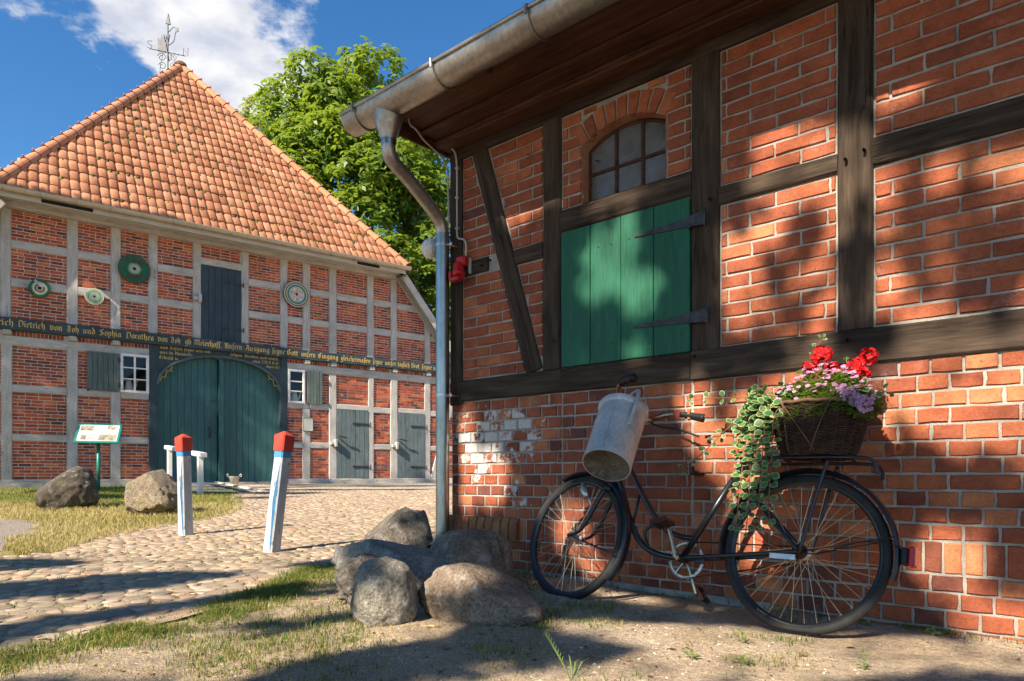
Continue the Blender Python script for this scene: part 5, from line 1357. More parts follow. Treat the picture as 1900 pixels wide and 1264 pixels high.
rocks = [
 ('dark craggy boulder at the back of the pile left of the downpipe',(-0.90,5.42),(0.62,0.46,0.43),0.2,'dark',11,[(-.75,-.1,.66,.50),(.2,-.9,.4,.62),(.9,0,.2,.8)],0.13,(0.05,0),.20,.04),
 ('long blue-grey boulder lying in the middle of the pile',(-0.66,4.0),(0.74,0.42,0.34),-0.15,'grey',14,[(.5,-.1,.86,.62),(-.3,-.8,.5,.82)],0.10,(-.12,0),.20,.03),
 ('grey-brown domed boulder against the barn wall under the downpipe',(-0.25,4.13),(0.50,0.42,0.38),0.3,'brown',17,[(-.8,-.2,.5,.9)],0.06,(0,0),.16,.016),
 ('upright egg-shaped olive boulder at the left front of the pile',(-0.60,3.22),(0.31,0.28,0.36),0.5,'olive',21,[],0.05,(.0,0),.20,.014),
 ('low elongated brown boulder at the right front of the pile',(-0.14,3.28),(0.60,0.34,0.34),-0.32,'brown',25,[(.72,-.1,.70,.52),(-.3,-.8,.5,.85)],0.07,(-.08,0),.24,.018)]
for lb,c,sz,rz,mt,sd_,ct,rg,ln,sk,fn in rocks:
    tag(boulder('boulder',c,sz,rz,BM[mt],lb,sd_,ct,rg,ln,sk,fn),group=G_)
boulder('boulder',(-0.74,3.62),(0.36,0.30,0.30),0.9,BM['dark'],'small rough stone wedged between the front boulders of the pile',29,[(.2,-.5,.8,.5)],0.14,fine=0.05,sink=0.2)

# ---- striped bollards
def bollard(c, rz, tilt, label):
    z = ground_z(*c); b = thing('bollard',(c[0],c[1],z-0.02),rz,label,'bollard','red-capped bollards along the lane'); b.rotation_euler = (tilt[0],tilt[1],rz)
    w0, w1, h = 0.056, 0.048, 0.80; ch = 0.011
    def octa(w,z,tw=0.0): return [Vector((x,y,z)) for x,y in ((w-ch,-w),(w,-w+ch),(w,w-ch),(w-ch,w),(-w+ch,w),(-w,w-ch),(-w,-w+ch),(-w+ch,-w))]
    m = MB(); r0, r1 = octa(w0*0.92,0), octa(w1,h); rm = octa(w0*0.92*0.5+w1*0.5,h/2)
    m.add(r0+rm+r1,[(j*8+i,j*8+(i+1)%8,(j+1)*8+(i+1)%8,(j+1)*8+i) for j in range(2) for i in range(8)]+[tuple(range(16,24))]); m.build('shaft',M['whitepost'],b)
    # slanting blue stripe, laid on the two faces turned to the lane
    m = MB(); e = 0.0016
    ww = lambda z_: w0*0.92+(w1-w0*0.92)*z_/h
    m.add([(-ww(.74)-e,-ww(.74)+ch,.74),(-ww(.44)-e,-ww(.44)+ch+.036,.44),(-ww(.10)-e,-ww(.10)+ch+.012,.10),(-ww(.03)-e,-ww(.03)+ch,.03)],[(0,1,2,3),(3,2,1,0)])
    m.build('blue_stripe',M['blue'],b)
    m = MB(); a0_, a1_ = octa(w1+0.003,h-0.02), octa(w1+0.003,h+0.03); m.add(a0_+a1_,[(i,(i+1)%8,8+(i+1)%8,8+i) for i in range(8)]+[tuple(range(7,-1,-1))]); m.build('blue_band',M['blue'],b)
    m = MB(); c0_, c1_, c2_ = octa(w1+0.010,h+0.03), octa(w1+0.012,h+0.155), octa(0.014,h+0.190)
    m.add(c0_+c1_+c2_,[(j*8+i,j*8+(i+1)%8,(j+1)*8+(i+1)%8,(j+1)*8+i) for j in range(2) for i in range(8)]+[tuple(range(7,-1,-1)),tuple(range(16,24))]); m.build('red_cap',M['red'],b)
    return b
bollard((-1.895,5.37),math.radians(60),(0.05,0.100),'nearer red-capped bollard leaning to the right on the cobbles')
bollard((-3.10,6.49),math.radians(58),(-0.01,-0.02),'farther upright red-capped bollard standing before the gate ramp')

# ---- information sign
z = ground_z(-8.42,13.9); sg = thing('information_sign',(-8.42,13.9,z),math.radians(18),'green-framed tilted information panel on a post before the farmhouse','sign')
m = MB(); m.tube([(0,0,-0.1),(0,0,1.02)],0.034,10); m.build('post',M['signgreen'],sg,smooth=True)
TM = Matrix.Translation((0,0.02,1.18))@Matrix.Rotation(math.radians(-42),4,'X')
m = MB(); m.rbox(-0.40,0.40,-0.025,0.005,-0.27,0.27,0.05,M=TM@Matrix.Identity(4)); m.build('panel_frame',M['signgreen'],sg)
N = NT('printed_sign_face'); v_ = N.coord()
c_ = N.mix(N.ramp(N.noise(v_,5.5,5,0.7),[(0.52,0.0),(0.60,0.75)]),(0.66,0.66,0.62),N.ramp(N.noise(v_,22,5,0.7),[(0.3,(0.20,0.16,0.12)),(0.7,(0.52,0.46,0.38))])); M['signface'] = N.fin(c_,0.3,0,0.4)
m = MB(); m.box(-0.355,0.355,-0.029,-0.026,-0.225,0.225); m.v = [tuple(TM@Vector(p)) for p in m.v]; m.build('printed_face',M['signface'],sg)
M['signphoto'] = mottled('printed_sepia_photo',(0.10,0.075,0.05),(0.42,0.36,0.28),14,0.35,bump=0.0); M['signink'] = NT('sign_ink').fin((0.16,0.15,0.14),0.4)
for (a,b,c,d) in ((-0.33,-0.10,0.06,0.20),(0.14,0.30,0.10,0.21),(-0.30,-0.20,-0.20,-0.06),(0.02,0.34,-0.21,-0.03)):
    m = MB(); m.box(a,b,-0.0305,-0.0292,c,d); m.v = [tuple(TM@Vector(p)) for p in m.v]; m.build('printed_picture',M['signphoto'],sg)
m = MB()
for i in range(7): m.box(-0.07,0.12,-0.0303,-0.0292,0.19-i*0.022,0.197-i*0.022)
for i in range(6): m.box(-0.18,-0.01,-0.0303,-0.0292,-0.06-i*0.024,-0.052-i*0.024)
m.v = [tuple(TM@Vector(p)) for p in m.v]; tag(m.build('printed_text',M['signink'],sg),kind='stuff')
m = MB(); m.box(-0.06,0.06,-0.01,0.05,-0.10,0.10); m.v = [tuple(TM@Vector(p)) for p in m.v]; m.build('bracket',M['signgreen'],sg)

# ---- ramp and white handrail before the gate
P0 = lw(3.95,-0.1,0.49)
rmp = thing('gate_ramp',P0,math.atan2(LX.y,LX.x),'low grey wooden ramp leading up to the arched gate','ramp')
RLN = 5.2; gzr = ground_z(*lw(3.7,-0.1-RLN,0).xy)-0.49+0.02
for i in range(6):
    w_ = lambda f: (-0.62+1.24*f)
    a, b = w_(i/6), w_((i+1)/6)-0.008; sh = -0.30
    m = MB(); m.add([(a,0,0.0),(b,0,0.0),(b+sh,-RLN,gzr),(a+sh,-RLN,gzr),(a,0,-0.05),(b,0,-0.05),(b+sh,-RLN,gzr-0.05),(a+sh,-RLN,gzr-0.05)],[(3,2,1,0),(0,1,5,4),(2,3,7,6),(1,2,6,5),(3,0,4,7)]); m.build('plank',mottled('weathered_ramp_board',(0.10,0.098,0.095),(0.20,0.19,0.18),5,0.85,bump=0.4) if i == 0 else bpy.data.materials['weathered_ramp_board'],rmp)
m = MB(); m.add([(0.63,0,0.03),(0.72,0,0.03),(0.42,-RLN,gzr+0.03),(0.33,-RLN,gzr+0.03),(0.63,0,-0.08),(0.72,0,-0.08),(0.42,-RLN,gzr-0.08),(0.33,-RLN,gzr-0.08)],[(3,2,1,0),(0,1,5,4),(2,3,7,6),(1,2,6,5),(3,0,4,7)]); m.build('edge_rail',M['timber_hall'],rmp)
hr = thing('handrail',lw(3.12,-2.3,ground_z(*lw(3.12,-2.3,0).xy)),math.atan2(LX.y,LX.x),'white wooden handrail on the left side of the gate ramp','handrail')
dzn = ground_z(*lw(3.12,-5.4,0).xy)-ground_z(*lw(3.12,-2.3,0).xy)
for y_,z_,h_ in ((0.0,0.0,0.90),(-3.1,dzn,0.74)):
    m = MB(); m.rbox(-0.05,0.05,y_-0.05,y_+0.05,z_-0.05,z_+h_,.01); m.build('post',M['white'],hr)
m = MB(); m.rbox(-0.06,0.06,-3.4,0.35,0.0,0.09,.01); m.v=[(p[0],p[1],p[2]+0.88+(p[1])*(0.16-dzn)/3.1) for p in m.v]; m.build('rail',M['white'],hr)
# tin pail beside the gate
pl = thing('pail',lw(5.05,-0.26,ground_z(*lw(5.05,-0.26,0).xy)+0.005),0.4,'small tin pail on the ground before the right gate leaf','pail')
m = MB(); m.lathe([(0,0.0),(0.09,0.0),(0.135,0.23),(0.14,0.235),(0.13,0.23),(0.085,0.01),(0,0.01)],18); m.build('body',M['canzinc'],pl,smooth=True)
for s_ in (-1,1):
    m = MB(); m.tube(smooth_path([(s_*0.13,0,0.20),(s_*0.18,0,0.25),(s_*0.165,0,0.30),(s_*0.13,0,0.25)],4),0.008,6); m.build('handle',M['canzinc'],pl)

# ---- weathervane on the ridge
VP = lw(APX[0],APX[1]+2.2,APX[2]+0.62)
wv = thing('weathervane',VP,0,'black wrought-iron weathervane with compass letters above the tiled ridge','weathervane')
m = MB(); m.tube([(0,0,-0.8),(0,0,2.05)],0.022,7); m.build('mast',M['iron'],wv)
for (a_,L_,ltr) in ((math.radians(22),0.56,'N'),(math.radians(202),0.56,'S'),(math.radians(112),0.56,'O'),(math.radians(292),0.56,'W')):
    dx, dy = math.cos(a_), math.sin(a_); m = MB(); m.tube([(0,0,1.02),(dx*L_,dy*L_,1.02)],0.013,5)
    e = Vector((dx*L_,dy*L_,1.04)); sh = {'N':[(0,0),(0,.26),(.16,0),(.16,.26)],'S':[(.16,.24),(.04,.26),(0,.19),(.16,.09),(.12,0),(0,.03)],'O':[(.08,0),(0,.08),(0,.2),(.08,.28),(.16,.2),(.16,.08),(.08,0)],'W':[(0,.26),(.05,0),(.1,.18),(.15,0),(.2,.26)]}[ltr]
    m.tube([e+Vector((p[0]-.08,0,p[1])) for p in sh],0.014,5); m.build('compass_arm',M['iron'],wv)
m = MB()
for s_ in (-1,1):
    for zc_,r_ in ((0.85,0.16),(0.55,0.14),(0.28,0.11)):
        m.tube([(s_*(0.05+r_+r_*math.cos(q*0.55+0.3)*(1-q*0.045)),0,zc_+r_*math.sin(q*0.55+0.3)*(1-q*0.045)) for q in range(15)],0.010,5)
    m.tube([(s_*0.30,0,0.1),(s_*0.26,0,0.6),(s_*0.16,0,1.0)],0.011,5)
m.build('scrollwork',M['iron'],wv)
m = MB(); m.prism([(-0.34,1.05),(-0.06,1.0),(-0.05,1.62),(-0.14,1.5),(-0.20,1.62),(-0.28,1.46),(-0.36,1.56)],-0.01,0.01); m.tube(smooth_path([(0.0,0,1.25),(0.20,0,1.4),(0.26,0,1.65),(0.30,0,1.78)],4),0.012,5); m.tube([(0,0,1.7),(0.2,0,1.9),(0.32,0,1.83)],0.012,5); m.prism([(0.27,1.72),(0.38,1.75),(0.36,1.88),(0.27,1.86)],-0.012,0.012); m.build('vane_figure',M['iron'],wv)
m = MB(); m.prism([(-0.07,2.02),(0.09,1.98),(0.02,2.36)],-0.03,0.03); m.build('spire_tip',M['iron'],wv)
# ================================================================== trees
def leaf_mat(name, stops, trans=0.45, tcol=(0.30,0.42,0.05)):
    N = NT(name); r = N.attr('rnd'); c = N.ramp(r,stops); N.fin(c,0.45,0,0.35)
    t = N.n('ShaderNodeBsdfTranslucent'); t.inputs['Color'].default_value = (*tcol,1)
    mx = N.n('ShaderNodeMixShader'); mx.inputs[0].default_value = trans
    N.l(N.b.outputs[0],mx.inputs[1]); N.l(t.outputs[0],mx.inputs[2]); N.l(mx.outputs[0],N.out.inputs['Surface']); return N.m
M['chestnut'] = leaf_mat('chestnut_leaf',[(0,(0.03,0.07,0.01)),(0.5,(0.075,0.135,0.018)),(1,(0.18,0.225,0.028))],0.36,(0.34,0.46,0.035))
M['linden'] = leaf_mat('linden_leaf',[(0,(0.07,0.10,0.018)),(0.5,(0.14,0.17,0.028)),(1,(0.25,0.25,0.06))],0.42,(0.36,0.42,0.06))
M['shadeleaf'] = leaf_mat('shade_tree_leaf',[(0,(0.03,0.06,0.012)),(1,(0.07,0.12,0.02))],0.2)
M['bark'] = mottled('tree_bark',(0.055,0.045,0.035),(0.13,0.11,0.09),8,0.95,bump=0.9,bd=0.02,stretch=(1,1,0.3))
def leaves(centers, normals, size, k, rnd, droop=0.35):
    """k leaflets fanned round each centre; every leaflet is a folded four-sided blade"""
    n = len(centers); Vs = []; Fs = []; Rs = []
    up = normals/np.linalg.norm(normals,axis=1,keepdims=True)
    a = np.cross(up, npr.normal(size=(n,3))); a /= np.linalg.norm(a,axis=1,keepdims=True); b = np.cross(up,a)
    for q in range(k):
        an = (2*np.pi*q/k)+npr.uniform(-0.35,0.35,n); d = a*np.cos(an)[:,None]+b*np.sin(an)[:,None]; s = np.cross(up,d)
        L = size*npr.uniform(0.7,1.2,n)[:,None]; w = L*npr.uniform(0.20,0.30,n)[:,None]
        p0 = centers+d*L*0.06; p1 = centers+d*L*0.62+s*w-up*L*droop*0.25; p2 = centers+d*L-up*L*droop; p3 = centers+d*L*0.62-s*w-up*L*droop*0.25
        o = len(Vs)*n*4
        Vs.append(np.stack([p0,p1,p2,p3],1).reshape(-1,3)); i = np.arange(n)*4+o
        Fs.append(np.stack([i,i+1,i+2,i+3],1)); Rs.append(np.clip(rnd+npr.uniform(-.12,.12,n),0.001,1))
    return np.concatenate(Vs), np.concatenate(Fs), np.concatenate(Rs)
def crown_points(clumps, per_m2, inner=0.25):
    C, Nn, Rr = [], [], []
    for (cx0,cy0,cz0,r,tone) in clumps:
        n = int(per_m2*4*np.pi*r*r*0.6); d = npr.normal(size=(n,3)); d /= np.linalg.norm(d,axis=1,keepdims=True)
        rr = r*(1-inner*npr.random(n)**1.5)*(0.85+0.3*npr.random(n)); p = d*rr[:,None]*np.array([1,1,0.8])
        keep = npr.random(n) < np.where(d[:,2] < -0.3,0.45,1.0)
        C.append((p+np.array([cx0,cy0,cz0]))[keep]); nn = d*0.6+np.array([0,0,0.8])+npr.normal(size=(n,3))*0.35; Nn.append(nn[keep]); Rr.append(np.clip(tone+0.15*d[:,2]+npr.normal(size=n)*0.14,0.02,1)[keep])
    return np.concatenate(C), np.concatenate(Nn), np.concatenate(Rr)
def limb(m, p, d, L, r, depth, R_):
    pts = [Vector(p)]; dd = Vector(d).normalized()
    for i in range(4):
        dd = (dd+Vector((R_.uniform(-.2,.2),R_.uniform(-.2,.2),R_.uniform(-.05,.18)))).normalized(); pts.append(pts[-1]+dd*L/4)
    m.tube(pts,[r*(1-0.15*i) for i in range(5)],7)
    if depth:
        for k_ in range(3):
            i = R_.choice((2,3,4)); a = Vector((R_.uniform(-1,1),R_.uniform(-1,1),R_.uniform(0.0,0.8))).normalized()
            limb(m,pts[i],(dd*0.7+a).normalized(),L*R_.uniform(0.5,0.75),r*0.5,depth-1,R_)
def tree(name, base, h, trunk_r, clumps, leaf, k, dens, mat, label, group, seed, fork=0.3, rn=None, extra=None):
    R_ = random.Random(seed); t = thing(name,base,0,label,'tree',group); m = MB()
    m.tube([(0,0,-0.3),(0.05,0.02,h*0.12),(0,0.05,h*fork)],[trunk_r*1.3,trunk_r,trunk_r*0.85],12)
    for (cx0,cy0,cz0,r,_) in clumps[:16]:
        e = Vector((cx0,cy0,cz0)); s = Vector((0,0.05,h*fork*R_.uniform(0.75,1.0))); mid = (s+e)/2+Vector((0,0,-0.06*h*R_.random()))
        pp = smooth_path([s,mid,e],4); m.tube(pp,[trunk_r*0.5*(1-0.8*i/len(pp)) for i in range(len(pp))],6)
        for _k in range(3): limb(m,pp[6],(e-mid)+Vector((R_.uniform(-1,1),R_.uniform(-1,1),R_.uniform(-.4,1)))*r,r*0.9,trunk_r*0.12,1,R_)
    m.build('trunk',M['bark'],t,smooth=True)
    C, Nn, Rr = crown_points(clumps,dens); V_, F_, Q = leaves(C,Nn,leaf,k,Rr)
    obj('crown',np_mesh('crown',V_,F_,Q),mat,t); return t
R_ = random.Random(4)
def crown_clumps(n, rx, ry, z0, z1, r0, r1, tone, R_, prof):
    out = []
    for i in range(n):
        f = (i+0.5)/n; z = z0+(z1-z0)*f; w = prof(f); a = R_.uniform(0,6.283)
        rr = math.sqrt(R_.uniform(0.25,1.0)); r = R_.uniform(r0,r1)
        out.append((rx*w*rr*math.cos(a),ry*w*rr*math.sin(a),z,r,tone+R_.uniform(-.12,.12)))
    R_.shuffle(out); return out
dome = lambda f: math.sqrt(max(0.02,1-max(0,(f-0.35)/0.65)**2))*(0.75+0.25*min(1,f/0.3))
# chestnut between the two buildings (sizes measured from where it stands)
CB = Vector((-8.3,38.0,0.3))
cl = crown_clumps(62,5.2,5.0,5.5,21.4,1.25,2.1,0.5,R_,dome)
cl += [(1.0,-1.0,22.6,1.4,0.6),(-1.6,-0.5,21.8,1.3,0.55),(3.2,-0.5,20.8,1.4,0.6),(4.6,0,19.6,1.2,0.6),(-3.6,-1.0,19.6,1.4,0.5),(0,-3.2,17.5,1.9,0.55),(2.5,-3.6,15.5,1.8,0.5),(-2.5,-3.6,14.5,1.9,0.55),(4.5,-2.5,12.0,1.9,0.5),(2.0,-4.2,11.0,1.9,0.5),(5.0,-2.0,9.0,1.8,0.5),(-4.6,-2.0,16.5,1.6,0.5),(-2.6,-1.0,22.2,1.5,0.6),(-4.4,-0.5,20.8,1.5,0.55),(-1.0,-1.5,20.5,1.7,0.55),(-5.2,-1.0,18.4,1.6,0.5),(-0.2,0,23.2,1.2,0.6)]
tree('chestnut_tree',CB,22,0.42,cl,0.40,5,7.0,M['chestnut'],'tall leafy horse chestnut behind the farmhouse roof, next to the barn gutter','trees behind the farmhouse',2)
cl = crown_clumps(44,4.0,3.6,8.0,22.6,1.1,1.8,0.6,R_,dome)+[(-1.8,-0.5,22.4,1.4,0.75),(0.6,-0.5,23.0,1.3,0.7),(-3.2,-0.5,18.5,1.5,0.7),(-0.4,-0.5,23.6,1.2,0.75),(-2.6,-0.5,20.0,1.2,0.75),(1.6,-0.5,21.6,1.1,0.7)]
tree('linden_tree',Vector((-15.6,44.0,0.3)),22,0.36,cl,0.34,4,7.0,M['linden'],'paler yellowish tree left of the chestnut, rising beside the roof slope','trees behind the farmhouse',6)
# ---- the trees that shade the yard stand behind and left of the camera; their unseen crowns are shaped to leave chosen patches sunlit
LIT = [(1.262,1.933,0.125,0.212),(1.468,2.066,0.09,0.121),(1.558,1.735,0.131,0.131),(1.522,1.396,0.084,0.069),(2.217,1.829,0.15,0.334),(2.558,1.94,0.068,0.286),(2.38,1.526,0.239,0.107),(2.354,2.364,0.099,0.097),(2.554,2.241,0.058,0.057),(2.69,1.856,0.081,0.406),(2.859,2.502,0.09,0.059),(2.945,1.844,0.143,0.169),(3.24,1.884,0.073,0.113),(2.903,1.515,0.124,0.121),(3.146,1.426,0.167,0.093),(2.432,1.291,0.151,0.053),(3.107,1.293,0.224,0.059),(2.945,1.099,0.123,0.108),(3.146,1.012,0.202,0.161),(2.945,0.882,0.123,0.121),(3.203,0.758,0.128,0.068),(2.073,0.947,0.172,0.228),(1.922,1.101,0.151,0.117),(3.068,0.315,0.088,0.082),(0.147,0.808,0.074,0.422),(0.33,0.655,0.2,0.2),(1.083,0.356,0.14,0.201),(1.262,0.104,0.114,0.065),(1.45,2.34,0.262,0.044),(0.623,2.471,0.182,0.09),(0.915,2.552,0.06,0.155),(2.217,0.357,0.083,0.111),(3.24,0.058,0.091,0.045),(2.45,1.05,0.30,0.22),(2.5,0.80,0.16,0.10),(2.25,0.70,0.12,0.16)]
# sunny patches on the ground: x, y, radius x, radius y, angle
LITG = [(1.00,2.74,0.62,0.26,-0.35),(1.75,2.60,0.45,0.20,-0.5),(0.70,2.36,0.40,0.22,0.3),(-0.60,2.98,0.30,0.18,0.4),(-0.95,2.66,0.60,0.13,0.7),(-1.55,2.62,0.5,0.10,0.75),(-0.2,3.55,0.16,0.20,0.5),(-1.05,3.5,0.60,0.14,0.6),(-1.55,3.20,0.5,0.11,0.7),
        (-1.35,4.25,0.55,0.17,0.5),(-2.0,3.70,0.60,0.15,0.6),(-2.7,3.35,0.5,0.15,0.5),(-2.2,4.85,0.9,0.25,0.35),(-3.2,4.3,0.6,0.16,0.4),(0.1,2.2,0.3,0.08,0.3),(0.35,3.05,0.12,0.10,0.0),(0.75,3.75,0.35,0.14,-0.7)]
DARK = [(2.445, 1.888, 0.076, 0.09), (2.327, 1.67, 0.037, 0.109), (2.396, 1.491, 0.062, 0.054), (2.117, 2.049, 0.058, 0.113), (2.945, 1.796, 0.033, 0.169), (2.955, 1.578, 0.03, 0.096), (3.24, 1.591, 0.108, 0.203), (3.127, 1.846, 0.027, 0.139), (2.273, 1.309, 0.065, 0.066), (2.748, 1.329, 0.098, 0.065), (2.924, 0.738, 0.083, 0.073), (3.107, 0.69, 0.241, 0.046), (2.044, 1.149, 0.041, 0.172), (2.217, 1.357, 0.056, 0.056), (2.702, 1.651, 0.046, 0.127)]
def lit_wall(s, z, m=0.085):
    s += 0.05*mnoise.noise(Vector((s*5,z*5,1.0))); z += 0.06*mnoise.noise(Vector((s*5,z*5,8.0)))
    for (a,b,rx,rz) in DARK:
        if ((s-a)/rx)**2+((z-b)/rz)**2 < 1: return False
    for (a,b,rx,rz) in LIT:
        mm = (m+0.02 if a > 1.95 else 0.05) if m < 0.1 else m
        if ((s-a)/(rx+mm))**2+((z-b)/(rz+mm))**2 < 1: return True
    if mnoise.noise(Vector((s*7.5+z*2.0,z*5.5,17.0))) > 0.40 and m < 0.1: return True
    if s > 2.80 and 0.74 < z < 1.24: return mnoise.noise(Vector((s*4.0,z*3.0,2.2))) > -0.22
    if s > 2.0 and 1.20 < z < 1.38: return mnoise.noise(Vector((s*4.5,z*3.0,7.2))) > -0.02
    if s > 2.05 and 0.62 < z < 2.05: return mnoise.noise(Vector((s*3.4+z*1.2,z*2.6-s*0.8,3.3)))+0.5*mnoise.noise(Vector((s*9,z*7,5.0))) > (0.06 if m < 0.1 else -0.1)
    return False
def lit_ground(x, y, m=0.07):
    if y > 5.05+0.12*math.sin(x*3.0)+(x+2)*0.10 and x < -0.6: return True
    if x < 0.3 and mnoise.noise(Vector((x*6.5,y*4.2,13.0))) > 0.24: return True
    if x < -0.75 and mnoise.noise(Vector(((x-0.55*y)*2.6,(y+0.55*x)*1.5,6.0))) > 0.20: return True
    for (a,b,rx,ry,q) in LITG:
        dx, dy = x-a, y-b; c_, s_ = math.cos(q), math.sin(q); u, v = dx*c_+dy*s_, -dx*s_+dy*c_
        if (u/(rx+m))**2+(v/(ry+m))**2 < 1: return True
    return False
def landing(Q):
    """where the sun ray through Q comes down: on the barn wall or on the yard"""
    k = (Q-B_O).dot(BY); t = k/(TOSUN.dot(BY)); W = Q-TOSUN*t
    if t > 0:
        s = (W-B_O).dot(BX)
        if -0.05 < s < 6.0 and -0.05 < W.z < 3.1: return 'wall', s, W.z
    t = (Q.z-0.02)/TOSUN.z; G = Q-TOSUN*t
    return 'ground', G.x, G.y
# first shade tree: its crown hangs over the sun side of barn and bicycle
R_ = random.Random(12)
C1 = Vector((0.9,3.3,0.9))+TOSUN*11.0
def shade_leaves(n, gen, test, size):
    pos = []
    while len(pos) < n:
        Q = gen()
        if Q is None: continue
        if test(Q): pos.append(Q)
    return np.array([tuple(q) for q in pos])
e1_ = TOSUN.cross(Vector((0,0,1))).normalized(); e2_ = e1_.cross(TOSUN).normalized()
def gen1():
    return C1+e1_*R_.uniform(-6.0,4.8)+e2_*R_.uniform(-2.7,3.2)+TOSUN*R_.uniform(-2.0,2.4)
def gen1a():
    # leaves set back along the sun ray from wall or yard points to shade
    k = R_.uniform(8.5,13.5)
    if R_.random() < 0.42: return bw(R_.uniform(-0.3,3.8),0.0,R_.uniform(-0.05,2.75))+TOSUN*k
    x, y = R_.uniform(-4.6,2.6), R_.uniform(1.2,5.5)
    if wall_dist(x,y) < 0: return None
    return Vector((x,y,0.02))+TOSUN*k
def test1(Q, m=0.085):
    if m < 0.1 and R_.random() < 0.010: return True      # stray leaves in the gaps
    w, a, b = landing(Q)
    if w == 'wall': return not lit_wall(a,b,m)
    return not lit_ground(a,b,m+0.03)
P1 = shade_leaves(34000, gen1a, test1, 0.1)
P1b = shade_leaves(9000, gen1, lambda Q: test1(Q,0.16), 0.2)
def shade_tree(name, base, P, size, label, seed, P2_=None, size2=0.2):
    R2 = random.Random(seed); t = thing(name,base,0,label,'tree','shade trees behind the photographer'); c = P.mean(0)-np.array(base)
    m = MB(); top = Vector(c)
    m.tube([(0,0,-0.3),(0.1,0.05,2.0),(top.x*0.3,top.y*0.3,top.z*0.5),tuple(top*0.85)],[0.34,0.28,0.22,0.10],12)
    m.build('trunk',M['bark'],t,smooth=True)
    loc = P-np.array(base); nn = npr.normal(size=loc.shape)*0.5+np.array(TOSUN)
    V_, F_, Q = leaves(loc,nn,size,3,npr.random(len(loc)),0.1)
    if P2_ is not None:
        l2 = P2_-np.array(base); n2_ = npr.normal(size=l2.shape)*0.5+np.array(TOSUN); Vb, Fb, Qb = leaves(l2,n2_,size2,3,npr.random(len(l2)),0.1)
        F_ = np.concatenate([F_,Fb+len(V_)]); V_ = np.concatenate([V_,Vb]); Q = np.concatenate([Q,Qb])
    obj('crown',np_mesh('crown',V_,F_,Q),M['shadeleaf'],t); return t
shade_tree('shade_tree',(-6.2,-6.4,0.0),P1,0.080,'broad shade tree behind the camera with leaves placed to dapple the barn',3,P1b,0.17)
# second shade tree: stands left of the yard, leaves placed to keep the left half of the farmhouse front in broken shade
C2 = lw(1.2,0,3.6)+TOSUN*17.0
def lit_hall(t, z):
    if t > 6.9: return True
    if z < 2.9 and 5.35 < t < 6.5: return True
    if t > 2.9 and z < 1.6 and t < 3.6 and z < 1.5-1.1*(t-2.9): return True
    return mnoise.noise(Vector((t*1.1,z*0.9,4.2)))*0.6+mnoise.noise(Vector((t*2.7,z*2.3,9.2)))*0.4 > 0.30
def gen2(): return C2+e1_*R_.uniform(-8.0,3.6)+e2_*R_.uniform(-3.4,4.2)+TOSUN*R_.uniform(-2.5,2.5)
def test2(Q):
    k = (Q-L_O).dot(LY); den = TOSUN.dot(LY); t_ = k/den; W = Q-TOSUN*t_; tt = (W-L_O).dot(LX)
    if W.z > 4.6: return False
    if W.z < 0.42:
        t_ = (Q.z-0.35)/TOSUN.z; G = Q-TOSUN*t_
        if mnoise.noise(Vector((G.x*0.5,G.y*1.4,1.0))) > -0.12: return False
        return True
    return not lit_hall(tt,W.z)
P2 = shade_leaves(4600, gen2, test2, 0.12)
c2b = P2.mean(0); 
shade_tree('shade_tree',(float(c2b[0])-1.5,float(c2b[1])-1.0,0.2),P2,0.19,'shade tree out of view on the left, shading the farmhouse front',5)
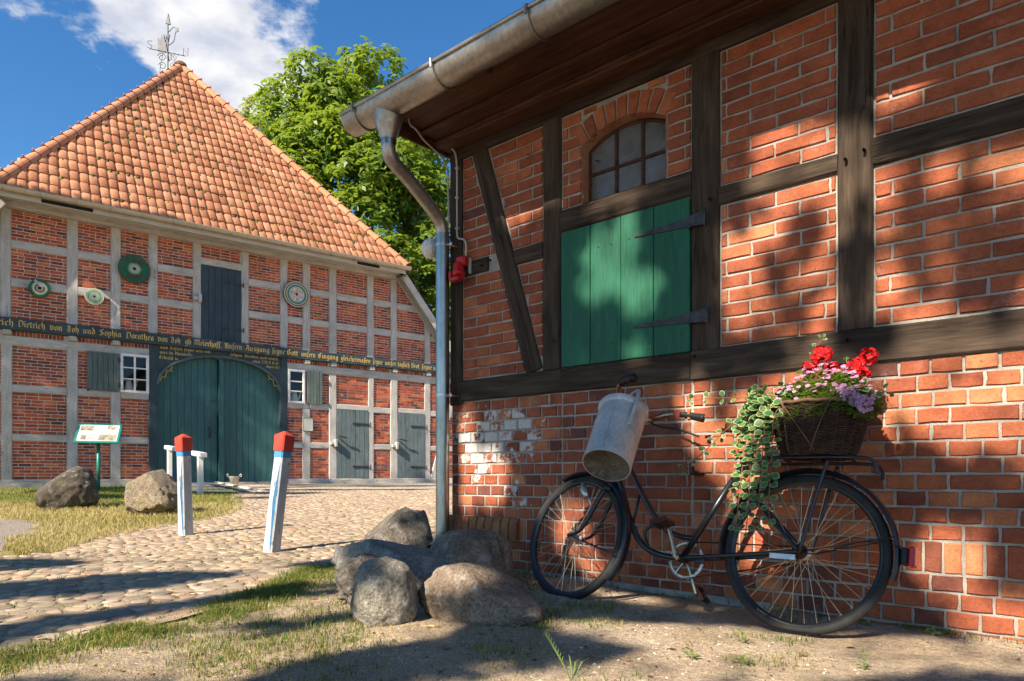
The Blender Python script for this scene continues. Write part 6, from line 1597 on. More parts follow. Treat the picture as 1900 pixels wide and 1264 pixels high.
# ================================================================== bicycle leaning on the barn
BK_RZ = math.atan2(0.648,-0.7615); LEAN = math.radians(13.0)
bike = thing('bicycle',(1.229,2.945,-0.004),0,'old black ladies bicycle leaning against the barn wall','bicycle')
bike.rotation_euler = (LEAN,0,BK_RZ)
BM_ = Matrix.Translation(bike.location)@Matrix.Rotation(BK_RZ,4,'Z')@Matrix.Rotation(LEAN,4,'X')
def bk(x,y,z): return BM_@Vector((x,y,z))
WR, WB = 0.355, 1.235
SP = Vector((0.97,0,0.74)); SA = Vector((-0.39,0,0.92)).normalized()
ST = Matrix.Translation(SP)@Matrix.Rotation(math.radians(-10),4,SA)@Matrix.Translation(-SP)
HT = Matrix.Translation(SP)@Matrix.Rotation(math.radians(-19),4,SA)@Matrix.Translation(-SP)
def wheel(name, cx0, T, flat=False):
    w = thing(name); w.parent = bike
    w.matrix_local = T@Matrix.Translation((cx0,0,WR))
    m = MB(); n, k = 72, 10; vs_ = []
    for i in range(n):
        a = 2*math.pi*i/n
        for j in range(k):
            b = 2*math.pi*j/k; rr = WR-0.021+0.021*math.cos(b); y = 0.0205*math.sin(b); p = Vector((rr*math.cos(a),y,rr*math.sin(a)))
            lim = -WR+(0.016 if flat else 0.004)
            if p.z < lim: p.y *= 1+ (lim-p.z)*18; p.z = lim+(p.z-lim)*0.1
            vs_.append(p)
    m.add(vs_,[(i*k+j,i*k+(j+1)%k,((i+1)%n)*k+(j+1)%k,((i+1)%n)*k+j) for i in range(n) for j in range(k)]); m.build('tyre',M['rubber'],w,smooth=True)
    m = MB(); prof = [(WR-0.042,-0.013),(WR-0.036,-0.015),(WR-0.036,0.015),(WR-0.042,0.013),(WR-0.050,0.006),(WR-0.050,-0.006)]; q = len(prof); vs_ = []
    for i in range(n):
        a = 2*math.pi*i/n
        for (r,y) in prof: vs_.append((r*math.cos(a),y,r*math.sin(a)))
    m.add(vs_,[(i*q+j,i*q+(j+1)%q,((i+1)%n)*q+(j+1)%q,((i+1)%n)*q+j) for i in range(n) for j in range(q)]); m.build('rim',M['bikeblack'],w)
    m = MB(); RX = Matrix.Rotation(math.pi/2,4,'X'); m.lathe([(0.0,-0.06),(0.006,-0.06),(0.008,-0.045),(0.026,-0.032),(0.026,-0.028),(0.016,-0.02),(0.016,0.02),(0.026,0.028),(0.026,0.032),(0.008,0.045),(0.006,0.06),(0.0,0.06)],14,RX); m.build('hub',M['alu'],w,smooth=True,auto=40)
    for i in range(36):
        a = 2*math.pi*(i+0.5)/36; s = 1 if i%2 else -1; tw = (1.15 if (i//2)%2 else -1.15)
        h0 = (0.023*math.cos(a+tw),s*0.030,0.023*math.sin(a+tw)); r1 = (WR-0.048)
        m = MB(); m.tube([h0,(r1*math.cos(a),s*0.003,r1*math.sin(a))],0.0013,4,caps=False); m.build('spoke',M['spoke'],w)
    return w
rw = wheel('rear_wheel',0.0,Matrix.Identity(4),True); fw = wheel('front_wheel',WB,ST)
def mudguard(cx0, f0, f1, T, name):
    m = MB(); n = 40; R0 = WR+0.024; prof = [(-0.030,-0.012),(-0.026,-0.002),(-0.012,0.004),(0.012,0.004),(0.026,-0.002),(0.030,-0.012)]; vs_ = []
    for th in (0.0,-0.002):
        for i in range(n+1):
            a = math.radians(f0+(f1-f0)*i/n)
            for (y,d) in prof: r = R0+d+th; vs_.append(T@Vector((cx0+r*math.cos(a),y,WR+r*math.sin(a))))
    q = len(prof); o = (n+1)*q
    fs = [(i*q+j,(i+1)*q+j,(i+1)*q+j+1,i*q+j+1) for i in range(n) for j in range(q-1)]; fs += [tuple(o+x for x in f[::-1]) for f in fs]
    m.add(vs_,fs); return m.build(name,M['bikeblack'],bike,smooth=True)
mg1 = mudguard(0.0,-8,193,Matrix.Identity(4),'rear_mudguard'); mg2 = mudguard(WB,62,216,ST,'front_mudguard')
def fr(name, pts, r, mat='bikeblack', T=None, parent=None, n=10, k=6, smooth_=True):
    P = smooth_path(pts,k) if len(pts) > 2 and smooth_ else [Vector(p) for p in pts]
    if T is not None: P = [T@p for p in P]
    m = MB(); m.tube(P,r,n); return m.build(name,M[mat],parent or bike,smooth=True)
# stays from mudguards to axles
for y in (-0.035,0.035):
    fr('mudguard_stay',[(0,y*1.6,WR),(-0.37,y*0.9,WR+0.09)],0.003); fr('mudguard_stay',[(WB,y*1.6,WR),(WB-0.36,y*0.9,WR-0.10)],0.003,T=ST)
fr('seat_tube',[(0.57,0,0.285),(0.315,0,0.745)],0.0155); fr('seat_post',[(0.315,0,0.745),(0.235,0,0.925)],0.0125,'chrome')
fr('down_tube',[(0.985,0,0.69),(0.93,0,0.565),(0.875,0,0.445),(0.80,0,0.345),(0.70,0,0.297),(0.57,0,0.285)],0.0165)
fr('top_tube',[(0.958,0,0.795),(0.85,0,0.635),(0.76,0,0.51),(0.68,0,0.432),(0.60,0,0.397),(0.51,0,0.388)],0.0145)
fr('tube_bridge',[(0.868,0,0.435),(0.845,0,0.60)],0.008) ; fr('tube_loop',[(0.76,0,0.325),(0.79,0,0.40),(0.755,0,0.44),(0.70,0,0.432)],0.009)
fr('head_tube',[(0.944,0,0.80),(1.005,0,0.658)],0.020)
for y in (-1,1):
    fr('chain_stay',[(0.57,y*0.03,0.285),(0.40,y*0.045,0.305),(0.0,y*0.062,WR)],0.0095); fr('seat_stay',[(0,y*0.062,WR),(0.17,y*0.05,0.53),(0.345,y*0.018,0.695)],0.0085)
    fr('carrier_strut',[(-0.01,y*0.075,WR),(-0.06,y*0.075,0.60),(-0.10,y*0.075,0.765)],0.008)
    fr('fork_blade',[(1.035,y*0.040,0.61),(1.06,y*0.048,0.56),(1.115,y*0.052,0.44),(1.165,y*0.054,0.375),(WB,y*0.056,WR)],[0.013]*6+[0.012]*6+[0.010]*6+[0.009]*7,T=ST)
    fr('carrier_rail',[(0.30,y*0.03,0.745),(0.24,y*0.055,0.772),(0.0,y*0.065,0.775),(-0.20,y*0.06,0.772),(-0.275,y*0.055,0.755),(-0.29,y*0.05,0.70)],0.0075)
fr('fork_crown',[(1.025,-0.05,0.625),(1.025,0.05,0.625)],0.017,T=ST)
for x in (-0.18,-0.05,0.1): fr('carrier_bar',[(x,-0.063,0.775),(x,0.063,0.775)],0.006)
fr('stem',[(0.948,0,0.79),(0.900,0,0.915),(0.882,0,0.975),(0.890,0,1.03),(0.915,0,1.045)],0.0125,'chrome',T=HT)
bar = fr('handlebar',[(0.75,0.255,1.115),(0.84,0.23,1.135),(0.915,0.185,1.13),(0.945,0.13,1.095),(0.925,0.05,1.05),(0.915,0,1.045),(0.925,-0.05,1.05),(0.945,-0.13,1.095),(0.915,-0.185,1.13),(0.84,-0.23,1.135),(0.75,-0.255,1.115)],0.0135,'chrome',T=HT)
for y in (-1,1): fr('grip',[(0.845,y*0.227,1.135),(0.78,y*0.25,1.126),(0.705,y*0.268,1.108)],0.023,'grip',T=HT)
fr('brake_lever',[(0.93,-0.09,1.05),(0.90,-0.13,1.035),(0.82,-0.19,1.03),(0.69,-0.235,0.985)],0.0055,'rubber',T=HT); fr('brake_clamp',[(0.928,-0.05,1.05),(0.93,-0.10,1.06)],0.015,'chrome',T=HT)
fr('brake_rod',[(0.93,-0.03,1.03),(1.0,-0.02,0.84),(1.07,-0.015,0.74)],0.004,'chrome',T=ST)
# crank, chainring, pedals, chain
BB = Vector((0.57,0,0.285)); RXm = Matrix.Rotation(math.pi/2,4,'X')
m = MB(); m.tube([BB+Vector((0,-0.04,0)),BB+Vector((0,0.045,0))],0.021,14); m.build('bottom_bracket',M['bikeblack'],bike,smooth=True,auto=40)
m = MB(); n = 44; ro, ri = 0.092, 0.080; vs_ = []
for y in (-0.049,-0.046):
    for i in range(n*2):
        a = math.pi*i/n; r = ro+(0.005 if i%2 else -0.001); vs_ += [(BB.x+r*math.cos(a),y,BB.z+r*math.sin(a)),(BB.x+ri*math.cos(a),y,BB.z+ri*math.sin(a))]
q = n*2; fs = []
for i in range(q):
    j = (i+1)%q; fs += [(2*i,2*i+1,2*j+1,2*j),(2*q+2*j,2*q+2*j+1,2*q+2*i+1,2*q+2*i),(2*i,2*j,2*q+2*j,2*q+2*i),(2*i+1,2*q+2*i+1,2*q+2*j+1,2*j+1)]
m.add(vs_,fs)
for i in range(5):
    a = 2*math.pi*i/5+0.3; m.tube([(BB.x,-0.0475,BB.z),(BB.x+0.083*math.cos(a),-0.0475,BB.z+0.083*math.sin(a))],0.006,5)
m.build('chainring',M['chrome'],bike)
for s, dv in ((1,Vector((0.055,0,0.155))),(-1,Vector((-0.055,0,-0.155)))):
    o = BB+Vector((0,s*0.062,0)); e = o+dv+Vector((0,s*0.012,0)); m = MB(); m.tube([o-dv*0.06,o,(o+e)/2,e,e+dv*0.05],[0.014,0.015,0.010,0.010,0.009],8); m.tube([o-Vector((0,s*.02,0)),o+Vector((0,s*0.012,0))],0.017,10); m.build('crank_arm',M['chrome'],bike,smooth=True)
    pd = thing('pedal'); pd.parent = bike; pd.location = e+Vector((0,s*0.06,0)); pd.rotation_euler = (0.1,0.25 if s>0 else -0.9,0)
    for dx in (-0.032,0.032):
        mm = MB(); mm.rbox(dx-0.011,dx+0.011,-0.042,0.042,-0.012,0.012,0.005); mm.build('pedal_rubber',M['grip'],pd)
    mm = MB(); mm.rbox(-0.044,0.044,-0.048,-0.043,-0.013,0.013,0.002); mm.rbox(-0.044,0.044,0.043,0.048,-0.013,0.013,0.002); mm.tube([(0,-0.055,0),(0,0.05,0)],0.007,8); mm.build('pedal_cage',M['rustiron'],pd)
def tang(r1, r2, side):
    return [(BB.x,-0.0475,BB.z+side*r1),(0.0,-0.0475,WR+side*r2)]
m = MB()
for s in (1,-1): m.tube(tang(0.092,0.034,s),0.0035,4)
m.tube([(BB.x+0.092*math.cos(a),-0.0475,BB.z+0.092*math.sin(a)) for a in [math.radians(90-18*i) for i in range(11)]],0.0035,4); m.build('chain',M['rustiron'],bike)
m = MB(); m.lathe([(0.0,-0.050),(0.034,-0.050),(0.034,-0.045),(0.0,-0.045)],16,Matrix.Translation((0,0,WR))@RXm); m.build('sprocket',M['rustiron'],bike)
m = MB(); m.rbox(0.01,0.12,0.066,0.071,WR-0.040,WR-0.016,0.003); m.build('brake_arm',M['alu'],bike); m = MB(); m.lathe([(0,0.068),(0.012,0.068),(0.014,0.055),(0,0.055)],6,Matrix.Translation((0,0,WR))@RXm.inverted()); m.build('axle_nut',M['rustiron'],bike)
m = MB(); m.rbox(0.45,0.50,-0.01,0.01,0.27,0.30,0.004); m.build('kickstand_lug',M['bikeblack'],bike)
# saddle
m = MB(); S0 = Vector((0.26,0,0.955)); outl = [(-0.13,0.0),(-0.125,0.07),(-0.08,0.095),(-0.02,0.075),(0.05,0.035),(0.12,0.022),(0.155,0.0)]
full = outl+[(x,-y) for x,y in outl[-2:0:-1]]; k = len(full)
vs_ = [S0+Vector((x,y,-0.030)) for x,y in full]+[S0+Vector((x,y,0.012+0.012*(x<-0.05))) for x,y in full]+[S0+Vector((x*0.86,y*0.7,0.032+0.012*(x<-0.05))) for x,y in full]
m.add(vs_,[(j*k+i,j*k+(i+1)%k,(j+1)*k+(i+1)%k,(j+1)*k+i) for j in range(2) for i in range(k)]+[tuple(range(2*k,3*k)),tuple(range(k-1,-1,-1))]); sd_ = m.build('saddle',M['leather'],bike,smooth=True)
for y in (-0.055,0.055):
    m = MB(); m.tube([S0+Vector((-0.09,y,-0.05-i*0.0)) + Vector((0.018*math.cos(i*1.2),0.018*math.sin(i*1.2),-0.003*i)) for i in range(22)],0.003,5); m.build('saddle_spring',M['chrome'],sd_)
# rear light, dynamo
m = MB(); m.rbox(-0.412,-0.383,-0.028,0.028,WR-0.02,WR+0.05,0.008); m.build('lamp_housing',M['grip'],bike)
m = MB(); m.rbox(-0.436,-0.4125,-0.030,0.030,WR-0.025,WR+0.055,0.008); m.build('rear_light',M['redlens'],bike)
fr('light_cable',[(-0.39,0.03,WR+0.05),(-0.25,0.045,WR+0.06),(-0.1,0.06,WR+0.0),(0.0,0.06,WR-0.01)],0.0025,'grip')
m = MB(); dl = ST@Vector((1.14,0.085,0.60)); m.lathe([(0,-0.045),(0.018,-0.045),(0.020,-0.01),(0.020,0.02),(0.010,0.028),(0.010,0.045),(0.005,0.055),(0,0.055)],12,Matrix.Translation(dl)@Matrix.Rotation(0.5,4,'Y')@Matrix.Rotation(0.2,4,'X')); m.tube([dl,ST@Vector((1.11,0.055,0.545)),ST@Vector((1.10,0.05,0.50))],0.008,6); m.build('dynamo',M['alu'],bike,smooth=True)

# ---- galvanised can hanging from the handlebar
Cb, Ct = Vector((0.449,3.25,0.730)), Vector((0.562,3.45,1.008)); ax = (Ct-Cb).normalized(); CL = (Ct-Cb).length
can = thing('milk_can',Cb,0,'dented galvanised can hanging tilted from the handlebar','can')
q_ = ax.to_track_quat('Z','X'); CM = q_.to_matrix().to_4x4()
m = MB(); m.lathe([(0.113,0.0),(0.118,0.0),(0.1195,0.012),(0.118,0.02),(0.118,CL*0.62),(0.1205,CL*0.66),(0.118,CL*0.70),(0.118,CL-0.03),(0.124,CL-0.022),(0.128,CL-0.008),(0.127,CL+0.002),(0.120,CL+0.004),(0.110,CL-0.05),(0.0,CL-0.052)],40,CM); m.build('body',M['canzinc'],can,smooth=True,auto=35)
m = MB(); m.lathe([(0.118,0.004),(0.112,0.004),(0.112,0.012),(0.07,0.010),(0.068,0.014),(0.0,0.012)],36,CM); m.build('base_disc',M['canbase'],can,smooth=True)
m = MB(); m.tube([CM@Vector((0.0+0.118*math.sin(t)*0,-0.122*math.cos(t),CL-0.01+0.095*math.sin(t))) for t in [math.pi*i/16 for i in range(17)]],0.0105,8,flat=0.6); 
m.build('bail_handle',M['canzinc'],can,smooth=True)
hv_ = CM.inverted()@(Vector((0,-1,0.1)).normalized()); an = math.atan2(hv_.y,hv_.x)+0.25
rad = lambda r,z: CM@Vector((r*math.cos(an),r*math.sin(an),z))
m = MB(); m.tube(smooth_path([rad(0.119,CL*0.52),rad(0.130,CL*0.70),rad(0.135,CL*0.92),rad(0.118,CL+0.055),rad(0.06,CL+0.085),rad(0.0,CL+0.080)],5),0.0125,6,flat=0.7); m.build('strap_handle',M['canzinc'],can,smooth=True)
m = MB(); m.tube([CM@Vector((0.1195*math.cos(an-0.75),0.1195*math.sin(an-0.75),z_)) for z_ in (0.02,CL*0.8)],0.0022,4); m.build('body_seam',M['canzinc'],can)

# ---- flower basket on the carrier
bs = thing('flower_basket',bk(-0.035,0.01,0.785),BK_RZ,'dark woven wicker basket with a black liner on the bicycle carrier','basket'); bs.rotation_euler = (LEAN*0.6,0,BK_RZ)
BSM = Matrix.Translation(bs.location)@Matrix.Rotation(BK_RZ,4,'Z')@Matrix.Rotation(LEAN*0.6,4,'X')
BH = 0.225
brad = lambda f: (0.150+0.062*f**0.8,0.118+0.052*f**0.8)
m = MB(); n = 32; vs_ = []
for f in (0.0,0.35,0.7,0.97):
    rx,ry = brad(f)
    for i in range(n): a = 2*math.pi*i/n; q = 1-0.06+U(-.012,.012); vs_.append((rx*q*math.cos(a),ry*q*math.sin(a),0.008+BH*f))
m.add(vs_,[(j*n+i,j*n+(i+1)%n,(j+1)*n+(i+1)%n,(j+1)*n+i) for j in range(3) for i in range(n)]+[tuple(range(n-1,-1,-1))]); m.build('liner',M['foil'],bs,smooth=True)
m = MB(); nst = 26
for i in range(nst):
    a = 2*math.pi*i/nst; m.tube([(brad(f)[0]*math.cos(a)*1.0,brad(f)[1]*math.sin(a)*1.0,BH*f) for f in (0,0.25,0.5,0.75,1.0)],0.0035,4)
tag(m.build('stakes',M['wicker'],bs),kind='stuff')
m = MB(); Rb = random.Random(6)
for r in range(26):
    f = (r+0.5)/26; n = nst*3; pts = []
    for i in range(n):
        a = 2*math.pi*i/n; s = 0.0045*math.cos(math.pi*(i/1.5)+math.pi*r); rx,ry = brad(f)
        pts.append(((rx+s)*math.cos(a),(ry+s)*math.sin(a),BH*f+Rb.uniform(-.0012,.0012)))
    m.tube(pts,0.0036,4,closed=True)
tag(m.build('weave',M['wicker'],bs),kind='stuff')
m = MB(); n = 40; rx,ry = brad(1.0); m.tube([((rx+0.003)*math.cos(2*math.pi*i/n),(ry+0.003)*math.sin(2*math.pi*i/n),BH+0.003*math.sin(i*2.1)) for i in range(n)],0.0085,6,closed=True); m.build('rim',M['twine'],bs,smooth=True)
for (a_,b_) in ((1.0,1.75),(1.05,1.0),(2.0,1.6)):
    m = MB(); m.tube([((brad(f)[0]+.009)*math.cos(a_+(b_-a_)*(1-f)),(brad(f)[1]+.009)*math.sin(a_+(b_-a_)*(1-f)),BH*f) for f in (0.05,0.25,0.5,0.75,1.0)],0.003,5); m.build('twig',M['twine'],bs)
m = MB(); n = 24; vs_ = [(brad(.9)[0]*.93*math.cos(2*math.pi*i/n),brad(.9)[1]*.93*math.sin(2*math.pi*i/n),BH*.9) for i in range(n)]+[(0,0,BH*1.12)]; m.add(vs_,[(i,(i+1)%n,n) for i in range(n)]); m.build('soil',mottled('potting_soil',(0.02,0.014,0.009),(0.05,0.035,0.022),20,0.95,bump=0.8),bs)
def bsw(x,y,z): return BSM@Vector((x,y,z))
# ================================================================== plants in the basket
Rp = random.Random(21)
N = NT('variegated_leaf'); r_ = N.attr('rnd')
c_ = N.ramp(r_,[(0.0,(0.045,0.14,0.045)),(0.45,(0.11,0.24,0.065)),(0.5,(0.36,0.42,0.17)),(1.0,(0.58,0.58,0.32))]); N.fin(c_,0.45,0,0.3)
t_ = N.n('ShaderNodeBsdfTranslucent'); N.l(c_,t_.inputs['Color']); mx_ = N.n('ShaderNodeMixShader'); mx_.inputs[0].default_value = 0.35
N.l(N.b.outputs[0],mx_.inputs[1]); N.l(t_.outputs[0],mx_.inputs[2]); N.l(mx_.outputs[0],N.out.inputs['Surface']); M['ivy'] = N.m
M['greenleaf'] = leaf_mat('green_leaf',[(0,(0.03,0.085,0.015)),(0.5,(0.07,0.16,0.025)),(1,(0.16,0.26,0.05))],0.35)
M['stemred'] = mottled('reddish_stem',(0.13,0.06,0.04),(0.24,0.12,0.07),20,0.7); M['stemgreen'] = mottled('green_stem',(0.08,0.14,0.03),(0.14,0.22,0.05),20,0.6)
def petal_mat(name, c0, c1, tr):
    N = NT(name); c = N.ramp(N.attr('rnd'),[(0,c0),(1,c1)]); N.fin(c,0.5,0,0.25); t = N.n('ShaderNodeBsdfTranslucent'); N.l(c,t.inputs['Color']); mx = N.n('ShaderNodeMixShader'); mx.inputs[0].default_value = tr
    N.l(N.b.outputs[0],mx.inputs[1]); N.l(t.outputs[0],mx.inputs[2]); N.l(mx.outputs[0],N.out.inputs['Surface']); return N.m
M['redpetal'] = petal_mat('red_petal',(0.42,0.004,0.008),(0.72,0.015,0.018),0.25); M['pinkpetal'] = petal_mat('pink_petal',(0.42,0.17,0.34),(0.72,0.42,0.58),0.25)
def ivy_leaf(tone):
    k = 10; m = MB(); sh = [(0,0),(.22,.10),(.40,.30),(.46,.55),(.36,.80),(.0,1.05),(-.36,.80),(-.46,.55),(-.40,.30),(-.22,.10)]
    out = [(x*1.0+U(-.02,.02),y+U(-.02,.02),0.10*abs(x)-0.12*(y-.4)**2) for x,y in sh]; inn = [(x*0.84,0.07+(y-0.04)*0.88,0.07*abs(x)-0.10*(y-.4)**2+0.006) for x,y in sh]
    vs_ = out+inn+[(0,0.5,-0.03)]
    m.add(vs_,[(k+i,k+(i+1)%k,2*k) for i in range(k)],tone); m.add(vs_,[],0)
    n0 = 0
    for i in range(k): m.f.append((i,(i+1)%k,k+(i+1)%k,k+i)); m.a.append(0.75+U(-.15,.2))
    me = m.mesh('leaf',True); me.materials.append(M['ivy']); return me
IVM = [ivy_leaf(t) for t in (0.05,0.15,0.25,0.35,0.12,0.30)]
ivo = bk(0.20,0.08,0.98)
ivy = thing('variegated_ivy',ivo,0,'variegated green and cream trailing ivy spilling from the basket','plant')
ivc = [0]
def leaf_at(P, d, n, s):
    """one leaf: tip along d, face along n"""
    Y = d.normalized(); Z = (n-Y*n.dot(Y)).normalized(); X = Y.cross(Z)
    Mx = Matrix(((X.x*s,Y.x*s,Z.x*s,0),(X.y*s,Y.y*s,Z.y*s,0),(X.z*s,Y.z*s,Z.z*s,0),(0,0,0,1))); Mx.translation = P-ivo
    obj('leaf',Rp.choice(IVM),None,ivy,M=Mx); ivc[0] += 1
TOCAM = lambda P: (Vector((0,0,0.685))-P).normalized()
def rv(s=1): return Vector((Rp.uniform(-s,s),Rp.uniform(-s,s),Rp.uniform(-s,s)))
OUTV = (BM_.to_3x3()@Vector((0,1,0))).normalized()
def strand(pts, step=0.041, s0=0.042, s1=0.031, stem='stemred', r=0.0022):
    P = smooth_path([bk(*p) for p in pts],8); m = MB(); m.tube([p-ivo for p in P],r,5); m.build('stem',M[stem],ivy)
    acc = 0; side = 1; L = sum((P[i+1]-P[i]).length for i in range(len(P)-1)); run = 0
    for i in range(len(P)-1):
        d = P[i+1]-P[i]; acc += d.length; run += d.length
        if acc > step:
            acc = 0; s = s0+(s1-s0)*run/L
            for sg in (1,-1):
                dirv = (d.normalized()*0.35+OUTV*0.35+(d.cross(OUTV)).normalized()*sg*0.9+rv(.35)+Vector((0,0,-.15))); leaf_at(P[i+1]+dirv.normalized()*0.008,dirv,OUTV*0.8+Vector((0,0,0.7))+rv(.45),s*Rp.uniform(0.75,1.15))
    leaf_at(P[-1],P[-1]-P[-2],OUTV+rv(.3),s1*0.7)
strand([(0.095,0.12,1.03),(0.145,0.17,0.98),(0.155,0.16,0.80),(0.165,0.13,0.60),(0.155,0.12,0.455)])
strand([(0.115,0.12,1.03),(0.195,0.16,0.96),(0.210,0.15,0.75),(0.205,0.14,0.55),(0.215,0.12,0.415)])
strand([(0.135,0.12,1.02),(0.235,0.13,0.96),(0.255,0.12,0.80),(0.260,0.12,0.62),(0.265,0.11,0.44)])
strand([(0.075,0.13,1.02),(0.105,0.19,0.93),(0.105,0.18,0.72),(0.110,0.16,0.56),(0.105,0.14,0.465)])
strand([(0.105,0.12,1.04),(0.175,0.17,1.0),(0.185,0.16,0.86),(0.190,0.15,0.70)])
strand([(0.135,0.10,1.04),(0.255,0.10,1.00),(0.285,0.10,0.90),(0.295,0.10,0.78)])
strand([(0.18,0.06,1.08),(0.33,0.04,1.085),(0.48,0.02,1.10),(0.60,0.02,1.098)],0.075,0.040,0.026)
strand([(0.22,0.08,1.02),(0.36,0.07,0.93),(0.47,0.05,0.83),(0.55,0.05,0.76),(0.62,0.05,0.70)],0.055,0.036,0.026)
strand([(-0.12,0.05,1.07),(-0.19,0.10,1.07),(-0.27,0.10,1.065),(-0.33,0.10,1.03)],0.06,0.040,0.028)
strand([(0.02,0.05,1.10),(0.0,0.06,1.22),(-0.02,0.07,1.29),(-0.045,0.08,1.33)],0.04,0.03,0.02)
for i in range(105):          # bushy head of the ivy over the basket rim
    a = Rp.uniform(0,6.28); rr = math.sqrt(Rp.random()); P = bk(0.145+0.135*rr*math.cos(a),0.085+0.07*rr*math.sin(a)+0.02,1.055+0.055*Rp.uniform(-1,1)-0.5*0.05*rr-0.25*max(0,0.145+0.135*rr*math.cos(a)-0.2))
    leaf_at(P,rv(1)+Vector((0,0,-.2))+OUTV*0.4,OUTV*0.7+Vector((0,0,0.9))+rv(.5),Rp.uniform(0.030,0.042))
# inner ivy foliage, too tangled to count
m = MB()
for i in range(420):
    a = Rp.uniform(0,6.28); rr = math.sqrt(Rp.random()); h_ = Rp.random()
    P = bk(0.15+0.13*rr*math.cos(a),0.07+0.06*rr*math.sin(a),1.06-0.05*rr+0.03*Rp.uniform(-1,1)) if i < 220 else bk(0.20+0.09*Rp.uniform(-1,1),0.11+0.03*Rp.uniform(-1,1),1.0-0.42*h_*h_)
    d = (rv(1)+Vector((0,0,-.3))+OUTV*0.3).normalized(); n_ = OUTV*0.6+Vector((0,0,0.8))+rv(.5); Y = d; Z = (n_-Y*n_.dot(Y)).normalized(); X = Y.cross(Z); s = Rp.uniform(0.024,0.038); c = P-ivo
    sh = [(0,0),(.40,.30),(.42,.65),(0,1.0),(-.42,.65),(-.40,.30)]
    m.add([c+X*(p[0]*s)+Y*(p[1]*s) for p in sh],[(0,1,2,3,4,5)],Rp.choice((0.05,0.15,0.3,0.4,0.6)))
tag(m.build('foliage',M['ivy'],ivy),kind='stuff')
# pink flowering plant
pk = thing('pink_flower_plant',bsw(0,0,BH),0,'mound of small pink flowers filling the wicker basket','plant'); pko = pk.location.copy()
C = []; Nn = []
for i in range(1500):
    a = Rp.uniform(0,6.28); rr = math.sqrt(Rp.random()); x = -0.03+0.225*rr*math.cos(a); y = 0.01+0.16*rr*math.sin(a); top = BH+0.165*(1-rr**2.2)-0.10*max(0,rr-0.85)*6*(1 if y > 0 else 0); z = BH-0.02+(top-BH+0.02)*Rp.random()**0.6
    C.append(tuple(bsw(x,y,z)-pko)); Nn.append((math.cos(a)*0.4,math.sin(a)*0.4,0.8))
for i in range(330):          # spill on the side away from the ivy
    f = Rp.random(); P = bsw(-0.10-0.12*f+Rp.uniform(-.03,.03),0.10+0.07*f*Rp.random(),BH+0.05-0.10*f+Rp.uniform(-.03,.03)); C.append(tuple(P-pko)); Nn.append((0,-0.3,0.7))
V_, F_, Q = leaves(np.array(C),np.array(Nn),0.024,4,npr.random(len(C)),0.2); tag(obj('foliage',np_mesh('foliage',V_,F_,Q),M['greenleaf'],pk),kind='stuff')
def blossom(k, s):
    m = MB()
    for i in range(k):
        a = 2*math.pi*i/k; ca, sa = math.cos(a), math.sin(a); w = 0.42
        m.add([(0,0,0),(s*(.7*ca+w*sa),s*(.7*sa-w*ca),s*.18),(s*1.05*ca,s*1.05*sa,s*.10),(s*(.7*ca-w*sa),s*(.7*sa+w*ca),s*.18)],[(0,1,2,3)],U(0.1,1))
    m.add([(s*.15,0,s*.12),(0,s*.15,s*.12),(-s*.15,0,s*.12),(0,-s*.15,s*.12)],[(0,1,2,3)],0.01); me = m.mesh('blossom'); me.materials.append(M['pinkpetal']); return me
BLM = [blossom(5,0.0095) for _ in range(5)]
for i in range(298):
    if i < 225:
        a = Rp.uniform(0,6.28); rr = math.sqrt(Rp.uniform(0.0,1)); x = -0.03+0.23*rr*math.cos(a); y = 0.02+0.16*rr*math.sin(a)
        if y < -0.03 and Rp.random() < 0.6: y = -y
        z = BH+0.17*(1-rr**2.2)+Rp.uniform(-0.005,0.035)
        P = bsw(x,y,z); nn = Vector((0,0,0.8))+OUTV*Rp.uniform(0.1,0.9)+rv(.4)
    else:
        f = Rp.random(); P = bsw(-0.11-0.13*f+Rp.uniform(-.03,.03),0.12+0.06*f,BH+0.06-0.11*f+Rp.uniform(-.02,.02)); nn = OUTV+rv(.4)
    q = nn.normalized().to_track_quat('Z','Y').to_matrix().to_4x4(); s = Rp.uniform(0.8,1.35); Mx = Matrix.Translation(P-pko)@q@Matrix.Rotation(Rp.uniform(0,6.28),4,'Z')@Matrix.Scale(s,4); obj('blossom',Rp.choice(BLM),None,pk,M=Mx)
m = MB()
for i in range(70):
    a = Rp.uniform(0,6.28); rr = math.sqrt(Rp.random())*0.9; p0 = bsw(-0.03+0.10*rr*math.cos(a),0.08*rr*math.sin(a),BH); p1 = bsw(-0.03+0.19*rr*math.cos(a),0.135*rr*math.sin(a),BH+0.13*(1-rr**2.2)); m.tube([p0-pko,(p0+p1)/2-pko+Vector((0,0,.01)),p1-pko],0.0012,4)
tag(m.build('stems',M['stemgreen'],pk),kind='stuff')
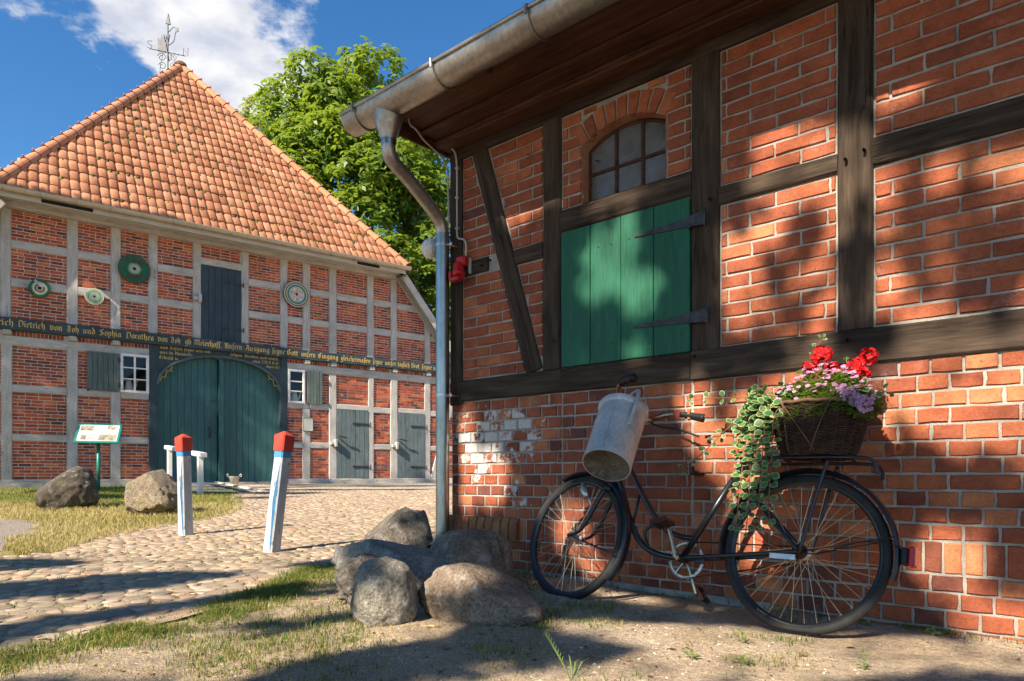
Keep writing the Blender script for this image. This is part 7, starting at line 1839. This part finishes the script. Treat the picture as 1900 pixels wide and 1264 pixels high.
# red geranium
ge = thing('red_geranium',bsw(-0.05,-0.03,BH),0,'red geranium with round flower heads rising behind the pink flowers','plant'); geo = ge.location.copy()
def geranium_head(P, r, nf):
    m = MB(); Rg = random.Random(int(P.x*9999))
    for i in range(nf):
        d = Vector((Rg.gauss(0,1),Rg.gauss(0,1),Rg.gauss(0.25,0.9))).normalized(); c = d*r*Rg.uniform(0.75,1.0); q = d.to_track_quat('Z','Y').to_matrix()
        for k_ in range(5):
            a = 2*math.pi*k_/5+Rg.uniform(0,1); s = r*0.36; L = [Vector((0,0,0)),Vector((s*(.6*math.cos(a)+.45*math.sin(a)),s*(.6*math.sin(a)-.45*math.cos(a)),s*.25)),Vector((s*1.1*math.cos(a),s*1.1*math.sin(a),s*Rg.uniform(-.1,.3))),Vector((s*(.6*math.cos(a)-.45*math.sin(a)),s*(.6*math.sin(a)+.45*math.cos(a)),s*.25))]
            m.add([c+q@v for v in L],[(0,1,2,3)],Rg.random()+.01)
    return m.build('flower_head',M['redpetal'],ge,loc=P-geo)
GH = [(-0.01,0.03,BH+0.235,0.048),(0.045,0.03,BH+0.18,0.036),(-0.05,0.02,BH+0.17,0.036),(-0.15,0.02,BH+0.17,0.046),(-0.195,0.0,BH+0.215,0.042),(-0.185,0.03,BH+0.135,0.030)]
for (x,y,z,r) in GH:
    geranium_head(bsw(x,y,z),r*0.92,38); m = MB(); m.tube([bsw(x*0.6,y*0.5,BH)-geo,bsw(x*0.9,y*0.8,z-0.06)-geo,bsw(x,y,z-r*0.5)-geo],0.003,5); m.build('stem',M['stemgreen'],ge)
m = MB(); p = [bsw(-0.115,0.02,BH+0.1)-geo,bsw(-0.118,0.025,BH+0.18)-geo,bsw(-0.112,0.03,BH+0.205)-geo]; m.tube(p,0.0022,5)
for i in range(9): m.tube([p[2],p[2]+Vector((Rp.uniform(-.014,.014),Rp.uniform(-.01,.01),Rp.uniform(-.002,.012)))],0.0025,4)
m.build('bud',M['stemgreen'],ge)
def round_leaf():
    m = MB(); k = 16; vs_ = [(0,0,-0.1)]
    for i in range(k): a = 2*math.pi*(i+.5)/k; r = 1+0.09*math.cos(a*7); g = 0.25 if i in (0,k-1) else 1; vs_.append((r*g*math.cos(a),r*g*math.sin(a),0.10+0.05*math.cos(a*7)))
    m.add(vs_,[(0,1+i,1+(i+1)%k) for i in range(k)],0.3); me = m.mesh('leaf',True); me.materials.append(M['greenleaf']); return me
RL = round_leaf()
for (x,y,z,s) in ((-0.155,0.05,BH+0.09,0.045),(-0.11,0.05,BH+0.12,0.035),(-0.20,0.05,BH+0.055,0.035),(0.075,0.04,BH+0.165,0.024),(-0.235,0.05,BH+0.0,0.035),(-0.20,0.09,BH-0.03,0.03),(-0.09,0.01,BH+0.15,0.03)):
    P = bsw(x,y,z); q = (OUTV*0.6+Vector((0,0,0.8))+rv(.3)).normalized().to_track_quat('Z','Y').to_matrix().to_4x4(); obj('leaf',RL,None,ge,M=Matrix.Translation(P-geo)@q@Matrix.Rotation(Rp.uniform(0,6),4,'Z')@Matrix.Scale(s,4))

# ================================================================== grass and weeds
N = NT('grass_blade'); c_ = N.ramp(N.attr('rnd'),[(0,(0.045,0.11,0.014)),(0.35,(0.10,0.17,0.022)),(0.6,(0.22,0.23,0.05)),(0.8,(0.40,0.32,0.12)),(1,(0.50,0.41,0.20))]); N.fin(c_,0.6,0,0.2)
t_ = N.n('ShaderNodeBsdfTranslucent'); N.l(c_,t_.inputs['Color']); mx_ = N.n('ShaderNodeMixShader'); mx_.inputs[0].default_value = 0.35
N.l(N.b.outputs[0],mx_.inputs[1]); N.l(t_.outputs[0],mx_.inputs[2]); N.l(mx_.outputs[0],N.out.inputs['Surface']); M['grass'] = N.m
def blades(P, H, W, lean, rnd):
    n = len(P); a = npr.uniform(0,2*np.pi,n); b = npr.uniform(0,2*np.pi,n); d = np.stack([np.cos(a),np.sin(a),np.zeros(n)],1); s = np.stack([np.cos(b),np.sin(b),np.zeros(n)],1)
    H = H[:,None]; W = W[:,None]; ln = (lean*npr.uniform(0.2,1.0,n))[:,None]; up = np.array([0,0,1.0])
    p0 = P-s*W-up*0.01; p1 = P+s*W-up*0.01; m1 = P+up*H*0.6+d*H*ln*0.35; p2 = m1+s*W*0.75; p3 = m1-s*W*0.75; tip = P+up*H*(1-0.25*ln)+d*H*ln
    V_ = np.stack([p0,p1,p2,p3,tip+s*W*0.1,tip-s*W*0.1],1).reshape(-1,3); i = np.arange(n)*6
    F_ = np.concatenate([np.stack([i,i+1,i+2,i+3],1),np.stack([i+3,i+2,i+4,i+5],1)]); return V_, F_, np.tile(rnd,2)
pts = []; Rg = random.Random(17)
def put(x,y,h,w,l,r): pts.append((x,y,hz(x,y) if not is_cobble(x,y) else ground_z(x,y)+0.012,h,w,l,r))
def tuft(x,y,n,h,rad,r,w=0.0022):
    for _ in range(n): put(x+Rg.gauss(0,rad),y+Rg.gauss(0,rad),h*Rg.uniform(0.4,1.1),w*Rg.uniform(0.6,1.2),Rg.uniform(0.4,1.9),min(1,max(.01,r+Rg.gauss(0,.14))))
# green fringe along the cobbles
for i in range(900):
    y = Rg.uniform(2.1,5.2); e = cob_edge(y); x = e+abs(Rg.gauss(0.10,0.13))-0.06
    gg = mnoise.noise(Vector((x*2.2,y*2.2,3)))
    if gg > -0.25: tuft(x,y,22,0.038+0.02*gg,0.034,0.30+0.42*Rg.random(),0.0018)
# sparse worn turf between lane and barn
for i in range(11000):
    y = Rg.uniform(1.9,5.0); x = Rg.uniform(cob_edge(y),2.6)
    if wall_dist(x,y) < 0.10 or x > 0.9*y: continue
    gg = mnoise.noise(Vector((x*1.6+5,y*1.6,7)))+0.5*mnoise.noise(Vector((x*5,y*5,1)))-0.50*max(0,x+0.1)+0.18*(y<2.9)
    if gg > Rg.uniform(-0.05,0.5): tuft(x,y,Rg.randint(5,11),Rg.uniform(0.016,0.038),0.026,Rg.choice((0.25,0.38,0.5,0.68,0.82)),0.0019)
# straw lying about
for i in range(20000):
    y = Rg.uniform(1.9,5.0); x = Rg.uniform(cob_edge(y)-0.1,2.4)
    if wall_dist(x,y) > 0.02 and mnoise.noise(Vector((x*1.5,y*1.5,11))) > -0.15+0.35*max(0,x): put(x,y,Rg.uniform(0.010,0.026),0.0012,2.4,Rg.uniform(0.62,1.0))
# weeds in the joints of the lane and at the wall foot
for i in range(620):
    y = 2.2+5.3*Rg.random()**1.6; x = Rg.uniform(cob_left(y),cob_edge(y)); tuft(x,y,7,0.022,0.02,0.35)
for i in range(70):
    s = Rg.uniform(0.5,3.6); P = bw(s,-Rg.uniform(0.02,0.09),0); tuft(P.x,P.y,6,0.035,0.015,0.4)
A = np.array(pts); V_, F_, Q = blades(A[:,:3],A[:,3],A[:,4],A[:,5],A[:,6]); tag(obj('grass',np_mesh('grass',V_,F_,Q),M['grass']),'sparse green and straw-coloured turf between cobbles and barn','grass',kind='stuff')
# bits of bark, pebbles and leaf litter lying in the sand
m = MB()
for i in range(13000):
    y = 1.9+3.0*Rg.random()**1.3; x = Rg.uniform(cob_edge(y)+0.05,0.8*y)
    if wall_dist(x,y) < 0.03 or mnoise.noise(Vector((x*1.1,y*1.1,21))) < Rg.uniform(-0.6,0.25): continue
    s_ = 0.0025+0.008*Rg.random()**4; a = Rg.uniform(0,6.28); e_ = Rg.uniform(0.4,1.0); z = hz(x,y); ca, sa = math.cos(a)*s_, math.sin(a)*s_
    m.add([(x+ca,y+sa,z),(x-sa*e_,y+ca*e_,z+s_*.1),(x-ca,y-sa,z),(x+sa*e_,y-ca*e_,z+s_*.1),(x,y,z+s_*Rg.uniform(.3,.9))],[(0,1,4),(1,2,4),(2,3,4),(3,0,4)],Rg.random()+.01)
N = NT('ground_litter'); N.fin(N.ramp(N.attr('rnd'),[(0,(0.05,0.03,0.02)),(0.35,(0.16,0.10,0.06)),(0.6,(0.36,0.30,0.23)),(1,(0.52,0.46,0.38))]),0.9,0,0.2)
tag(m.build('litter',N.m),'small pebbles and bark crumbs scattered over the sandy ground','litter',kind='stuff')
# dry lawn left of the lane
pts = []
for i in range(52000):
    y = 5.3+11.2*Rg.random()**1.25; x = Rg.uniform(-0.80*y-0.6,cob_left(y)+0.15)
    if x+(y-5.5)*0.55 < -4.1+0.35*mnoise.noise(Vector((x*2,y*2,0))) and y+x*0.12 < 7.35+0.3*mnoise.noise(Vector((x*3,0,0))): continue
    if (Vector((x,y,0))-L_O).dot(LY) > -0.3: continue
    gg = mnoise.noise(Vector((x*0.7,y*0.7,5)))*0.25+(0.30 if y > 10.5 else (0.0 if y > 9.2 else -0.02))
    pts.append((x,y,hz(x,y),Rg.uniform(0.03,0.065),0.0035,Rg.uniform(0.4,1.4),min(1,max(0.05,0.80-gg+Rg.gauss(0,.10)))))
A = np.array(pts); V_, F_, Q = blades(A[:,:3],A[:,3],A[:,4],A[:,5],A[:,6]); tag(obj('dry_lawn',np_mesh('dry_lawn',V_,F_,Q),M['grass']),'short straw-yellow lawn around the two boulders by the farmhouse','lawn',kind='stuff')
# individual weeds
def weed(P, h, n, s, label, upright=0.9, leafw=0.22):
    w = thing('weed',P,0,label,'weed','small weeds in the sand before the bicycle'); m = MB(); m.tube([(0,0,-0.02),(0.004,0,h*0.5),(0,0.004,h)],0.0022,5); m.build('stem',M['stemgreen'],w)
    for i in range(n):
        f = (i+0.6)/n; a = i*2.4; d = Vector((math.cos(a),math.sin(a),upright*Rp.uniform(0.1,0.7))).normalized(); L = s*(1.1-0.5*f); sd2 = d.cross(Vector((0,0,1))).normalized()*L*leafw; z = Vector((0,0,h*f))
        mm = MB(); mm.add([z,z+d*L*.5+sd2+Vector((0,0,.12*L)),z+d*L-Vector((0,0,.15*L)),z+d*L*.5-sd2+Vector((0,0,.12*L))],[(0,1,2,3)],Rp.uniform(.5,1)); mm.build('leaf',M['greenleaf'],w)
def gp(px,py):      # ground point under a photograph position, measured once
    return None
for (x,y,h,n,s,up,lw_,lb) in ((1.30,3.20,0.105,11,0.055,0.3,0.16,'bright green leafy weed growing behind the rear wheel spokes'),(0.935,2.78,0.05,8,0.055,0.9,0.10,'spiky little weed rosette in sand left of the rear tyre'),
        (1.79,2.90,0.035,6,0.05,0.5,0.30,'bright broad-leaved weed right of the rear tyre near the wall'),(1.245,2.42,0.075,8,0.028,0.6,0.3,'slim upright weed in the shade below the rear wheel'),
        (0.83,2.46,0.03,6,0.05,0.8,0.18,'low weed in sand left of the slim upright weed'),(0.66,2.52,0.04,5,0.045,1.0,0.20,'small weed in sand farthest left of those before the bicycle')):
    weed((x,y,hz(x,y)),h,n,s,lb,up,lw_)
# fallen leaves
m = MB()
for i in range(170):
    y = 1.95+2.9*Rg.random(); x = Rg.uniform(cob_edge(y)-0.6,0.8*y)
    if wall_dist(x,y) < 0.03: continue
    a = Rg.uniform(0,6.28); L = Rg.uniform(0.012,0.028); w = L*Rg.uniform(.3,.5); z = (hz(x,y) if not is_cobble(x,y) else ground_z(x,y)+0.02)+0.003; d = Vector((math.cos(a),math.sin(a),Rg.uniform(-.2,.2))); n_ = Vector((-math.sin(a),math.cos(a),Rg.uniform(-.3,.3))); c = Vector((x,y,z))
    m.add([c-d*L,c+n_*w+Vector((0,0,.006)),c+d*L,c-n_*w+Vector((0,0,.004))],[(0,1,2,3)],Rg.random()+.01)
N = NT('dead_leaf'); N.fin(N.ramp(N.attr('rnd'),[(0,(0.09,0.045,0.02)),(0.6,(0.25,0.15,0.06)),(1,(0.40,0.30,0.12))]),0.8,0,0.2)
tag(m.build('fallen_leaves',N.m),'small brown fallen leaves scattered on the sandy ground','leaves',kind='stuff')
# one tall grass stalk at the lower edge of the picture
st_ = thing('grass_stalk',(0.20,2.27,0.0),0,'tall pale green grass ear leaning left at the bottom edge','grass stalk')
m = MB(); m.tube(smooth_path([(0.0,0,-0.01),(-0.03,0.0,0.06),(-0.085,0.01,0.155)],4),0.0018,5); m.build('stem',M['stemgreen'],st_)
m = MB()
for i in range(16): f = i/15; c = Vector((-0.03-0.055*f,0.005,0.06+0.095*f)); m.tube([c,c+Vector((-0.008+(.012 if i%2 else -.006),0,0.016))],[0.0028,0.0008],5)
m.build('ear',M['stemgreen'],st_)
for k_ in range(4):
    m = MB(); a = k_*1.7; m.add([(0,0,0),(0.035*math.cos(a)+.003,0.02,0.06),(0.07*math.cos(a),0.03*math.sin(a),0.085),(0.035*math.cos(a)-.003,0.02,0.06)],[(0,1,2,3)],.8); m.build('blade',M['greenleaf'],st_)
# yellow hawkbit flowers between the lawn boulders
for (x,y,lb) in ((-5.22,9.15,'leftmost yellow flower on a thin stem between the lawn boulders'),(-5.03,9.1,'second yellow flower from the left between the lawn boulders'),(-4.90,9.15,'third and tallest yellow flower between the lawn boulders'),(-4.78,9.05,'rightmost yellow flower between the lawn boulders')):
    h = 0.19 if 'tallest' in lb else 0.15; w = thing('yellow_flower',(x,y,hz(x,y)),0,lb,'flower','yellow flowers between the lawn boulders'); m = MB(); m.tube([(0,0,0),(0.01,0,h)],0.004,5); m.build('stem',M['stemgreen'],w)
    m = MB(); m.lathe([(0,0.0),(0.020,0.006),(0.026,0.014),(0,0.018)],9,Matrix.Translation((0.01,0,h))); m.build('bloom',NT('yellow_petals').fin((0.75,0.52,0.02),0.6) if 'yellow_petals' not in bpy.data.materials else bpy.data.materials['yellow_petals'],w)
